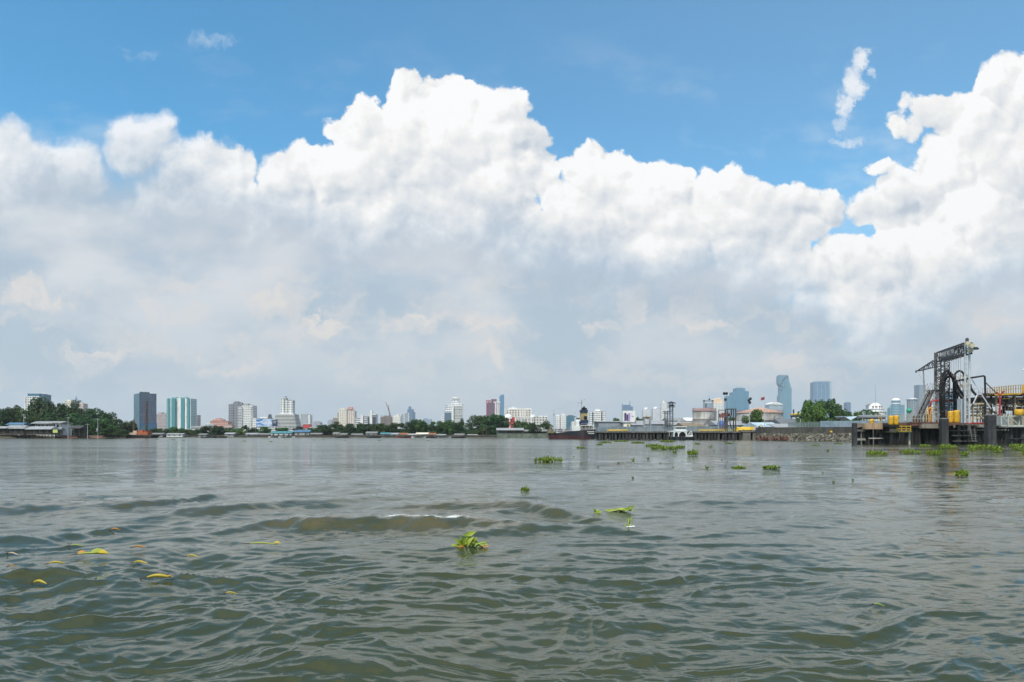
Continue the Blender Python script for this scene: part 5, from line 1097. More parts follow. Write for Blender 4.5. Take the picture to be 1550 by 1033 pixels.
MB_.build('deck_piping', Msteel, b.root)
MB_ = MB()
for px in np.arange(880, 902, 1.5): MB_.bar((X0(px), 0.15, Z0(sheer(px))), (X0(px), 0.15, Z0(sheer(px) - 3.6)), 0.035)
for q in (1.8, 3.6): MB_.bar((X0(880), 0.15, Z0(sheer(880) - q)), (X0(902), 0.15, Z0(sheer(902) - q)), 0.035)
for px in (881, 887, 892.5, 899): MB_.bar((X0(px), 0.6, Z0(651.3)), (X0(px), 0.6, Z0(643.8)), 0.07)
for px in np.arange(880, 900, 2): MB_.bar((X0(px), 0.7, Z0(643.8)), (X0(px), 0.7, Z0(641)), 0.03)
MB_.bar((X0(880), 0.7, Z0(641)), (X0(900), 0.7, Z0(641)), 0.035); MB_.build('railing', mat('ship_white'), b.root)
MB_ = MB()
for row, (py, a, c) in enumerate(((652.8, 889, 899.5), (655.6, 890.4, 898.6))):
    x = a; rr = random.Random(9 + row)
    while x < c:
        MB_.box(X0(x), X0(x + 0.75), -0.12, 0.35, Z0(py + 1.7), Z0(py)); x += 1.35
MB_.build('stern_lettering', mat('letter_white', (0.6, 0.6, 0.58), 0.6), b.root)
MB_ = MB(); MB_.bar((X0(829.8), 4.2, Z0(656)), (X0(836), 3.4, Z0(645)), 0.22); MB_.bar((X0(832), 4, Z0(646)), (X0(838), 3.6, Z0(650)), 0.2); MB_.box(X0(831), X0(838), 3, 5.5, Z0(656), Z0(650)); MB_.build('windlass', mat('windlass_yellow', (0.20, 0.18, 0.10), 0.6, var=0.4, vscale=1), b.root)

# ---------------------------------------------------------------- warehouses and tanks behind the right bank
def hall(px0, px1, eave, ridge, bot, Y, wall, roof, label, depth=18, along=True, name='warehouse', cat='warehouse', group='warehouses behind the right bank', hip=0.0):
    r = thing(name, label, cat, (wx((px0 + px1) / 2, Y), Y, ZG), 0, group); w = wl(px1 - px0, Y) / 2; ze, zr = wz(eave, Y) - ZG, wz(ridge, Y) - ZG
    b_ = MB(); b_.box(-w + .3, w - .3, 0, depth, -0.4, ze - 0.13)
    b_.build('wall', wall, r); b_ = MB()
    if along: b_.gable(-w, w, 0, depth, ze, max(zr - ze, 0.4), 0.4, 0.14, hip)
    else:
        b_.extr([(-w - .4, ze - .1), (0, zr - .15), (w + .4, ze - .1), (w + .4, ze + .1), (0, zr), (-w - .4, ze + .1)], -0.4, depth + .4)
        b_.extr([(-w + .3, ze - .12), (w - .3, ze - .12), (0, zr - .25)], 0.0, depth)
    b_.build('roof', roof, r)
    b_ = MB(); b_.box(-w * 0.3, w * 0.2, -0.05, -0.005, 0, ze * 0.6); b_.build('door', Mdark, r); return r
Mgw = mat('corrugated_grey', (0.24, 0.27, 0.30), 0.6, var=0.15, vscale=0.4, dirt=(0.16, 0.15, 0.14), dscale=0.4, streak=True)
for a in (
 (905, 944, 638.5, 637, 652, 330, Mgw, Mwhiteroof, 'grey warehouse with a pale roof edge below the striped white tower'),
 (943, 962, 639.5, 638.5, 652, 325, mat('white_render'), Mwhiteroof, 'small white building below the white advertising wall'),
 (958, 975, 643.5, 638.5, 652, 320, Mgw, Mwhiteroof, 'white gabled warehouse right of the small white building'),
 (968, 1012, 642, 636.5, 652, 345, Mgw, Mwhiteroof, 'long pale roofed warehouse below the domed towers'),
 (1012, 1040, 637, 632.3, 652, 380, Mgw, mat('grey_roof'), 'dark roofed warehouse behind the lattice watch tower'),
 (1018, 1052, 643.5, 638, 652, 310, Mgw, Mwhiteroof, 'wide pale roofed warehouse behind the white tug boat'),
 (1036, 1066, 645.2, 639.5, 653, 296, Mgw, mat('brown_tile', (0.20, 0.16, 0.11), 0.8, var=0.2, vscale=0.5), 'brown roofed shed in front of the grey round tank'),
 (1086, 1132, 643.5, 636.5, 653, 288, mat('corrugated_blue', (0.16, 0.25, 0.33), 0.6, var=0.2, vscale=0.4), Mwhiteroof, 'pale slanted roof between the two fuel tanks'),
 (1150, 1182, 646, 639, 653, 236, mat('corrugated_blue'), mat('pale_blue_tin', (0.42, 0.52, 0.58), 0.45, var=0.2, vscale=0.4), 'low pale blue roofed shed right of the bright round tree'),
 (1176, 1206, 647, 641, 653, 232, Mgw, Mwhiteroof, 'low white roofed shed left of the green mesh fence'),
 (1188, 1226, 645, 633.5, 653, 250, Mgw, mat('slate_roof', (0.13, 0.14, 0.15), 0.7, var=0.15, vscale=0.4), 'dark slate roofed shed below the yellow pipeline')): hall(*a)
hall(1040, 1054, 637, 632, 652, 360, Mw, Mw, 'bright white low vaulted store left of the grey round tank')
b = Bld('warehouse', 'pale canopy with a butterfly roof left of the drooping palms', 'canopy', 1288, 222)
def e(m_): m_.extr([(b.X(1279), b.Z(630)), (b.X(1287.5), b.Z(635.5)), (b.X(1297), b.Z(630.3)), (b.X(1297), b.Z(631.2)), (b.X(1287.5), b.Z(636.8)), (b.X(1279), b.Z(631))], 0, 7)
b.part('roof', mat('pale_blue_tin'), [], extra=e); b.part('post', Msteel, [(1287, 1288, 636.5, None, 3, 3.3)])
b = Bld('storage_vessel', 'long horizontal grey vessel behind the first dolphin', 'tank', 1324, 190)
def e(m_):
    m_.bar((b.X(1304), 2, b.Z(631.5)), (b.X(1345), 2, b.Z(631.5)), wl(3.2, 190), 14)
b.part('shell', mat('vessel_grey', (0.17, 0.19, 0.20), 0.5, var=0.1, vscale=0.5), [], extra=e); b.part('saddle', Mgrey, [(1309, 1311, 633, None, 1.6, 2.4), (1324, 1326, 633, None, 1.6, 2.4), (1339, 1341, 633, None, 1.6, 2.4)])
# advertisement on the small white building
b = Bld('signboard', 'small yellow and black notice on the small white building', 'sign', 950.5, 324.5)
b.part('panel', mat('notice_yellow', (0.60, 0.45, 0.05), 0.6), [(949, 952, 642.6, 645.6, 0, 0.08)]); b.part('symbol', mat('dark_opening'), [(949.8, 951.2, 643.3, 644.9, -0.05, -0.01)])
Mtank = mat('tank_grey', (0.36, 0.35, 0.33), 0.6, var=0.12, vscale=0.25, dirt=(0.20, 0.18, 0.16), dscale=0.4, streak=True)
Mpinkrail = mat('rail_pink', (0.38, 0.15, 0.14), 0.6)
def tank(px0, px1, top, apex, Y, label, roofm, ribs, nm='fuel_tank'):
    R_ = wl(px1 - px0, Y) / 2; r = thing(nm, label, 'tank', (wx((px0 + px1) / 2, Y), Y + R_, ZG), 0, 'round fuel tanks'); h = wz(top, Y) - ZG; ha = wz(apex, Y) - ZG
    b_ = MB(); b_.lathe([(R_, -0.4), (R_, h * 0.33), (R_ + .05, h * 0.335), (R_ + .05, h * 0.345), (R_, h * 0.35), (R_, h * 0.66), (R_ + .05, h * 0.665), (R_ + .05, h * 0.675), (R_, h * 0.68), (R_, h)], (0, 0, 0), 48)
    b_.build('shell', Mtank, r)
    b_ = MB(); b_.lathe([(R_ + 0.25, h - 0.05), (R_ + 0.2, h + 0.12), (R_ * 0.5, h + (ha - h) * 0.6), (0.3, ha)], (0, 0, 0), 48); b_.build('roof', roofm, r)
    b_ = MB(); n_ = 44
    for k in range(n_):
        a0, a1 = 2 * PI * k / n_, 2 * PI * (k + 1) / n_; p0 = Vector((math.cos(a0) * R_, math.sin(a0) * R_, h)); p1 = Vector((math.cos(a1) * R_, math.sin(a1) * R_, h))
        b_.bar(p0, p0 + Vector((0, 0, 1.15)), 0.05)
        for q in (0.55, 1.15): b_.bar(p0 + Vector((0, 0, q)), p1 + Vector((0, 0, q)), 0.045)
    b_.build('railing', Mpinkrail, r)
    for k in range(ribs):
        a = -PI * (k + 0.5) / ribs; b_ = MB(); x, y = math.cos(a) * (R_ + .14), math.sin(a) * (R_ + .14); b_.bar((x, y, 0), (x, y, h), 0.09, 6); b_.build('riser_pipe', Msteel, r)
    b_ = MB(); m_ = 22; z_ = 0.3
    for k in range(m_):
        a = math.radians(-150 + 100 * k / m_); x, y = math.cos(a), math.sin(a); b_.bar((x * R_, y * R_, z_ + h * k / m_), (x * (R_ + .9), y * (R_ + .9), z_ + h * k / m_), 0.12)
        a2 = math.radians(-150 + 100 * (k + 1) / m_)
        b_.bar((x * (R_ + .9), y * (R_ + .9), z_ + h * k / m_ + 1), (math.cos(a2) * (R_ + .9), math.sin(a2) * (R_ + .9), z_ + h * (k + 1) / m_ + 1), 0.05)
    b_.build('spiral_stair', Msteel, r); return r
tank(1053, 1088, 622, 617.2, 300, 'grey round fuel tank with pink roof railing left of the gold crowned building', mat('tank_roof_red', (0.26, 0.17, 0.15), 0.7), 6)
tank(1126.5, 1196, 624.5, 615.5, 302, 'wide low fuel tank with a pinkish conical roof behind the bright round tree', mat('tank_roof_pink', (0.42, 0.27, 0.20), 0.75, var=0.1, vscale=0.3), 9)
b = Bld('steel_portal', 'grey steel frame tower behind the left fuel tank', 'frame', 1072, 420)
b.part('wall', mat('frame_blue', (0.26, 0.31, 0.36), 0.5, var=0.1, vscale=0.5), [(1065, 1067, 606, None, 0, 1), (1078, 1080, 606, None, 0, 1), (1065, 1080, 606, 608, 0, 1.01), (1070, 1078, 610.5, None, 0.2, 6)])
b.part('lamp', mat('lamp_black', (0.015, 0.015, 0.018), 0.5), [(1073.2, 1075, 603.6, 605.9, 0.2, 0.8)]); b.part('lamp_stem', Msteel, [(1073.9, 1074.2, 599.5, 603.6, 0.4, 0.5)])
b = Bld('crowned_tower', 'white tower with a folded golden crown right of the left fuel tank', 'tower', 1087, 1500)
b.part('wall', fac('f_whitelow'), [(1080, 1094.5, 610.5, None, 0, 20)])
def e(m_):
    for (a, c, t) in ((1080, 1084, 603.5), (1084, 1088, 602.6), (1088, 1092, 602.4), (1090.5, 1094.2, 606)): m_.extr([(b.X(a), b.Z(610.5)), (b.X(c + 0.6), b.Z(610.5)), (b.X(c - 0.3), b.Z(t)), (b.X(a + 1.4), b.Z(t + 1.6))], 0.5 + (a % 3), 18 - (a % 3))
b.part('crown', mat('gold_crown', (0.80, 0.60, 0.42), 0.4, metal=0.1), [], extra=e)
def light_mast(px, top, Y, label, heads, flag=False, name='light_mast', cat='light mast', base=1.2, group=None):
    r = thing(name, label, cat, (wx(px, Y), Y, base), 0, group); h = wz(top, Y) - base; b_ = MB(); b_.bar((0, 0, -0.3), (0, 0, h), 0.13, 6, 0.07); b_.build('pole', Msilver, r)
    for (dx_, dz_) in heads:
        b_ = MB(); b_.lathe([(0.15, -0.45), (0.42, -0.25), (0.42, 0.25), (0.2, 0.45)], (dx_, 0, h - dz_), 8); b_.bar((0, 0, h - dz_), (dx_, 0, h - dz_), 0.05); b_.build('lamp', mat('lamp_black'), r)
    if flag:
        b_ = MB(); n_ = 8
        vs_ = [(0.05 + 1.2 * i / n_ * (-1), 0.12 * math.sin(i * 0.9), h - 0.15 - j * 0.9 - 0.35 * (i / n_)) for i in range(n_ + 1) for j in (0, 1)]
        b_.add(vs_, [(2 * i, 2 * i + 1, 2 * i + 3, 2 * i + 2) for i in range(n_)], True)
        b_.add([(v[0], v[1] + 0.02, v[2]) for v in vs_], [(2 * i + 2, 2 * i + 3, 2 * i + 1, 2 * i) for i in range(n_)], True); b_.build('flag_cloth', mat('flag_red', (0.25, 0.04, 0.06), 0.8), r)
    return r
light_mast(1098, 594.5, YJ + 4, 'slim light mast with ring and black lamp left of the wide blue tower', [(0, 2.2), (-0.4, 0.3), (0.4, 0.3)], base=JZ(653.4))
light_mast(1134.5, 602, YJ + 4, 'light mast with paired lamps in front of the bright round tree', [(0.1, 1.6), (0.3, 0.4), (-0.2, 0.9)], base=JZ(653.4))
light_mast(1157.5, 600, 232, 'flag pole with a dark red flag rising above the wide fuel tank', [], True, 'flag_pole', 'flag pole')
light_mast(1211.5, 630, 214, 'thin post left of the bright leafy tree pair', [(0, 0.2)], False, 'light_mast', 'post')
light_mast(1270, 634, 206, 'thin post with a yellow lamp above the corrugated fence', [(0, 0.2)], False, 'light_mast', 'post')
b = Bld('pipeline', 'yellow pipeline on a dark rack right of the wide fuel tank', 'pipeline', 1206, 285)
def e(m_): m_.bar((b.X(1196), 0, b.Z(627.6)), (b.X(1217), 0, b.Z(627.3)), wl(1.2, 285), 10)
b.part('pipe', mat('pipe_yellow', (0.55, 0.36, 0.04), 0.5), [], extra=e); b.part('rack', mat('rack_navy', (0.03, 0.03, 0.06), 0.6), [(1197, 1213, 629.2, 632, -0.4, 0.4)] + [(x, x + 0.8, 632, None, -0.3, 0.3) for x in (1198, 1205, 1212)])
b.part('stack', mat('stack_blue', (0.03, 0.05, 0.16), 0.5), [(1201.5, 1203, 620, 629, 0.5, 1.0), (1215.6, 1217.6, 616, 629, 0.5, 1.0)]); b.part('white_stack', Mw, [(1203.6, 1204.6, 621, 629, 0.5, 1.0)])
# lattice watch tower with a conical cap
b = Bld('watch_tower', 'dark lattice watch tower with a conical cap and a round platform', 'tower', 1015, 272)
MB_ = MB(); MB_.lattice((b.X(1016.5), 0, -0.4), (b.X(1016), 0, b.Z(611)), 1.1, 0.10, 9); MB_.build('mast', mat('tower_steel', (0.10, 0.11, 0.12), 0.6), b.root)
MB_ = MB(); MB_.lattice((b.X(1008.5), 0, -0.4), (b.X(1008.5), 0, b.Z(622)), 1.0, 0.10, 7)
for py in (623.5, 626): MB_.box(b.X(1003.5), b.X(1016), -0.4, 0.4, b.Z(py) - 0.1, b.Z(py) + 0.1)
for px in (1003.8, 1006, 1012): MB_.box(b.X(px), b.X(px + 0.8), -0.3, 0.3, b.Z(623.4), b.Z(622.2))
MB_.box(b.X(1006.5), b.X(1011), -0.8, 0.8, b.Z(643), b.Z(636)); MB_.build('side_mast', mat('tower_steel'), b.root)
MB_ = MB(); MB_.lathe([(0.1, 0.75), (0.4, 0.62), (1.8, 0.12), (1.85, 0.0), (0.2, 0.05)][::-1], (b.X(1016), 0, b.Z(610.8)), 14, False); MB_.build('cap', mat('tower_black', (0.03, 0.03, 0.035), 0.6), b.root)
MB_ = MB(); MB_.lathe([(1.35, 0), (1.4, 0.1), (1.3, 0.15)], (b.X(1016), 0, b.Z(617)), 14)
for k in range(10):
    a = k * PI / 5; MB_.bar((b.X(1016) + 1.35 * math.cos(a), 1.35 * math.sin(a), b.Z(617)), (b.X(1016) + 1.35 * math.cos(a), 1.35 * math.sin(a), b.Z(613)), 0.05); a2 = a + PI / 5; MB_.bar((b.X(1016) + 1.35 * math.cos(a), 1.35 * math.sin(a), b.Z(613.2)), (b.X(1016) + 1.35 * math.cos(a2), 1.35 * math.sin(a2), b.Z(613.2)), 0.05)
MB_.build('platform', mat('tower_steel'), b.root)
MB_ = MB(); [MB_.lathe([(0.1, -.35), (0.3, -.2), (0.3, .25), (0.1, .35)], (b.X(px), -1.0, b.Z(py)), 8) for px, py in ((1013, 615), (1015.3, 614.4), (1018, 614.6))]; MB_.build('floodlight', mat('lamp_black'), b.root)

# ---------------------------------------------------------------- right bank: walls, fences, stones
def bank_strip(name, label, px0, px1, back, t0, t1, z0f, m_, cat, step=4, thick=0.4):
    """wall along the bank; its top follows photo rows t0..t1"""
    b_ = MB(); pxs_ = np.arange(px0, px1 + .1, step)
    for i in range(len(pxs_) - 1):
        a, c = bank_pt(pxs_[i], back), bank_pt(pxs_[i + 1], back)
        za = wz(np.interp(pxs_[i], [px0, px1], [t0, t1]), a.y); zc = wz(np.interp(pxs_[i + 1], [px0, px1], [t0, t1]), c.y)
        b_.add([(a.x, a.y, z0f), (c.x, c.y, z0f), (c.x, c.y, zc), (a.x, a.y, za), (a.x, a.y + thick, z0f), (c.x, c.y + thick, z0f), (c.x, c.y + thick, zc), (a.x, a.y + thick, za)], [(0, 1, 2, 3), (3, 2, 6, 7), (4, 7, 6, 5)])
    return tag(b_.build(name, m_), label, cat)
bank_strip('concrete_wall', 'dark stained concrete wall above the stone slope of the right bank', 1140, 1420, 5.0, 647.5, 645.5, 0.3, mat('stained_concrete', (0.075, 0.07, 0.06), 0.9, var=0.3, vscale=0.5, dirt=(0.035, 0.033, 0.03), dscale=0.4, streak=True), 'wall')
bank_strip('corrugated_fence', 'bluish corrugated fence along the top of the right bank wall', 1242, 1400, 7.0, 637.5, 636.5, 0.8, mat('fence_blue', (0.22, 0.29, 0.34), 0.5, var=0.2, vscale=0.8, dirt=(0.33, 0.38, 0.40), dscale=0.6, streak=True), 'fence')
bank_strip('blue_fence', 'long blue grey fence behind the old jetty', 905, 1120, 1.0, 646.2, 645.2, 0.8, mat('fence_slate', (0.14, 0.18, 0.21), 0.6, var=0.25, vscale=0.6, dirt=(0.24, 0.27, 0.28), dscale=0.5, streak=True), 'fence')
fr = thing('mesh_fence', 'greenish mesh fence with posts left of the corrugated one', 'fence', (0, 0, 0))
q0, q1 = bank_pt(1193, 7.0), bank_pt(1242, 7.0); zt = wz(640, q0.y)
for i in range(12):
    b = MB(); q = q0.lerp(q1, i / 11); b.bar((q.x, q.y, 0.8), (q.x, q.y, zt + 0.1), 0.06); b.build('post', Msteel, fr)
b = MB(); b.bar((q0.x, q0.y, zt), (q1.x, q1.y, zt), 0.06)
for i in range(9): b.bar((q0.x, q0.y, 1.6 + i * (zt - 1.6) / 9), (q1.x, q1.y, 1.6 + i * (zt - 1.6) / 9), 0.025)
for i in range(120):
    q = q0.lerp(q1, i / 119); b.bar((q.x, q.y, 1.2), (q.x, q.y, zt), 0.025)
b.build('mesh_panel', mat('mesh_green', (0.16, 0.22, 0.21), 0.5), fr)
# stone slope: countless stones, one heap
rr = random.Random(21); b = MB()
base_v = []
for k in range(2600):
    px = rr.uniform(1146, 1300); t = rr.random(); q = bank_pt(px, -1.0 + 6.0 * t); z = -0.1 + 2.1 * t + rr.uniform(-0.1, 0.1); s = rr.uniform(0.10, 0.30) * (1.5 if rr.random() < .1 else 1)
    vs_ = []
    for (x, y, zz_) in ((-1, -1, -1), (1, -1, -1), (1, 1, -1), (-1, 1, -1), (-.7, -.8, .7), (.8, -.6, .8), (.6, .7, .9), (-.8, .6, .6)):
        v = Vector((x * rr.uniform(.7, 1.2), y * rr.uniform(.7, 1.2), zz_ * rr.uniform(.5, .9))) * s; v.rotate(Matrix.Rotation(rr.random() * 6, 3, 'Z')); vs_.append((q.x + v.x, q.y + v.y, z + v.z))
    b.add(vs_, [(4, 5, 6, 7), (0, 1, 5, 4), (1, 2, 6, 5), (2, 3, 7, 6), (3, 0, 4, 7)])
for i in range(40):
    p0, p1 = 1144 + i * 4, 1148 + i * 4; a0, a1, c0, c1 = bank_pt(p0, -1.2), bank_pt(p1, -1.2), bank_pt(p0, 5.2), bank_pt(p1, 5.2)
    b.add([(a0.x, a0.y, -0.3), (a1.x, a1.y, -0.3), (c1.x, c1.y, 2.0), (c0.x, c0.y, 2.0)], [(0, 1, 2, 3)])
sm_ = bpy.data.materials.new('bank_stones'); sm_.use_nodes = True; N = NT(sm_.node_tree); g = N.n('ShaderNodeNewGeometry').outputs['Random Per Island']
r_ = N.n('ShaderNodeValToRGB'); N.put(r_.inputs[0], g); els = r_.color_ramp.elements; els[0].color = (0.06, 0.055, 0.045, 1); els[1].color = (0.34, 0.32, 0.28, 1); e_ = els.new(0.45); e_.color = (0.12, 0.115, 0.085, 1); e_ = els.new(0.75); e_.color = (0.17, 0.15, 0.11, 1)
N.put(sm_.node_tree.nodes['Principled BSDF'].inputs['Base Color'], r_.outputs[0]); sm_.node_tree.nodes['Principled BSDF'].inputs['Roughness'].default_value = 0.9
tag(b.build('stones', sm_), 'grey stone slope of the right bank between old jetty and pier', kind='stuff')
b = MB(); rr = random.Random(4)
for k in range(90):
    px = rr.uniform(1143, 1192); q = bank_pt(px, rr.uniform(-2.6, -0.6)); a = rr.random() * 6; l = rr.uniform(0.3, 1.3)
    b.bar((q.x, q.y, rr.uniform(0, .7)), (q.x + l * math.cos(a), q.y + l * math.sin(a), rr.uniform(0.1, 1.4)), rr.uniform(.05, .16))
for k in range(60):
    px = rr.uniform(921, 943); q = bank_pt(px, rr.uniform(-3, 0)); a = rr.random() * 6; l = rr.uniform(0.4, 1.6)
    b.bar((q.x, q.y, rr.uniform(0, 1)), (q.x + l * math.cos(a), q.y + l * math.sin(a), rr.uniform(0.2, 2)), rr.uniform(.06, .18))
tag(b.build('debris', mat('rust_red', (0.13, 0.05, 0.038), 0.85, var=0.4, vscale=1.5)), 'rusty red scrap lying along the water under the right bank', kind='stuff')
b = Bld('mooring_drum', 'yellow mooring drum on a dark block on the stone slope', 'drum', 1259, 190)
def e(m_): m_.lathe([(0.35, 0), (0.5, 0.05), (0.5, 0.5), (0.42, 0.6)], (0, 0, b.Z(656)), 12)
b.part('drum', mat('safety_yellow', (0.64, 0.36, 0.02), 0.5, var=0.08, vscale=2, dirt=(0.30, 0.18, 0.05), dscale=2.0), [], extra=e); b.part('block', mat('stained_concrete'), [(1252, 1263, 656, None, -0.8, 0.8)])

# ---------------------------------------------------------------- old jetty with its gear
YJ = 226.0
jr = thing('old_jetty', 'long dark old jetty with yellow rails between the ship and the stone slope', 'jetty', (wx(1030, YJ), YJ, 0)); JX = lambda px: wl(px - 1030, YJ); JZ = lambda py: wz(py, YJ)
Mpile = mat('wet_pile', (0.028, 0.027, 0.026), 0.75, var=0.4, vscale=1.0, dirt=(0.085, 0.08, 0.07), dscale=0.7, streak=True)
b = MB(); b.box(JX(905), JX(1148), 0, 8, JZ(655.4), JZ(653.4)); b.build('deck', mat('jetty_deck', (0.10, 0.095, 0.085), 0.9, var=0.3, vscale=0.6, dirt=(0.20, 0.19, 0.17), dscale=0.5), jr)
rr = random.Random(8)
for i, px in enumerate(np.arange(907, 1146, 5.2)):
    for y in (0.3, 6.5):
        b = MB(); w = rr.uniform(.22, .45); x = JX(px + rr.uniform(-1, 1)); b.box(x - w, x + w, y, y + 2 * w, -0.8, JZ(655.3)); b.build('pile', Mpile, jr)
b = MB(); b.box(JX(905), JX(1148), 7.4, 7.9, 0.2, JZ(655.5)); b.build('back_wall', mat('wet_wall'), jr)
for (a, c) in ((1123, 1134.5), (1138, 1147)):
    b = MB(); b.box(JX(a), JX(c), -1.0, 4, -0.5, JZ(654.2)); b.build('concrete_pier', mat('pier_concrete', (0.17, 0.16, 0.14), 0.9, var=0.3, vscale=0.5, dirt=(0.05, 0.05, 0.045), dscale=0.5, streak=True), jr)
b = MB(); b.box(JX(1121), JX(1148.5), -1.2, 5, JZ(654.2), JZ(652.6)); b.build('pier_cap', mat('pier_concrete'), jr)
Myr = mat('rail_yellow', (0.50, 0.38, 0.05), 0.5, var=0.2, vscale=1)
def rail(px0, px1, y, top, bot, step, m_, parent, XF, ZF, nm='railing', rr_=0.045, mid=True):
    b_ = MB()
    for px in np.arange(px0, px1 + .01, step): b_.bar((XF(px), y, ZF(bot)), (XF(px), y, ZF(top)), rr_)
    b_.bar((XF(px0), y, ZF(top)), (XF(px1), y, ZF(top)), rr_)
    if mid: b_.bar((XF(px0), y, ZF((top + bot) / 2)), (XF(px1), y, ZF((top + bot) / 2)), rr_ * 0.8)
    return b_.build(nm, m_, parent)
rail(1055, 1120, 0.1, 649.8, 653.4, 3, Myr, jr, JX, JZ); rail(920, 951, 0.1, 650.2, 653.4, 3, Myr, jr, JX, JZ); rail(1148, 1232, 3.0, 650.6, 654.6, 5, mat('rail_pale', (0.42, 0.42, 0.36), 0.6), jr, JX, JZ)
rail(960, 1052, 0.1, 650.6, 653.4, 4, Msteel, jr, JX, JZ)
def pipes(px0, px1, rows_, Y, label, m_, nm='pipe_bundle', supports=4, base=None):
    r = thing(nm, label, 'pipes', (wx((px0 + px1) / 2, Y), Y, base if base is not None else wz(653.4, Y))); xm = (px0 + px1) / 2
    z0 = r.location.z
    for i, py in enumerate(rows_):
        b_ = MB(); x0, x1 = wl(px0 - xm, Y), wl(px1 - xm, Y); z = wz(py, Y) - z0; y = 1.0 + 0.5 * i
        b_.tube([(x0, y, z - 0.8), (x0, y, z - 0.15), (x0 + 0.15, y, z), (x1 - 0.15, y, z), (x1, y, z - 0.15), (x1, y, z - 0.8)], 0.16, 8); b_.build('pipe', m_, r)
    b_ = MB()
    for k in range(supports): x = wl(px0 - xm, Y) * (1 - 2 * (k + .5) / supports); b_.box(x - .1, x + .1, 0.7, 1.2 + 0.5 * len(rows_), -0.02, wz(rows_[0], Y) - z0 - 0.1)
    b_.build('support', Mrust, r); return r
pipes(921, 951, (652.2, 651.4, 650.8), YJ, 'bundle of ochre pipes on the old jetty right beside the ship stern', mat('pipe_ochre', (0.36, 0.24, 0.05), 0.6, var=0.3, vscale=0.8))
pipes(1118, 1146, (650.8, 649.4, 648.2, 647.2), YJ, 'stack of bright yellow pipes at the right end of the old jetty', mat('pipe_bright', (0.60, 0.40, 0.03), 0.5, var=0.2, vscale=0.8))
pipes(1060, 1098, (652.0, 651.2), YJ + 2, 'pair of olive yellow pipes in the middle of the old jetty', mat('pipe_ochre'))
b = Bld('lattice_gantry', 'grey lattice frame with a rusty drum on top, standing on the old jetty', 'frame', 980, YJ + 2); b.root.location.z = JZ(653.4); DZ = lambda py: wz(py, YJ + 2) - b.root.location.z
MB_ = MB(); MB_.bar((b.X(975.5), 0, 0), (b.X(975.5), 0, DZ(631.5)), 0.12, 6); MB_.bar((b.X(975.5), 2, 0), (b.X(975.5), 2, DZ(631.5)), 0.12, 6); MB_.box(b.X(984), b.X(985.6), -0.2, 0.2, 0, DZ(630.5)); MB_.bar((b.X(984.8), 2, 0), (b.X(984.8), 2, DZ(631.5)), 0.12, 6)
for (a, c) in ((653, 646), (646, 639), (639, 632)):
    MB_.bar((b.X(975.5), 0, DZ(a)), (b.X(984.8), 0, DZ(c)), 0.06); MB_.bar((b.X(984.8), 0, DZ(a)), (b.X(975.5), 0, DZ(c)), 0.06); MB_.bar((b.X(975.5), 0, DZ(c)), (b.X(984.8), 0, DZ(c)), 0.07)
MB_.build('frame', Msteel, b.root)
MB_ = MB(); MB_.lathe([(0.7, 0), (0.9, 0.2), (0.8, 0.5), (0.3, 0.7)], (b.X(979.5), 1, DZ(634)), 10); MB_.box(b.X(974.8), b.X(983.5), -0.1, 2.1, DZ(632.4), DZ(631.2)); MB_.build('drum', mat('drum_rust', (0.22, 0.13, 0.05), 0.7, var=0.3, vscale=1), b.root)
MB_ = MB(); MB_.bar((b.X(979.5), 1, DZ(631)), (b.X(979.5), 1, DZ(626.5)), 0.06); MB_.build('finial', Msteel, b.root)
b = Bld('hose_portal', 'dark steel portal frame with a hanging loading hose on the old jetty', 'frame', 1107, YJ + 1); b.root.location.z = JZ(653.4)
DZ = lambda py: wz(py, YJ + 1) - b.root.location.z
MB_ = MB()
for px in (1101, 1113.5):
    for y in (0, 2.2): MB_.box(b.X(px) - .14, b.X(px) + .14, y - .14, y + .14, 0, DZ(620))
MB_.box(b.X(1100), b.X(1114.6), -0.2, 0.2, DZ(620), DZ(618.8)); MB_.box(b.X(1100), b.X(1114.6), 2.0, 2.4, DZ(620), DZ(618.8)); MB_.box(b.X(1100), b.X(1114.5), 0.2, 2.0, DZ(633) - .1, DZ(633) + .1)
MB_.bar((b.X(1101), 0, DZ(640)), (b.X(1107), 0, DZ(632)), 0.08); MB_.build('frame', mat('portal_dark', (0.07, 0.06, 0.05), 0.7, var=0.3, vscale=1), b.root)
MB_ = MB(); MB_.tube([(b.X(1107.5), 0.5, DZ(620)), (b.X(1107.6), 0.4, DZ(628)), (b.X(1105.2), 0.2, DZ(634)), (b.X(1105), 0, DZ(641)), (b.X(1106.5), -.2, DZ(648)), (b.X(1109.5), -.3, DZ(651.5)), (b.X(1112.5), 0, DZ(652.6))], 0.16, 8); MB_.build('hose', Mblack, b.root)
MB_ = MB(); MB_.box(b.X(1102), b.X(1105.8), 0.6, 1.6, DZ(630.5), DZ(625)); MB_.lathe([(0.1, -.3), (0.5, -.1), (0.5, .1), (0.1, .3)], (b.X(1104), 0.5, DZ(627)), 10); MB_.build('valve', mat('valve_red', (0.28, 0.06, 0.06), 0.6), b.root)
b = Bld('pipe_manifold', 'dull red valve manifold left of the hose portal', 'pipes', 1092, YJ + 5); b.root.location.z = JZ(653.4)
DZ = lambda py: wz(py, YJ + 5) - b.root.location.z
MB_ = MB()
for i, px in enumerate((1088.5, 1091, 1094, 1096.5)): MB_.tube([(b.X(px), 0, 0), (b.X(px), 0, DZ(627 + i % 2)), (b.X(px + 2), 0, DZ(625.5 + i % 2)), (b.X(px + 6), 0, DZ(625.5 + i % 2))], 0.12, 6)
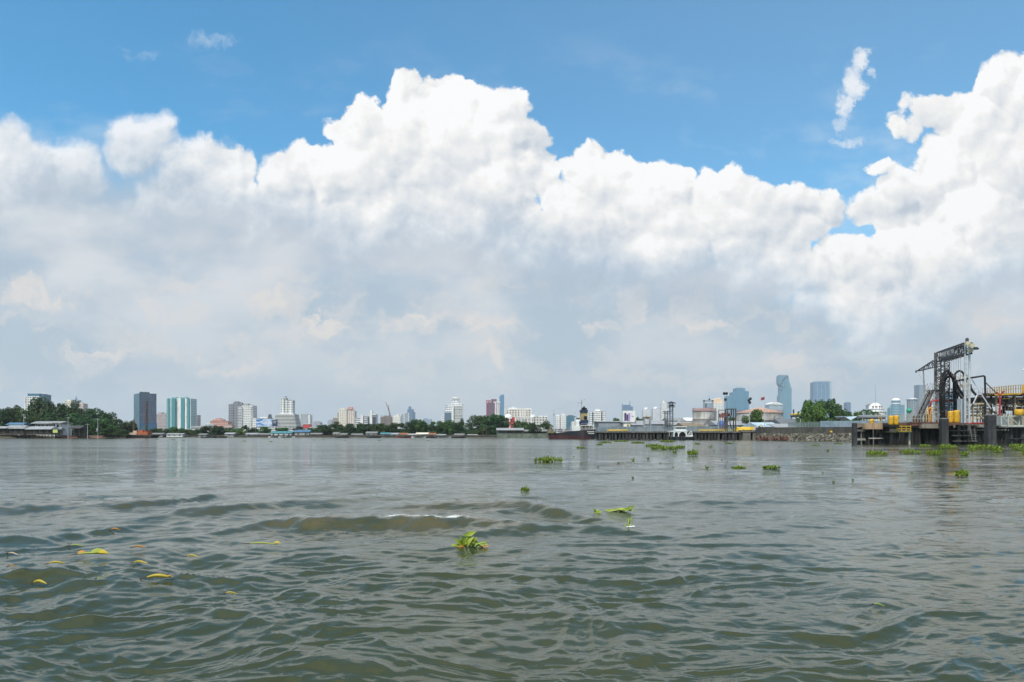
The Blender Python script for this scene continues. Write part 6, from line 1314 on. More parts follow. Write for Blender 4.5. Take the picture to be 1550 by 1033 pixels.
MB_.box(b.X(1089.5), b.X(1096.5), -0.3, 0.3, DZ(632.5), DZ(627)); MB_.build('pipework', mat('valve_dull', (0.20, 0.08, 0.08), 0.7, var=0.3, vscale=1.2), b.root)
MB_ = MB(); MB_.box(b.X(1087), b.X(1088), -0.3, 0.3, 0, DZ(622)); MB_.box(b.X(1099), b.X(1099.8), -0.3, 0.3, 0, DZ(622)); MB_.box(b.X(1087), b.X(1099.8), -0.3, 0.3, DZ(622), DZ(621)); MB_.build('frame', Msteel, b.root)
b = Bld('tarp_pile', 'bright blue covered heap below the valve manifold', 'tarp', 1092, 286)
MB_ = MB(); n_ = 9
MB_.lathe([(1.7, -0.3), (1.6, 0.8), (1.1, 1.5), (0.5, 1.8), (0.05, 1.85)], (0, 0, b.Z(644)), 9, True); MB_.build('cover', mat('tarp_blue', (0.03, 0.13, 0.36), 0.5, var=0.25, vscale=1.2), b.root); MB_ = MB(); MB_.box(-1.6, 1.6, -1, 1, -0.3, b.Z(644) - .3); MB_.build('base', Mwood, b.root)
b = Bld('hut', 'small dark hut with a white gable edge at the right end of the old jetty', 'hut', 1149, YJ - 1); b.root.location.z = JZ(653.4) - 0.8; DZ = lambda py: wz(py, YJ - 1) - b.root.location.z
MB_ = MB(); MB_.extr([(b.X(1142.5), 0), (b.X(1156), 0), (b.X(1156), DZ(651)), (b.X(1150), DZ(646.6)), (b.X(1143), DZ(652))], 0.2, 4); MB_.build('wall', mat('hut_dark', (0.02, 0.02, 0.022), 0.8), b.root)
MB_ = MB(); MB_.extr([(b.X(1142), DZ(652.6)), (b.X(1150), DZ(646.3)), (b.X(1150), DZ(645.2)), (b.X(1141.6), DZ(651.6))], 0, 4.2); MB_.build('roof', Mwhiteroof, b.root)
MB_ = MB(); MB_.extr([(b.X(1150.1), DZ(646.3)), (b.X(1157), DZ(651.5)), (b.X(1157.4), DZ(650.6)), (b.X(1150.1), DZ(645.2))], 0, 4.2); MB_.build('roof_dark', mat('dark_roof'), b.root)
MB_ = MB(); MB_.tube([(b.X(1147), -0.2, DZ(646)), (b.X(1152), -0.2, DZ(643.2)), (b.X(1154), -.2, DZ(646)), (b.X(1156.5), -.2, DZ(655))], 0.12, 6); MB_.build('pipe_arch', mat('pipe_ochre'), b.root)
# white tug boat
b = Bld('tug_boat', 'white tug boat with an arched lower deck and dark hull moored at the old jetty', 'boat', 1036, YJ - 6); b.root.location.z = 0; TZ = lambda py: wz(py, YJ - 6); TX = b.X
MB_ = MB(); pl = [(1020, 2.6), (1024, 0.8), (1032, 0), (1046, 0.1), (1051, 1.2), (1052, 2.6), (1051, 4), (1046, 5.1), (1032, 5.2), (1024, 4.4)]
n = len(pl); lo_ = [(TX(p[0] + (1036 - p[0]) * .06), p[1], -0.4) for p in pl]; hi_ = [(TX(p[0]), p[1], TZ(np.interp(p[0], [1020, 1030, 1052], [660.5, 661.8, 661.2]))) for p in pl]
MB_.add(lo_ + hi_, [(i, (i + 1) % n, n + (i + 1) % n, n + i) for i in range(n)] + [tuple(range(n, 2 * n))]); MB_.build('hull', mat('tug_hull', (0.035, 0.04, 0.045), 0.5, var=0.2, vscale=1), b.root)
Mtw = mat('tug_white', (0.68, 0.70, 0.70), 0.5, var=0.06, vscale=1)
MB_ = MB(); MB_.box(TX(1021.5), TX(1041.5), 0.8, 4.4, TZ(653.8), TZ(651.8)); MB_.box(TX(1024), TX(1040), 1.0, 4.2, TZ(651.8), TZ(646.8)); MB_.box(TX(1023), TX(1041), 0.7, 4.5, TZ(646.8), TZ(645.6))
for (a, c) in ((1027.5, 1028.8), (1020.8, 1022), (1039.4, 1041)): MB_.box(TX(a), TX(c), 0.9, 4.3, TZ(661.5), TZ(653.8))
def arch(a, c, t, bt, y0, y1):
    m_ = []; k = 8
    for i in range(k + 1): m_.append((TX(a + (c - a) * i / k), TZ(bt) + (TZ(t) - TZ(bt)) * math.sin(PI * i / k) ** 0.7))
    MB_.extr(m_[::-1] + [(TX(a), TZ(653.7)), (TX(c), TZ(653.7))][::1], y0, y1)
arch(1022, 1027.5, 654.4, 657.5, 0.9, 1.1); arch(1028.8, 1039.4, 654.2, 658, 0.9, 1.1)
MB_.build('deckhouse', Mtw, b.root)
MB_ = MB(); MB_.box(TX(1031.5), TX(1038.5), 2.2, 4.0, TZ(661.4), TZ(654)); MB_.build('cabin', mat('cabin_rust', (0.16, 0.07, 0.05), 0.7), b.root)
MB_ = MB(); [MB_.box(TX(a), TX(a + 1.8), 0.92, 0.98, TZ(649.4), TZ(647.4)) for a in (1025, 1027.8, 1030.8, 1034, 1037)]; MB_.build('window', mat('dark_opening'), b.root)
MB_ = MB(); MB_.box(TX(1041), TX(1046), 1.2, 4, TZ(661.4), TZ(660)); MB_.bar((TX(1041.5), 1.4, TZ(660)), (TX(1048), 1.4, TZ(652.6)), 0.12); MB_.bar((TX(1048), 1.4, TZ(652.6)), (TX(1050.5), 1.4, TZ(661)), 0.12); MB_.bar((TX(1044.5), 1.4, TZ(656.6)), (TX(1050), 1.4, TZ(657.5)), 0.1); MB_.box(TX(1045), TX(1050), 1.3, 3.5, TZ(661.4), TZ(658.5)); MB_.build('bow_frame', Mtw, b.root)
MB_ = MB(); MB_.box(TX(1014), TX(1020.5), 1.2, 4.4, TZ(653.6), TZ(652.6)); MB_.bar((TX(1014.4), 1.3, TZ(653)), (TX(1014.4), 1.3, TZ(661)), .06); MB_.build('stern_awning', Mtw, b.root)
MB_ = MB(); [MB_.lathe([(0.28, -.12), (0.36, 0), (0.28, .12)], (TX(px), -0.1, TZ(663)), 10) for px in (1024, 1029, 1034, 1039, 1044)]; MB_.build('fender_tyre', Mblack, b.root)
# ---------------------------------------------------------------- the loading pier on the right
YP = 128.0
def px3(px, py, Y): return at(px, py, Y)
Mconc = mat('pier_concrete'); Mpiled = mat('pile_charcoal', (0.032, 0.032, 0.035), 0.75, var=0.3, vscale=0.8, dirt=(0.075, 0.075, 0.075), dscale=0.6, streak=True)
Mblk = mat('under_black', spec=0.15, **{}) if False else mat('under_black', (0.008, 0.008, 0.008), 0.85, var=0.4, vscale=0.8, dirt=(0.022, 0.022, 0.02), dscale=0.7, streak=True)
Myell = mat('safety_yellow', (0.72, 0.42, 0.02), 0.45); Mredp = mat('pipe_red', (0.38, 0.035, 0.035), 0.45, var=0.15, vscale=1.5)
Mbeige = mat('pipe_beige', (0.42, 0.35, 0.24), 0.6, var=0.25, vscale=0.8, dirt=(0.18, 0.11, 0.07), dscale=1.0)
Msil = mat('galvanised_steel'); Mdks = mat('dark_steel', (0.055, 0.057, 0.06), 0.55, var=0.3, vscale=1.5, dirt=(0.16, 0.09, 0.06), dscale=1.2)
DECKZ = wz(641.2, YP)
pier = thing('loading_pier', 'concrete loading pier on dark piles at the right edge, carrying the gantry', 'pier', (0, 0, 0))
def pbox(name, m_, lst, parent):
    """lst: (px0, px1, top, bottom, Y, depth) measured on the face at distance Y"""
    b_ = MB()
    for (a, c, t, bt, Y, d) in lst: b_.box(wx(a, Y), wx(c, Y), Y, Y + d, wz(bt, Y), wz(t, Y))
    return b_.build(name, m_, parent)
pbox('deck', mat('deck_concrete', (0.27, 0.24, 0.20), 0.9, var=0.25, vscale=0.7, dirt=(0.11, 0.085, 0.065), dscale=0.5, streak=True), [(1396, 1436, 641.2, 648.6, YP, 24), (1436, 1640, 641.4, 647.5, YP + 1.2, 24)], pier)
pbox('deck_edge', mat('edge_rust', (0.16, 0.07, 0.05), 0.8, var=0.4, vscale=0.8, dirt=(0.07, 0.05, 0.045), dscale=0.8), [(1378, 1398, 639.6, 645.0, YP + 0.8, 20), (1396, 1436, 639.4, 641.1, YP - 0.05, 0.6), (1454, 1640, 639.7, 641.3, YP + 1.1, 0.6)], pier)
pbox('cross_beam', mat('beam_pale', (0.30, 0.28, 0.25), 0.9, var=0.3, vscale=0.9, dirt=(0.10, 0.09, 0.08), dscale=0.8), [(1472, 1530, 650.2, 652.2, YP + 1.0, 1.2), (1463, 1500, 646.4, 648, YP + 0.7, 0.4)], pier)
rr = random.Random(12)
for i, px in enumerate(np.arange(1380.5, 1600, 5.6)):
    for k, y in enumerate((1.6, 7.5, 14)):
        if 1395 < px < 1399 and k == 0: continue
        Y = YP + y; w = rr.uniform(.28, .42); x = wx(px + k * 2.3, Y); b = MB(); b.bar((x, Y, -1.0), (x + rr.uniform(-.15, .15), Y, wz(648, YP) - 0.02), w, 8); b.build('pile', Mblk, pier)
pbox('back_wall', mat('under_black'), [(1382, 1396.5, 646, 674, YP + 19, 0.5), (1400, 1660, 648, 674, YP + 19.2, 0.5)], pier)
def prail(px0, px1, Y, top, bot, step, m_, parent, nm='railing', r=0.035):
    b_ = MB()
    for px in np.arange(px0, px1 + .01, step): b_.bar((wx(px, Y), Y, wz(bot, Y)), (wx(px, Y), Y, wz(top, Y)), r)
    for t in (top, (top + bot) / 2): b_.bar((wx(px0, Y), Y, wz(t, Y)), (wx(px1, Y), Y, wz(t, Y)), r)
    return b_.build(nm, m_, parent)
prail(1363, 1424, YP + 0.3, 628.2, 639.4, 4.4, mat('rail_pale'), pier); prail(1362, 1392, YP + 9, 628.5, 638.5, 3.1, mat('rail_pale'), pier)
prail(1456, 1495, YP + 1.5, 621.5, 640, 5.5, mat('rail_dull', (0.22, 0.21, 0.17), 0.6), pier); prail(1508, 1536, YP + 3.4, 614.6, 640, 4.5, mat('rail_dull'), pier)
pbox('side_cabinet', mat('cabinet_grey', (0.19, 0.21, 0.22), 0.6, var=0.2, vscale=1.2), [(1505, 1524, 629.3, 644.5, YP - 0.2, 1.1)], pier)
# free-standing square piles
def sq_pile(px0, px1, top, bot, Y, label, m_, cham=0.15):
    r = thing('mooring_pile', label, 'pile', (wx((px0 + px1) / 2, Y), Y, 0), 0, 'free standing square mooring piles'); w = wl(px1 - px0, Y) / 2; h = wz(top, Y)
    b_ = MB(); c = cham * w
    pl_ = [(-w + c, -w), (w - c, -w), (w, -w + c), (w, w - c), (w - c, w), (-w + c, w), (-w, w - c), (-w, -w + c)]
    b_.prism(pl_, -1.5, h - 0.15); b_.build('shaft', m_, r)
    b_ = MB(); vs_ = [(x, y, h - .15) for x, y in pl_] + [(x * .8, y * .8, h) for x, y in pl_]
    b_.add(vs_, [(i, (i + 1) % 8, 8 + (i + 1) % 8, 8 + i) for i in range(8)] + [tuple(range(8, 16))]); b_.build('cap', mat('pile_cap', (0.12, 0.12, 0.125), 0.7, var=0.2, vscale=1.5), r)
    b_ = MB()
    for z in (h * 0.22, h * 0.55): b_.prism([(x * 1.04, y * 1.04) for x, y in pl_], z, z + 0.12)
    b_.build('band', mat('pile_band', (0.035, 0.035, 0.035), 0.7), r)
sq_pile(1290.5, 1296.5, 639.5, 673, 128, 'thin dark square pile standing alone left of the first dolphin', Mpiled)
sq_pile(1336, 1344.5, 639.5, 672, 129.5, 'square dark pile right beside the brown dolphin cap', Mpiled)
sq_pile(1423.5, 1434, 633, 672, 125, 'thick square grey pile in front of the hose gantry', Mpiled, 0.3)
sq_pile(1492.5, 1505.5, 627.5, 676, 113, 'thickest square grey pile, leftmost thing before the white gangway truss', Mpiled, 0.3)
# brown dolphin
dl = thing('dolphin', 'concrete dolphin with a brown cap and yellow bollard left of the yellow twin fenders', 'dolphin', (0, 0, 0))
pbox('cap', mat('cap_brown', (0.40, 0.27, 0.17), 0.85, var=0.15, vscale=0.8, dirt=(0.22, 0.15, 0.10), dscale=0.8, streak=True), [(1310, 1336, 641, 650, YP, 3.4)], dl)
pbox('side_beam', Mconc, [(1297.5, 1309.8, 644, 646.6, YP + 1, 1.2), (1297.5, 1309.8, 650.5, 653.4, YP + 1, 1.2)], dl)
for px in (1300, 1308, 1312.5, 1318, 1325, 1330, 1334):
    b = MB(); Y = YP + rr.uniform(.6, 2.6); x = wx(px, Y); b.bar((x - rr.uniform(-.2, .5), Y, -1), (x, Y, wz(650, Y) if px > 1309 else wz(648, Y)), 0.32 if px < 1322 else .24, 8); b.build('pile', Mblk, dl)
pbox('waling', mat('beam_pale'), [(1316, 1337, 663, 664.6, YP + .3, .4), (1297, 1310, 664, 667, YP + .6, .5)], dl)
b = Bld('bollard', 'round yellow bollard on the brown dolphin cap', 'bollard', 1319.5, YP + 1.5); b.root.location.z = wz(641, YP)
MB_ = MB(); MB_.lathe([(0.36, 0), (0.40, 0.08), (0.40, 0.62), (0.3, 0.74), (0.1, 0.78)], (0, 0, 0), 14); MB_.build('body', Myell, b.root); MB_ = MB(); MB_.lathe([(0.41, 0.28), (0.43, 0.31), (0.41, 0.34)], (0, 0, 0), 14); MB_.bar((-.2, -.42, .5), (.2, -.42, .5), .03); MB_.build('rim', Mrust, b.root)
def ladder(px0, px1, top, bot, Y, label, m_, n=7, lean=0.0, z0=None):
    r = thing('ladder', label, 'ladder', (wx((px0 + px1) / 2, Y), Y, wz(bot, Y))); w = wl(px1 - px0, Y) / 2; h = wl(bot - top, Y); b_ = MB()
    for s in (-1, 1):
        q = MB(); q.bar((s * w, 0, 0), (s * w + lean, 0, h), 0.035); q.build('stile', m_, r)
    for i in range(n): z = h * (i + .5) / n; b_.bar((-w + lean * (i + .5) / n, 0, z), (w + lean * (i + .5) / n, 0, z), 0.025)
    b_.build('rung', m_, r)
ladder(1330, 1334, 628, 641, YP + 1.5, 'small yellow ladder standing on the brown dolphin', Myell, 5)
# foam fenders
def fender(px0, px1, top, bot, Y, label, lean=0.0):
    r = thing('foam_fender', label, 'fender', (wx((px0 + px1) / 2, Y), Y, wz(bot, Y)), 0, 'yellow cylindrical fenders'); R_ = wl(px1 - px0, Y) / 2; h = wl(bot - top, Y)
    b_ = MB(); b_.lathe([(R_ * .82, 0), (R_ * .98, 0.12), (R_, 0.3), (R_, h * .5), (R_ * .99, h - 0.28), (R_ * .94, h - 0.1), (R_ * .72, h)], (0, 0, 0), 20); b_.build('body', Myell, r)
    b_ = MB(); b_.lathe([(R_ * .3, h), (R_ * .3, h + .08), (0.05, h + .1)], (0, 0, 0), 10); b_.build('end_plate', Mrust, r)
    b_ = MB()
    for (ax, z) in ((-0.35, .55), (0.45, .72), (0.3, .28)): a = -PI / 2 + ax; b_.lathe([(0.04, -.04), (0.07, 0), (0.04, .04)], (R_ * math.cos(a), R_ * math.sin(a), h * z), 8)
    b_.build('lug', mat('lamp_black'), r)
fender(1345, 1352.3, 629.5, 643.3, YP - 1, 'yellow fender, left one of the pair on the low yellow railed platform'); fender(1352.8, 1360.2, 629, 643.3, YP - 1.1, 'yellow fender, right one of the pair on the low yellow railed platform')
fender(1435, 1443, 622.5, 640, YP - 1.5, 'yellow fender, left one of the pair beside the black hoses'); fender(1443.6, 1452.4, 621.5, 640.2, YP - 1.7, 'yellow fender, right one of the pair beside the black hoses')
d2 = thing('fender_platform', 'low platform with yellow rails on black piles below the left fender pair', 'platform', (0, 0, 0))
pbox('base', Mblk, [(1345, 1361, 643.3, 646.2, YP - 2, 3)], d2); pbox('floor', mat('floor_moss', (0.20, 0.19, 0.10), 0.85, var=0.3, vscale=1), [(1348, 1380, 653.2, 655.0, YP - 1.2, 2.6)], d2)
prail(1357.5, 1379, YP - 1.1, 645.3, 653.2, 7, Myell, d2, r=0.07); pbox('edge_beam', mat('rail_yellow'), [(1357, 1379.4, 652.4, 653.4, YP - 1.3, .15), (1357, 1379.4, 645, 646, YP - 1.15, .12)], d2)
for px in (1348.5, 1353, 1359, 1365, 1370, 1377):
    b = MB(); Y = YP - rr.uniform(.2, 1); x = wx(px, Y); b.bar((x, Y, -1), (x + rr.uniform(-.2, .2), Y, wz(654.8, Y)), 0.16 if px == 1377 else 0.38, 8); b.build('pile', mat('rail_pale') if px == 1377 else Mblk, d2)
pbox('brace', mat('edge_rust'), [(1362, 1378, 640.5, 643.8, YP + 2, 1)], d2)
# fender frame below the right pair
d3 = thing('timber_crib', 'dark timber and steel frame hanging below the right fender pair', 'frame', (0, 0, 0))
pbox('seat', mat('edge_rust'), [(1432, 1456, 640.2, 643.2, YP - 2.4, 2.3)], d3)
pbox('waling', mat('waling_grey', (0.075, 0.072, 0.068), 0.85, var=0.3, vscale=1), [(1437, 1470, 651.4, 652.8, YP - 1.6, .5), (1442, 1480, 659.0, 660.4, YP - 1.6, .5), (1444, 1480, 667.2, 668.8, YP - 1.6, .5)], d3)
for px in (1449.5, 1465):
    pbox('post', mat('waling_grey'), [(px, px + 4.6, 643.4, 674, YP - 1.0, .6)], d3)
for px in (1438, 1458, 1474):
    pbox('black_post', Mblk, [(px, px + 5, 644, 674, YP - 0.2, .8)], d3)
ladder(1471.5, 1477.5, 649.5, 669, YP - 2.0, 'steel boat ladder down to the water right of the fender frame', mat('ladder_grey', (0.24, 0.24, 0.23), 0.6), 6, -0.25)
# yellow mooring buoy and gangway truss
b = Bld('mooring_buoy', 'squat yellow drum with lifting bars standing on the white gangway truss', 'drum', 1542.5, 112); b.root.location.z = wz(629, 112)
MB_ = MB(); R_ = wl(6.3, 112); MB_.lathe([(R_ * .9, 0), (R_, .08), (R_, .45), (R_ * .97, .8), (R_ * .85, .92), (0.1, .95)], (0, 0, 0), 20); MB_.build('body', Myell, b.root)
MB_ = MB(); [MB_.bar((s * R_ * .7, 0, .8), (s * R_ * .8, 0, 1.35), .03) for s in (-1, 1)]; MB_.bar((-R_ * .8, 0, 1.35), (R_ * .8, 0, 1.35), .03); MB_.build('lifting_bar', Msil, b.root)
gw = thing('gangway', 'pale greenish truss gangway cut by the right picture edge', 'gangway', (0, 0, 0)); YG = 112.0
b = MB(); A_ = lambda px, py: at(px, py, YG)
for (y0_) in (0, 1.6):
    o_ = Vector((0, y0_, 0))
    for (p, q, r) in (((1526, 630), (1640, 630), .10), ((1526, 644.5), (1640, 644.5), .13), ((1526, 630), (1526, 645), .12), ((1543, 630), (1543, 645), .08), ((1560, 630), (1560, 645), .08), ((1527, 630.5), (1543, 644), .08), ((1544, 630.5), (1560, 644), .08), ((1577, 630), (1577, 645), .08), ((1561, 630.5), (1577, 644), .08)): b.bar(A_(*p) + o_, A_(*q) + o_, r)
b.build('truss', mat('truss_pale', (0.42, 0.46, 0.42), 0.55, var=0.2, vscale=1.5, dirt=(0.28, 0.24, 0.18), dscale=1.0), gw)
pbox('panel', mat('panel_beige', (0.36, 0.33, 0.27), 0.7, var=0.2, vscale=1, dirt=(0.18, 0.11, 0.08), dscale=1.0), [(1526.6, 1642, 631, 644, YG + .9, .1)], gw); pbox('walkway', Mgrey, [(1526, 1642, 645.4, 646.8, YG - .2, 2.2)], gw)
pbox('strut', Mpiled, [(1530, 1533.5, 647, 674, YG + .5, .5), (1537, 1541, 647, 671, YG + .8, .5), (1546, 1551, 647, 676, YG + .4, .6)], gw)
for (a, c) in (((1516, 668), (1526, 648)), ((1528, 650), (1548, 667))):
    b = MB(); b.bar(at(*a, YG + 2), at(*c, YG + 2), .12); b.build('brace', Mpiled, gw)
pbox('cross_tie', Mpiled, [(1528, 1560, 663.5, 665, YG + .3, .3)], gw)

# ---------------------------------------------------------------- gantry
GA, GB_ = at(1426, 640, 137), at(1463.5, 641, 124)     # feet of far and near leg
zA, zB = wz(533, 137), wz(520.5, 124); zt = (zA + zB) / 2 + 0.0
gan = thing('loading_gantry', 'tall steel loading gantry with a black wharf sign on its top beam', 'gantry', (0, 0, 0))
ax = (GB_ - GA); ax.z = 0; L_ = ax.length; ux = ax.normalized(); uy = Vector((-ux.y, ux.x, 0)); MG = Matrix(((ux.x, uy.x, 0, GA.x), (ux.y, uy.y, 0, GA.y), (0, 0, 1, 0), (0, 0, 0, 1)))
g = lambda s, w, z: MG @ Vector((s, w, z))
z0 = DECKZ
b = MB(); b.lattice(g(-0.2, 0.15, z0), g(-0.2, 0.15, zt - 1.9), 1.6, 0.13, 16, 0.075); b.bar(g(-0.75, -0.9, z0), g(-0.75, -0.9, zt), 0.26); b.build('leg', mat('gantry_grey', (0.12, 0.12, 0.12), 0.5, var=0.2, vscale=1.2, dirt=(0.20, 0.16, 0.12), dscale=1.0), gan)
b = MB()
for (s, w, r) in ((L_ + .1, -.3, .17), (L_ + .1, .35, .17), (L_ - .55, .0, .10)): b.bar(g(s, w, z0), g(s, w, zt - .1), r, 8)
for i in range(14):
    z = z0 + (zt - z0) * (i + .5) / 14; b.bar(g(L_ + .1, -.3, z), g(L_ + .1, .35, z), .05); b.bar(g(L_ + .1, -.3, z), g(L_ - .55, 0, z + .4), .04)
b.build('leg', Msil, gan)
b = MB()
for (w, z) in ((-.6, zt), (.6, zt), (-.6, zt - 1.75), (.6, zt - 1.75)): b.bar(g(-.9, w, z), g(L_ + .5, w, z), .17)
n = 11
for i in range(n):
    s0, s1 = -.9 + (L_ + 1.4) * i / n, -.9 + (L_ + 1.4) * (i + 1) / n
    for w in (-.6, .6):
        b.bar(g(s0, w, zt), g(s0, w, zt - 1.75), .08); b.bar(g(s0, w, zt - 1.75 if i % 2 else zt), g(s1, w, zt if i % 2 else zt - 1.75), .07)
    b.bar(g(s0, -.6, zt), g(s1, .6, zt), .045); b.bar(g(s0, -.6, zt - 1.75), g(s0, .6, zt - 1.75), .05)
b.build('beam', mat('beam_dark', (0.035, 0.038, 0.042), 0.5, var=0.25, vscale=1.5), gan)
# the sign faces the river, on the near side of the beam
side = -1.0 if (g(L_ / 2, -1, 0).length < g(L_ / 2, 1, 0).length) else 1.0
s0_, s1_ = L_ * 0.13, L_ * 0.70
b = MB(); vsn = []
for w in (.70, .78):
    for (s, z) in ((s0_, zt - 1.78), (s1_, zt - 1.78), (s1_, zt - .05), (s0_, zt - .05)): vsn.append(g(s, side * w, z))
b.add(vsn, [(0, 1, 2, 3), (7, 6, 5, 4), (0, 4, 5, 1), (1, 5, 6, 2), (2, 6, 7, 3), (3, 7, 4, 0)]); sg = b.build('sign_panel', mat('sign_black', (0.012, 0.018, 0.03), 0.5), gan)
fc_ = bpy.data.curves.new('sign_lettering', 'FONT'); fc_.body = 'WHARF NO. 2AA'; fc_.size = 1.0; fc_.align_x = 'CENTER'; fc_.align_y = 'CENTER'; fc_.extrude = 0.015; fc_.offset = -0.004
fo_ = bpy.data.objects.new('sign_curve', fc_); lm_ = bpy.data.meshes.new_from_object(fo_); bpy.data.objects.remove(fo_); lm_.materials.clear(); lm_.materials.append(mat('letter_sign', (0.45, 0.46, 0.46), 0.6)); fo_ = bpy.data.objects.new('sign_lettering', lm_); C.objects.link(fo_); fo_.parent = sg
xdir = ux if side < 0 else -ux; ydir = Vector((0, 0, 1)); zdir = xdir.cross(ydir); ce = g((s0_ + s1_) / 2, side * .80, zt - .92)
fo_.matrix_world = Matrix(((xdir.x, ydir.x, zdir.x, ce.x), (xdir.y, ydir.y, zdir.y, ce.y), (xdir.z, ydir.z, zdir.z, ce.z), (0, 0, 0, 1))) @ Matrix.Diagonal((0.98, 1.45, 1, 1))
b = MB(); c_ = g(L_ + .1, 0, zt); b.lathe([(.22, 0), (.28, .1), (.28, .35), (.2, .4), (.26, .5), (.26, .8), (.12, .95)], tuple(c_), 10); b.build('beacon', Mdks, gan)
b = MB()
for (s, w, z) in ((L_ + .9, -.2, -.1), (L_ + 1.4, .3, -.5), (L_ + .8, .3, -1.2)): b.box(-.35, .35, -.25, .25, -.3, .3, Matrix.Translation(g(s, w, zt + z)))
b.bar(g(L_, 0, zt - .3), g(L_ + 1.6, .1, zt - .3), .08); b.bar(g(L_, 0, zt - .9), g(L_ + 1.6, .1, zt - .9), .08); b.build('light_bracket', mat('bracket_cream', (0.52, 0.48, 0.34), 0.6), gan)
b = MB(); c_ = at(1477, 528.5, 123.5); b.lathe([(.45, -.1), (.5, .05), (.25, .3), (.06, .35)], tuple(c_), 10); b.bar(c_, g(L_ + 1.4, .1, zt - .3), .06); b.build('floodlight', mat('lamp_black'), gan)
for i in range(10):
    s = L_ * (0.06 + 0.088 * i); w = -.35 + .7 * (i % 2); zz_ = z0 + (zt - z0) * (.52 if i % 3 else .62)
    b = MB(); b.bar(g(s, w, zt - 1.8), g(s, w, zz_), .03, 5); b.lathe([(.05, -.12), (.16, -.06), (.16, .06), (.05, .12)], tuple(g(s, w, zt - 1.95)), 8); b.build('cable', Msteel, gan)
# jib on the river side
b = MB(); e0, e1, tip = at(1418, 544.5, 136.5), at(1418, 555.5, 136.5), at(1387.5, 562, 135)
b.bar(e0, tip, .10); b.bar(e1, tip + Vector((.4, 0, 0)), .10); b.bar(e0 + Vector((0, 1.1, 0)), tip, .08); b.bar(e1 + Vector((0, 1.1, 0)), tip, .08)
for i in range(9):
    t0, t1 = i / 9, (i + 1) / 9; p0, p1, q0_, q1_ = e0.lerp(tip, t0), e0.lerp(tip, t1), e1.lerp(tip, t0), e1.lerp(tip, t1); b.bar(p0, q1_ if i % 2 else q0_, .05); b.bar(p1 if i % 2 else q1_, q0_ if i % 2 else p0, .05)
b.bar(tip + Vector((-.1, 0, .1)), tip + Vector((-.1, 0, -.3)), .14); b.build('jib', mat('beam_dark'), gan)
b = MB(); b.bar(at(1397.5, 560, 135.5), at(1400, 601, 135.5), .12, 8); b.build('jib_stay', Msteel, gan)
b = MB(); b.bar(at(1389, 563, 135), at(1397, 577, 134), .02); b.bar(at(1397, 577, 134), at(1399.6, 590, 135), .02); b.build('jib_rope', Msteel, gan)
for (p, q) in (((1470, 573, 127), (1500, 619, 125)), ((1484, 588, 127), (1473, 612, 125)), ((1484, 590, 127), (1484.5, 586, 127))):
    b = MB(); b.bar(at(*p), at(*q), .11); b.build('brace', Msil, gan)
b = MB(); b.box(wx(1455, 126), wx(1461, 126), 126, 127.2, DECKZ, wz(604, 126)); b.build('control_box', mat('box_pale', (0.40, 0.45, 0.48), 0.5, var=0.1, vscale=2), gan)
# hoses
def hose(ctrl, r, label, ribs=False):
    P_ = [at(*c) for c in ctrl]; pts = []
    for i in range(len(P_) - 1):
        p0, p1, p2, p3 = P_[max(i - 1, 0)], P_[i], P_[i + 1], P_[min(i + 2, len(P_) - 1)]
        for k in range(7):
            t = k / 7; pts.append(0.5 * ((2 * p1) + (p2 - p0) * t + (2 * p0 - 5 * p1 + 4 * p2 - p3) * t * t + (3 * p1 - p0 - 3 * p2 + p3) * t ** 3))
    pts.append(P_[-1]); rt = thing('loading_hose', label, 'hose', P_[-1], 0, 'black hoses hung from the gantry'); b_ = MB(); b_.tube([p - P_[-1] for p in pts], r, 10); b_.build('hose', Mblack, rt)
    for q in (P_[0], P_[-1]):
        b_ = MB(); b_.lathe([(r * 1.1, -.25), (r * 1.5, -.2), (r * 1.5, .2), (r * 1.1, .25)], tuple(q - P_[-1]), 10); b_.build('flange', Mdks, rt)
    for i in range(4, len(pts) - 3, 7): b_ = MB(); b_.bar(pts[i] - P_[-1], pts[i] - P_[-1] + (pts[i + 1] - pts[i]).normalized() * .12, r * 1.12, 10); b_.build('collar', Mdks, rt)
hose([(1424.5, 636, 131), (1423.5, 610, 131), (1423.6, 585, 131.5), (1427, 567.5, 132), (1433.5, 562.5, 132.5), (1440.5, 567, 133), (1445.5, 577, 133), (1448, 592, 132), (1449, 606, 131), (1452, 624, 130), (1455, 637, 129.5)], .22, 'black hose of the left loop, outer one with the widest arch')
hose([(1429.5, 636, 130.5), (1428.5, 608, 130.5), (1428.5, 588, 131), (1431.5, 574, 131.5), (1437, 570, 132), (1442.5, 573, 132.5), (1445, 583, 132), (1446.5, 597, 131.5), (1448, 612, 131), (1450.5, 636, 130.5)], .20, 'black hose of the left loop, inner one nested under the wide arch')
hose([(1427, 636.5, 129.8), (1426.6, 612, 129.8), (1426.2, 590, 130.2), (1428.5, 572.5, 130.5), (1434.5, 566, 131), (1440, 570, 131.4), (1445, 583, 131.2), (1452, 598, 130.5), (1459, 606.5, 129.5)], .18, 'black hose crossing from the left loop down to the near gantry leg')
hose([(1445.2, 636, 134), (1444.3, 610, 134), (1443.5, 585, 133.5), (1445.5, 568, 133), (1451, 562, 132.5), (1457, 564, 132), (1461, 572, 131.5), (1461.6, 577, 131.3)], .18, 'black hose arching right to the near gantry leg')
hose([(1444, 570, 128.8), (1448, 581, 128.4), (1454, 593, 128), (1461, 602, 127.6), (1464, 605, 127.4)], .20, 'black hose sagging diagonally behind the near gantry leg')
hose([(1468, 584, 129), (1472, 592, 128.6), (1477.5, 598, 128.2), (1481, 601, 128)], .20, 'short black hose emerging right of the near gantry leg')
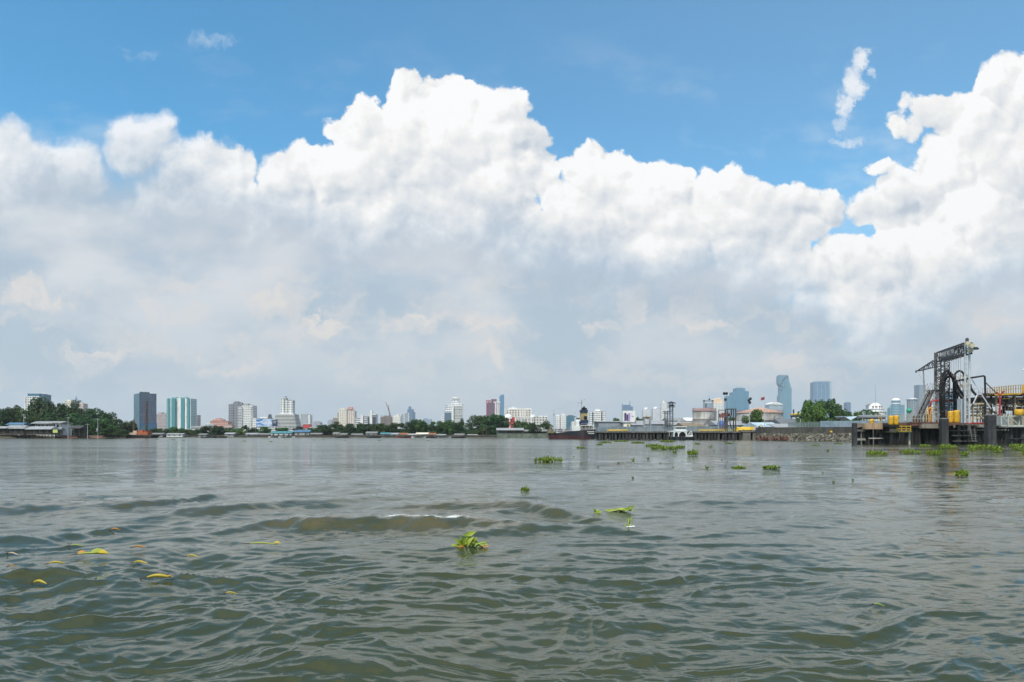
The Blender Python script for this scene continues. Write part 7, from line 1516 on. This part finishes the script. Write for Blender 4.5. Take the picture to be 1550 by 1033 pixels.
# black pipe portal right of the gantry
b = Bld('pipe_portal', 'black pipe portal with a diagonal tie right of the gantry', 'frame', 1482, 129); 
b.root.location = (0, 0, 0); MB_ = MB(); MB_.tube([at(1446, 577.5, 133), at(1460, 574.5, 131.5), at(1470, 572.2, 130), at(1489, 569.2, 129), at(1490.4, 570.2, 129), at(1490.8, 572, 129), at(1491.5, 600, 129), at(1491.5, 641, 129)], .17, 8); MB_.build('frame', mat('lamp_black'), b.root)
MB_ = MB(); MB_.bar(at(1491, 578.5, 129), at(1510, 597, 129), .09); MB_.build('tie', Mdks, b.root)
# clutter on the deck around the hoses
rr = random.Random(55)
sc_ = thing('scaffold_tower', 'beige and rusty scaffold tower standing between the hose loops', 'scaffold', at(1455.5, 641, 134)); o_ = at(1455.5, 641, 134)
for k, (px, w) in enumerate(((1455.5, 1.3), (1438, 1.7))):
    b = MB(); b.lattice(at(px, 641, 134) - o_, at(px, 568 if k == 0 else 588, 134) - o_, w, .075, 9, .05); b.build('frame', Mbeige if k == 0 else Mdks, sc_)
b = MB()
for i in range(5): z_ = wz(635 - i * 10, 134) - o_.z; b.box(wx(1436, 134) - o_.x, wx(1457, 134) - o_.x, -.5, .5, z_, z_ + .07)
b.build('floor', Mrust, sc_)
mf = thing('valve_manifold', 'rusty crowded valve manifold at the foot of the black hoses', 'pipes', at(1446, 641, 132)); o_ = at(1446, 641, 132)
for i in range(14):
    px = 1422 + i * 3.1; Y = 131 + rr.uniform(0, 2.5); tp = rr.uniform(620, 634); b = MB(); p0 = at(px, 641, Y); b.tube([p0 - o_, at(px, tp + 1.5, Y) - o_, at(px + .6, tp, Y) - o_, at(px + rr.uniform(3, 7), tp, Y) - o_], .11, 6); b.lathe([(.1, -.1), (.26, -.08), (.26, .08), (.1, .1)], tuple(at(px, rr.uniform(626, 637), Y) - o_), 8); b.build('pipe', (Mrust, Mbeige, Mdks, Mrust, mat('valve_dull'))[i % 5], mf)
dc = thing('deck_house', 'low rusty equipment skid behind the stairs', 'machinery', at(1402, 639.5, 136)); o_ = at(1402, 639.5, 136)
b = MB(); b.box(-2.6, 3.4, 0, 1.2, -.1, .12); b.box(-2, -.6, .2, 1, .12, 1.2); b.box(.2, 1.2, .2, 1, .12, 1.6); b.build('skid', Mrust, dc); b = MB(); b.tube([(-1.3, .5, 1.2), (-1.3, .5, 1.7), (-1, .5, 1.9), (2.6, .5, 1.9), (2.9, .5, 1.7), (2.9, .5, .1)], .12, 8); b.build('pipe', Mbeige, dc)
# stairway
st = thing('stairway', 'steep grey steel stairway with handrails climbing to a landing left of the hoses', 'stairs', (0, 0, 0))
s_b, s_t = at(1391.5, 637.5, 130), at(1412.5, 590.5, 132)
for off in (0.0, 1.3):
    o_ = Vector((0, off, 0)); b = MB(); b.bar(s_b + o_, s_t + o_, .22); b.build('stringer', Mdks, st)
    b = MB(); up_ = Vector((0, 0, 1.25)); sh = Vector((-1.1, 0, 0)) if off == 0 else Vector((-.8, 0, 0)); b.bar(s_b + o_ + up_ * .9 + sh, s_t + o_ + up_ + sh * .4, .04); b.bar(s_b + o_ + up_ * .45 + sh * .7, s_t + o_ + up_ * .5 + sh * .3, .03)
    for i in range(9):
        t = i / 8; p_ = s_b.lerp(s_t, t) + o_; b.bar(p_, p_ + up_ * (.9 + .1 * t) + sh * (1 - .6 * t), .03)
    b.build('handrail', mat('rail_silver', (0.30, 0.30, 0.28), 0.5), st)
b = MB()
for i in range(17):
    p_ = s_b.lerp(s_t, (i + .5) / 17); b.box(p_.x - .2, p_.x + .16, p_.y + .02, p_.y + 1.28, p_.z - .10, p_.z + .05)
b.build('tread', mat('tread_rust', (0.10, 0.075, 0.06), 0.8, var=0.4, vscale=3), st)
b = MB(); b.box(s_t.x - .2, s_t.x + 2.0, s_t.y - .3, s_t.y + 1.8, s_t.z - .12, s_t.z); b.build('landing', Mdks, st)
for (dx_, dy_) in ((.1, -.1), (1.8, -.1), (.1, 1.6), (1.8, 1.6)):
    b = MB(); b.bar((s_t.x + dx_, s_t.y + dy_, DECKZ), (s_t.x + dx_, s_t.y + dy_, s_t.z), .12); b.build('landing_post', Msil, st)
b = MB(); b.lattice((s_t.x + .9, s_t.y + .7, DECKZ), (s_t.x + .9, s_t.y + .7, s_t.z), 1.4, .06, 6); b.build('landing_bracing', Msil, st)
b = MB()
for x_ in (-.2, .9, 2.0): b.bar((s_t.x + x_, s_t.y - .3, s_t.z), (s_t.x + x_, s_t.y - .3, s_t.z + 1.15), .03)
for z_ in (.6, 1.15): b.bar((s_t.x - .2, s_t.y - .3, s_t.z + z_), (s_t.x + 2, s_t.y - .3, s_t.z + z_), .03)
b.bar((s_t.x - .2, s_t.y - .3, s_t.z + 1.15), (s_t.x + .6, s_t.y - .3, s_t.z + 0), .04); b.build('landing_rail', mat('rail_silver'), st)
# red and yellow pipework between stairs and hoses
def pipe_thing(name, label, pts, r, m_, cat='pipe', flanges=2):
    rt = thing(name, label, cat, at(*pts[0])); o_ = at(*pts[0]); b_ = MB(); b_.tube([at(*p) - o_ for p in pts], r, 8); b_.build('pipe', m_, rt); b_ = MB()
    for p in (pts[0], pts[-1]): b_.lathe([(r, -.06), (r * 1.7, -.05), (r * 1.7, .05), (r, .06)], tuple(at(*p) - o_), 8)
    b_.build('flange', m_, rt); return rt
pipe_thing('fire_pipe', 'red pipe rising and bending right behind the stairs', [(1408, 640, 131), (1408, 616, 131), (1409, 609.5, 131), (1412, 606.8, 131), (1420, 606.4, 131)], .16, Mredp)
pipe_thing('fire_pipe', 'red pipe running level between the hose loops', [(1432, 607.6, 134), (1440, 607.4, 134), (1449, 607.6, 134)], .14, Mredp)
pipe_thing('fire_pipe', 'red pipe running along the pier face below the near gantry leg', [(1462, 641.5, YP + .2), (1475, 641.2, YP + .2), (1496, 641.0, YP + .2)], .12, Mredp)
for i, (px, tp) in enumerate(((1402, 618.6), (1405.5, 617.2), (1409, 619))): pipe_thing('gooseneck_pipe', ('left', 'tallest middle', 'right')[i] + ' yellow gooseneck pipe of three under the stairs', [(px, 638, 129), (px, tp + 4, 129), (px + .8, tp + 1, 129), (px + 3, tp, 129), (px + 5.2, tp - .2, 129)], .09, Myell)
mp = thing('hydrant_post', 'red post with a forked top in front of the dark pipe rack', 'post', at(1513.5, 640, 129)); o_ = at(1513.5, 640, 129)
b = MB(); b.bar((0, 0, -.2), at(1513.5, 598, 129) - o_, .15, 8); b.build('post', Mredp, mp); b = MB(); b.bar(at(1513.5, 599, 129) - o_, at(1508.5, 593.5, 129) - o_, .1); b.bar(at(1513.5, 599, 129) - o_, at(1518.8, 593.5, 129) - o_, .1); b.bar(at(1516.5, 593.8, 129) - o_, at(1520.5, 593, 129) - o_, .16); b.build('nozzle', Mredp, mp)
# dark rack with pipes
rk = thing('pipe_rack', 'dark two level pipe rack loaded with black and beige pipes right of the gantry', 'pipe rack', (0, 0, 0)); YR = 134.0
pbox('platform', mat('rack_black', (0.02, 0.02, 0.022), 0.7, var=0.4, vscale=1.2), [(1474, 1640, 604.5, 609.5, YR, 6)], rk); pbox('platform', mat('rack_black'), [(1480, 1640, 601.4, 604.4, YR + 1.5, 4)], rk)
for px in (1488, 1500, 1518, 1534, 1551, 1570): pbox('column', mat('rack_black'), [(px, px + 2, 597, 641, YR + .5, .3)], rk)
for i, (px0, px1, py, m_) in enumerate(((1472, 1500, 611.5, Mbeige), (1470, 1498, 615, Mbeige), (1467, 1502, 619.5, Mbeige), (1466, 1506, 624, Mbeige), (1468, 1530, 629, mat('rail_yellow')), (1470, 1545, 633.5, Mbeige), (1516, 1600, 620.5, mat('rack_black')), (1520, 1620, 612, mat('rack_black')), (1482, 1560, 599.2, mat('rack_black')), (1486, 1600, 596.8, mat('rack_black')))):
    b = MB(); Y = YR - 1.2 + .35 * (i % 5); b.tube([at(px0, py + 6, Y), at(px0, py + 1, Y), at(px0 + 1, py, Y), at(px1, py, Y), at(px1, py + 3, Y)], .17, 8); b.build('pipe', m_, rk)
for px in (1473, 1480, 1484, 1492, 1498): pbox('riser', Mbeige, [(px, px + 1.3, 611, 640, YR - 1.6 + (px % 3) * .4, .25)], rk)
rr = random.Random(31)
for k in range(26):
    px, py = rr.uniform(1482, 1552), rr.choice((600, 598.5, 611.5, 613, 616)) + rr.uniform(-1, 1); Y = YR - rr.uniform(.2, 1.4); b = MB(); c_ = at(px, py, Y)
    b.lathe([(.06, -.3), (.28, -.26), (.28, -.16), (.16, -.12), (.2, 0), (.16, .12), (.28, .16), (.28, .26), (.06, .3)], tuple(c_), 10); b.bar(c_, c_ + Vector((0, 0, .55)), .04); b.build('valve', (Mdks, mat('valve_dull'), Mbeige, Mdks)[k % 4], rk)
pbox('white_box', mat('box_white', (0.6, 0.62, 0.62), 0.5), [(1519, 1521.5, 626.5, 629.3, YR - 2, .4), (1522.5, 1525, 626.6, 629.3, YR - 2, .4), (1527, 1531, 626.6, 629.3, YR - 2, .4), (1505, 1509, 613.4, 615.4, YR - 2, .4), (1512, 1519, 613.2, 615.2, YR - 2, .4), (1526, 1531, 612.6, 614.6, YR - 2, .4)], rk)
for k in range(34):
    px, Y = rr.uniform(1494, 1552), YR - rr.uniform(.3, 1.6); b = MB(); py = rr.uniform(594, 637); ln = rr.uniform(4, 16); v = rr.random() < .45
    b.bar(at(px, py, Y), at(px if v else px + ln, py + (ln if v else 0), Y), rr.uniform(.05, .12), 6); b.build('strut', (Mrust, mat('rail_yellow'), mat('rack_black'), Mrust, mat('pipe_ochre'))[k % 5], rk)
pbox('shelter', mat('shelter_rust', (0.16, 0.10, 0.05), 0.8, var=0.4, vscale=1.0, dirt=(0.07, 0.05, 0.03), dscale=0.9), [(1520, 1552, 616, 622, YR - .9, .5), (1500, 1512, 628, 636, YR - 1.1, .5)], rk)
# yellow elevated walkway
wkY = 130.0; wk = thing('elevated_walkway', 'yellow railed elevated walkway above the dark pipe rack', 'walkway', (0, 0, 0))
b = MB(); K_ = [(1506, 597.5, 586.5), (1520, 596.4, 585.0), (1534, 595.6, 583.8), (1549, 594.6, 582.6), (1580, 592.6, 580), (1620, 590, 577)]
for dy_ in (0, 2.0):
    for i in range(len(K_) - 1):
        (x0, f0, t0), (x1, f1, t1) = K_[i], K_[i + 1]
        for fr_ in (1.0, .55): b.bar(at(x0, f0 + (t0 - f0) * fr_, wkY) + Vector((0, dy_, 0)), at(x1, f1 + (t1 - f1) * fr_, wkY) + Vector((0, dy_, 0)), .045)
        for k in range(4): t = k / 4; b.bar(at(x0 + (x1 - x0) * t, f0 + (f1 - f0) * t, wkY) + Vector((0, dy_, 0)), at(x0 + (x1 - x0) * t, t0 + (t1 - t0) * t, wkY) + Vector((0, dy_, 0)), .045)
b.build('railing', mat('walk_yellow', (0.38, 0.25, 0.06), 0.5, var=0.2, vscale=1.5), wk)
b = MB()
for i in range(len(K_) - 1):
    p, q = at(K_[i][0], K_[i][1], wkY), at(K_[i + 1][0], K_[i + 1][1], wkY); h_ = Vector((0, 0, -.2)); d_ = Vector((0, 2.05, 0)); b.add([p, q, q + h_, p + h_, p + d_, q + d_, q + h_ + d_, p + h_ + d_], [(3, 2, 1, 0), (0, 1, 5, 4), (4, 5, 6, 7), (2, 3, 7, 6)])
b.build('floor', mat('safety_yellow'), wk)
pbox('end_panel', mat('safety_yellow'), [(1547.5, 1560, 583.5, 595, wkY - .15, .1)], wk)
for px in (1508, 1536, 1566): pbox('column', Mbeige, [(px, px + 1.8, 596.5, 641, wkY + .9, .25)], wk)
prail(1469, 1505, 131.5, 588.8, 599, 6, mat('rail_dull'), wk, r=.025)
b = Bld('signal_lamp', 'small white lamp on a thin pole at the right picture edge above the walkway', 'lamp', 1550.5, 131); b.root.location = (0, 0, 0)
MB_ = MB(); MB_.bar(at(1552.5, 594, 131), at(1552.5, 559, 131), .05); MB_.bar(at(1552.5, 559.5, 131), at(1549.5, 559.5, 131), .05); MB_.build('pole', Msil, b.root); MB_ = MB(); c_ = at(1549.2, 560, 131); MB_.lathe([(.05, -.12), (.3, -.1), (.22, .06), (.05, .12)], tuple(c_), 10); MB_.build('lamp', mat('box_white'), b.root)
# ---------------------------------------------------------------- water hyacinth and drifting leaves
def plant_mat(name, c0, c1, brown):
    m = bpy.data.materials.new(name); m.use_nodes = True; t = m.node_tree; N = NT(t); p = t.nodes['Principled BSDF']; g = N.n('ShaderNodeNewGeometry').outputs['Random Per Island']
    r = N.n('ShaderNodeValToRGB'); N.put(r.inputs[0], g); e = r.color_ramp.elements; e[0].color = c0 + (1,); e[1].color = brown + (1,); q = e.new(0.55); q.color = c1 + (1,); q = e.new(0.90); q.color = c1 + (1,)
    N.put(p.inputs['Base Color'], r.outputs[0]); p.inputs['Roughness'].default_value = 0.5
    tr = N.n('ShaderNodeBsdfTranslucent'); N.put(tr.inputs[0], r.outputs[0]); mx = N.n('ShaderNodeMixShader'); mx.inputs[0].default_value = 0.3
    t.links.new(p.outputs[0], mx.inputs[1]); t.links.new(tr.outputs[0], mx.inputs[2]); t.links.new(mx.outputs[0], t.nodes['Material Output'].inputs[0]); return m
Mleaf = plant_mat('hyacinth_leaf', (0.045, 0.12, 0.010), (0.21, 0.30, 0.022), (0.20, 0.12, 0.025)); Mstalk = mat('hyacinth_stalk', (0.22, 0.28, 0.05), 0.5, var=0.3, vscale=8)
Mylw = plant_mat('drift_yellow', (0.42, 0.38, 0.03), (0.52, 0.40, 0.04), (0.34, 0.20, 0.03)); Mgrn = plant_mat('drift_green', (0.13, 0.24, 0.02), (0.34, 0.40, 0.05), (0.26, 0.20, 0.03)); Mrst = mat('drift_brown', (0.38, 0.17, 0.03), 0.6, var=0.3, vscale=10); Mdk = mat('drift_dark', (0.05, 0.03, 0.02), 0.6)
def leaf_blade(mb, base, d, up, L, W):
    """cupped round leaf: base point, direction, up vector"""
    d = d.normalized(); s = d.cross(up).normalized(); u = s.cross(d).normalized(); rows_ = 5; vs = []
    for i in range(rows_ + 1):
        t = i / rows_; w = W * math.sin(PI * min(1, 0.10 + 0.86 * t) ** 0.85); c = base + d * L * t + u * (L * 0.10 * math.sin(PI * t) - L * 0.18 * t * t)
        vs += [c - s * w + u * w * .28, c, c + s * w + u * w * .28]
    mb.add(vs, [(3 * i + k, 3 * i + k + 1, 3 * i + 4 + k, 3 * i + 3 + k) for i in range(rows_) for k in (0, 1)], True)
def rosette(lm, sm, c, n, h, L, r):
    for i in range(n):
        a = r.random() * 6.28; tl = r.uniform(.1, .9); d = Vector((math.cos(a), math.sin(a), 0)); hh = h * r.uniform(.35, 1.15); top = c + d * hh * tl * .9 + Vector((0, 0, hh * (1 - .45 * tl)))
        sm.tube([c + d * .02, c + d * hh * tl * .35 + Vector((0, 0, hh * .35 * (1 - .3 * tl))), top], [L * .13, L * .16, L * .06], 5)
        up = Vector((r.gauss(0, .4), r.gauss(0, .4), 1)); dd = d * (0.4 + tl) + Vector((0, 0, .75 - tl)) + Vector((r.gauss(0, .25), r.gauss(0, .25), 0)); leaf_blade(lm, top, dd, up, L * r.uniform(.75, 1.2), L * .46 * r.uniform(.8, 1.15))
def mat_clump(seed, rx, ry, nros, n, h, L):
    r = random.Random(seed); lm, sm = MB(), MB()
    for k in range(nros):
        a, q = r.random() * 6.28, r.random() ** .6; rosette(lm, sm, Vector((rx * q * math.cos(a), ry * q * math.sin(a), .02)), n, h * (1.1 - .4 * q), L, r)
    m1 = bpy.data.meshes.new('leaves'); m1.from_pydata(lm.v, [], lm.f); m1.polygons.foreach_set('use_smooth', lm.sm); m1.materials.append(Mleaf); m1.update()
    m2 = bpy.data.meshes.new('stalks'); m2.from_pydata(sm.v, [], sm.f); m2.polygons.foreach_set('use_smooth', sm.sm); m2.materials.append(Mstalk); m2.update(); return m1, m2
BIG = [mat_clump(50 + i, 2.0, 0.9, 66, 8, .30, .17) for i in range(3)]; MIDC = [mat_clump(70 + i, 0.7, 0.45, 20, 8, .27, .15) for i in range(3)]; SMALL = [mat_clump(90 + i, .16, .14, 3, 6, .26, .14) for i in range(4)]
def surf_z(x, y):
    rr_ = math.hypot(x, y); i = int(np.argmin(np.abs(R - rr_))); k = int(np.argmin(np.abs(az - math.atan2(x, y)))); return float(Z[i, k])
HG = 'water hyacinth drifting on the river'
def hyacinth(px, py, wpx, kind, label, hs=1.0, i=[0]):
    Y = water_y(py); i[0] += 1; src = {'b': BIG, 'm': MIDC, 's': SMALL}[kind]; m1, m2 = src[i[0] % len(src)]; half = {'b': 2.2, 'm': .85, 's': .33}[kind]; s = wl(wpx, Y) / 2 / half; x = wx(px, Y)
    r = thing('water_hyacinth', label, 'water plant', (x, Y, surf_z(x, Y) - .01 if Y < 60 else 0.0), i[0] * 1.3 % .6, HG)
    for nm, m_ in (('leaves', m1), ('stalks', m2)):
        o = bpy.data.objects.new(nm, m_); C.objects.link(o); o.parent = r; o.scale = (s, s * .9, (1.25 if kind == 'b' else 1.2) * hs if kind != 's' else max(s, .8) * hs)
    return r
for a in (
 (830, 699.5, 46, 'b', 'wide leafy mat drifting alone below the ship stern', .75),
 (1005, 681, 50, 'b', 'broad mat floating in mid river, leftmost of the two crowded ones below the old jetty', .9), (990, 676.5, 30, 'b', 'flat mat just behind the broad mid river mat', .8),
 (1049, 690, 22, 'm', 'tall leafy clump right of the broad mid river mat', 1.3), (1028, 679, 24, 'b', 'smaller mat right behind the broad mid river mat', .8),
 (1328, 690, 36, 'b', 'leafy mat below the brown dolphin', .9), (1376, 687.5, 36, 'b', 'leafy mat below the low yellow railed platform', .9), (1414, 689, 30, 'b', 'leafy mat between the low platform and the thick square pile', .9),
 (1460, 690.5, 17, 'm', 'small bright clump in front of the fender frame', 1.0), (1457, 722, 30, 'm', 'bright clump standing clear in the water far below the pier', .8), (1510, 685, 26, 'm', 'tall bright clump at the foot of the thickest pile', 1.5),
 (1486, 680, 44, 'b', 'mat pressed against the pier left of the thickest pile', 1.2), (1432, 679.5, 34, 'b', 'mat at the foot of the thick pile before the gantry', 1.2), (1542, 682, 22, 'm', 'clump at the right picture edge under the gangway', 1.2), (1540, 677, 30, 'b', 'mat under the gangway struts', 1.0), (1398, 677, 28, 'b', 'low mat in the shade of the pier deck', .8), (1472, 683, 16, 'm', 'ragged clump under the boat ladder', 1.0), (1556, 688, 20, 'm', 'clump cut by the right picture edge', 1.0),
 (795, 745, 15, 'm', 'small upright clump drifting behind the breaking wave', .5),
 (1118, 711, 24, 'm', 'left clump of the two riding the low wave line at right', .5), (1168, 712.5, 36, 'm', 'right longer clump of the two riding the low wave line at right', .45), (1070, 711.5, 8, 's', 'tiny tuft left of the wave line clumps', .9),
 (958, 697.5, 10, 's', 'small tuft left below the broad mid river mat', .8), (880, 679, 18, 'm', 'thin mat near the ship, left of the mid river mats', .6), (916, 671, 20, 'b', 'far thin mat below the ship stern', .8), (940, 669, 26, 'b', 'far thin mat below the ochre pipes', .8), (966, 671.5, 24, 'b', 'far mat below the lattice frame with the drum', .8), (908, 674, 12, 'm', 'far small tuft left of the thin mats', .7), (1010, 669.5, 30, 'b', 'far mat right before the white tug', .9), (1056, 673, 12, 'm', 'far tuft right of the tug boat', .7), (1075, 678, 9, 's', 'far tuft further right of the tug boat', .7), (1104, 672, 14, 'm', 'dark far tuft before the hose portal', .6), (1253, 684, 9, 's', 'small tuft before the stone slope', .8), (1270, 672.5, 22, 'm', 'thin far tuft right of the stone slope', .5), (1235, 675, 16, 'm', 'thin far tuft before the mooring drum', .5), (980, 696, 8, 's', 'tiny tuft right below the small tuft of mid river', .7), (1022, 687, 12, 's', 'tuft between the broad mat and the tall clump', .8)): hyacinth(*a)
def dcopies():
    pts_ = [(880, 703), (905, 708), (935, 702), (958, 724), (1000, 702), (1018, 708), (1092, 697), (1140, 690), (1205, 684), (1245, 716), (1290, 728), (1262, 731), (1380, 716), (1404, 708), (1440, 700), (1500, 722), (1525, 706), (868, 692), (1080, 684), (1180, 676)]
    for (px, py) in pts_: hyacinth(px, py, 5 + (px % 4), 's', 'tiny green fleck of weed among the larger mats right of the ship', .35)
dcopies()
for (px, py) in ((370, 668.6), (410, 669), (238, 666), (262, 666), (278, 667), (476, 667), (490, 666.5), (522, 667), (575, 667.5), (648, 668)): hyacinth(px, py, 5.5 if px != 370 else 6.5, 'm', 'dark speck of drifting weed on the calm water below the far bank', .5)
# the big near clump: every leaf a part
def near_clump(px, py, label, leaves, stalks, scale=1.0):
    Y = water_y(py); x = wx(px, Y); r = thing('water_hyacinth', label, 'water plant', (x, Y, surf_z(x, Y)), 0, HG); k = Y / F * scale
    for (x0, z0, x1, z1, W, tone) in leaves:
        b = MB(); p0, p1 = Vector((x0 * k, random.uniform(-.1, .1), max(z0 * k, .01))), Vector((x1 * k, random.uniform(-.15, .05), max(z1 * k, .01))); leaf_blade(b, p0, p1 - p0, Vector((random.uniform(-.7, .7), -1.0, random.uniform(.2, 1.2))), (p1 - p0).length, W * k * random.uniform(.62, .9)); b.build('leaf', (Mleaf, Mgrn, Mrst)[tone], r)
    for pts in stalks:
        b = MB(); b.tube([(p[0] * k, random.uniform(-.05, .05), p[1] * k) for p in pts], 1.3 * k, 6); b.build('stalk', Mstalk, r)
    return r
near_clump(710, 829, 'nearest leafy clump, bright green with one leaf held high and brown stalks at right', [(-8, 4, -20, 13, 5, 0), (-12, 3, -4, 15, 6, 0), (-2, 4, 6, 17, 6, 1), (0, 2, -10, 9, 5, 1), (4, 8, -2, 19, 5, 0), (-3, 19, 11, 25, 4.5, 1), (1, 21, -8, 19, 3.5, 0), (6, 2, 14, 11, 5, 0), (-16, 2, -25, 5, 3.5, 1), (14, 3, 24, 8, 3, 0), (10, 2, 4, 8, 4, 0), (-6, 1, -14, 4, 4, 2), (16, 2, 22, 4, 3, 2), (20, 5, 27, 9, 2.5, 0), (-18, 2, -9, 7, 3, 0), (6, 10, 12, 16, 3, 1), (-7, 10, -13, 18, 3, 0), (24, 2, 30, 3, 2, 2), (-4, 5, 4, 6, 3, 2), (9, 4, 18, 7, 2.6, 1)], [[(-4, 0), (-3, 10), (1, 20)], [(-22, 0), (-10, 2), (0, 3)], [(2, 1), (12, 5), (24, 8), (27, 2)], [(4, 1), (14, 2), (22, 1)], [(0, 0), (4, 8), (8, 14)], [(-26, 3), (-16, 1), (-4, 2)], [(-10, 0), (-14, 6), (-19, 12)], [(8, 0), (9, 5), (13, 10)], [(12, 0), (18, 3), (28, 4)]])
near_clump(938, 777, 'long low clump lying right of the breaking wave with a raised tip', [(-20, 1, -4, 4, 3, 1), (-6, 2, 6, 6, 3.5, 1), (4, 2, 16, 5, 3.5, 0), (14, 3, 21, 9, 3.5, 0), (18, 4, 22, 1, 3, 0), (-2, 1, 6, 3, 3, 2), (-14, 1, -22, 2, 2.4, 1)], [[(-22, 1), (0, 2), (14, 3), (20, 7)], [(-8, 1), (6, 4), (16, 5)], [(0, 1), (10, 1), (18, 2)]])
near_clump(904, 779, 'tiny leafy sprig just left of the long low clump', [(-3, 1, -5, 7, 2.5, 0), (0, 1, 5, 4, 3, 1), (-1, 1, 3, 6, 2.5, 0)], [[(-4, 0), (0, 1), (5, 1)]])
near_clump(951, 803, 'single upright sprig with a scrap of white foam at its foot', [(-3, 2, -6, 5, 2.5, 1), (0, 6, -3, 13, 3, 0), (1, 8, 5, 14, 3, 0), (0, 3, 5, 5, 2.5, 1), (0, 4, 2, 10, 2.5, 1)], [[(0, 0), (0, 6), (1, 12)], [(-5, 0), (4, 1)]])
YF = water_y(803.5); b = MB(); rr = random.Random(2)
for k in range(9): b.lathe([(.012, -.01), (.03, 0), (.02, .018), (.004, .022)], (wx(954, YF) + rr.uniform(-.07, .07), YF + rr.uniform(-.04, .04), surf_z(wx(954, YF), YF) + .005), 8)
tag(b.build('foam_scrap', mat('box_white')), 'scrap of white foam floating beside the upright sprig', 'litter')
# drifting leaves and stems near the boat
def drift(px, py, len_px, ang, label, m_, kind='leaf', th=1.0, extra=None):
    Y = water_y(py); x = wx(px, Y); r = thing('drifting_leaf', label, 'leaf', (x, Y, surf_z(x, Y) + .03), 0, 'leaves and stems drifting left of the breaking wave'); L = wl(len_px, Y); t = math.radians(ang); d = Vector((math.cos(t), math.sin(t), 0)); b = MB(); n = 9; s_ = Vector((-d.y, d.x, 0)); pts = []; rad = []
    for i in range(n + 1):
        q = i / n; pts.append(d * L * (q - .5) + Vector((0, 0, .012 + .012 * th * math.sin(PI * q) + .008 * math.sin(q * 5)))); rad.append(.003 + L * .058 * th * math.sin(PI * min(1, .08 + .9 * q)) ** .8)
    b.tube(pts, rad, 7); b.build('blade', m_, r)
    b = MB(); b.tube([pts[0] - d * L * .28 - Vector((0, 0, .01)), pts[0], pts[1]], [.004, .008, .006], 5); b.build('stalk', Mdk, r)
    if extra:
        for (dx_, dy_, a2, l2, m2) in extra:
            b = MB(); t2 = math.radians(a2); e_ = Vector((math.cos(t2), math.sin(t2), .12)); leaf_blade(b, Vector((dx_ * L, dy_ * L, .02)), e_, Vector((0, -.5, 1)), L * l2, L * l2 * .28); b.build('side_leaf', m2, r)
    return r
drift(142, 846, 44, 12, 'pale green folded leaf with white scum, longest of the left drift', Mgrn, th=.6, extra=[(-.1, 0, 30, .5, Mgrn), (.1, .02, -10, .4, Mylw), (-.3, 0, 180, .3, Mrst)])
drift(242, 882, 36, 10, 'bright yellow stem with a dark trailing tail, lowest of the left drift', Mylw, th=1.1, extra=[(.35, 0, 60, .2, Mrst)])
drift(61, 883, 24, -14, 'yellow green pod near the left picture edge', Mylw, th=1.3)
drift(213, 856, 24, -10, 'yellow orange leaf above the bright yellow stem', Mylw, th=1.0)
drift(211, 836.5, 18, 5, 'short brown orange leaf above the yellow orange one', Mrst, th=1.2)
drift(175, 808.5, 14, 10, 'small orange yellow leaf, farthest of the left drift', Mrst, th=1.3)
drift(116, 826, 20, 8, 'thin dull green stem left of the small orange leaf', Mgrn, th=.6)
drift(20, 840, 26, -25, 'pale brown reed slanting at the left picture edge', mat('drift_pale', (0.42, 0.30, 0.20), 0.7), th=.5)
drift(400, 829, 48, -5, 'long thin green and yellow stem below the left end of the breaking wave', Mgrn, th=.35, extra=[(.3, 0, -5, .22, Mylw)])
drift(350, 902.5, 18, 10, 'tiny yellow stem floating alone at lower centre left', Mylw, th=.7)
drift(1330, 921, 16, -20, 'tiny dark tipped green stem floating alone at lower right', Mgrn, th=.5)
drift(150, 889, 8, 10, 'faint sliver of green between the yellow pod and stem', Mgrn, th=.7)
drift(86, 858, 22, 15, 'pale yellow leaf below the folded green leaf at left', Mylw, th=1.0)
drift(292, 846, 20, -8, 'thin yellow leaf between the left drift and the breaking wave', Mylw, th=.8)
drift(18, 861, 10, 10, 'small brownish scrap above the yellow green pod', Mrst, th=1.0)
# ---------------------------------------------------------------- air
hb = MB(); hb.box(-7900, 7900, -7900, 7950, -3.0, 420)
hm = bpy.data.materials.new('haze_air'); hm.use_nodes = True; ht = hm.node_tree; ht.nodes.clear()
pv = ht.nodes.new('ShaderNodeVolumePrincipled'); pv.inputs['Color'].default_value = (0.88, 0.92, 0.97, 1); pv.inputs['Density'].default_value = 0.85e-4; pv.inputs['Anisotropy'].default_value = 0.2
ho = ht.nodes.new('ShaderNodeOutputMaterial'); ht.links.new(pv.outputs[0], ho.inputs['Volume'])
hz_o = hb.build('haze', hm); tag(hz_o, kind='stuff')
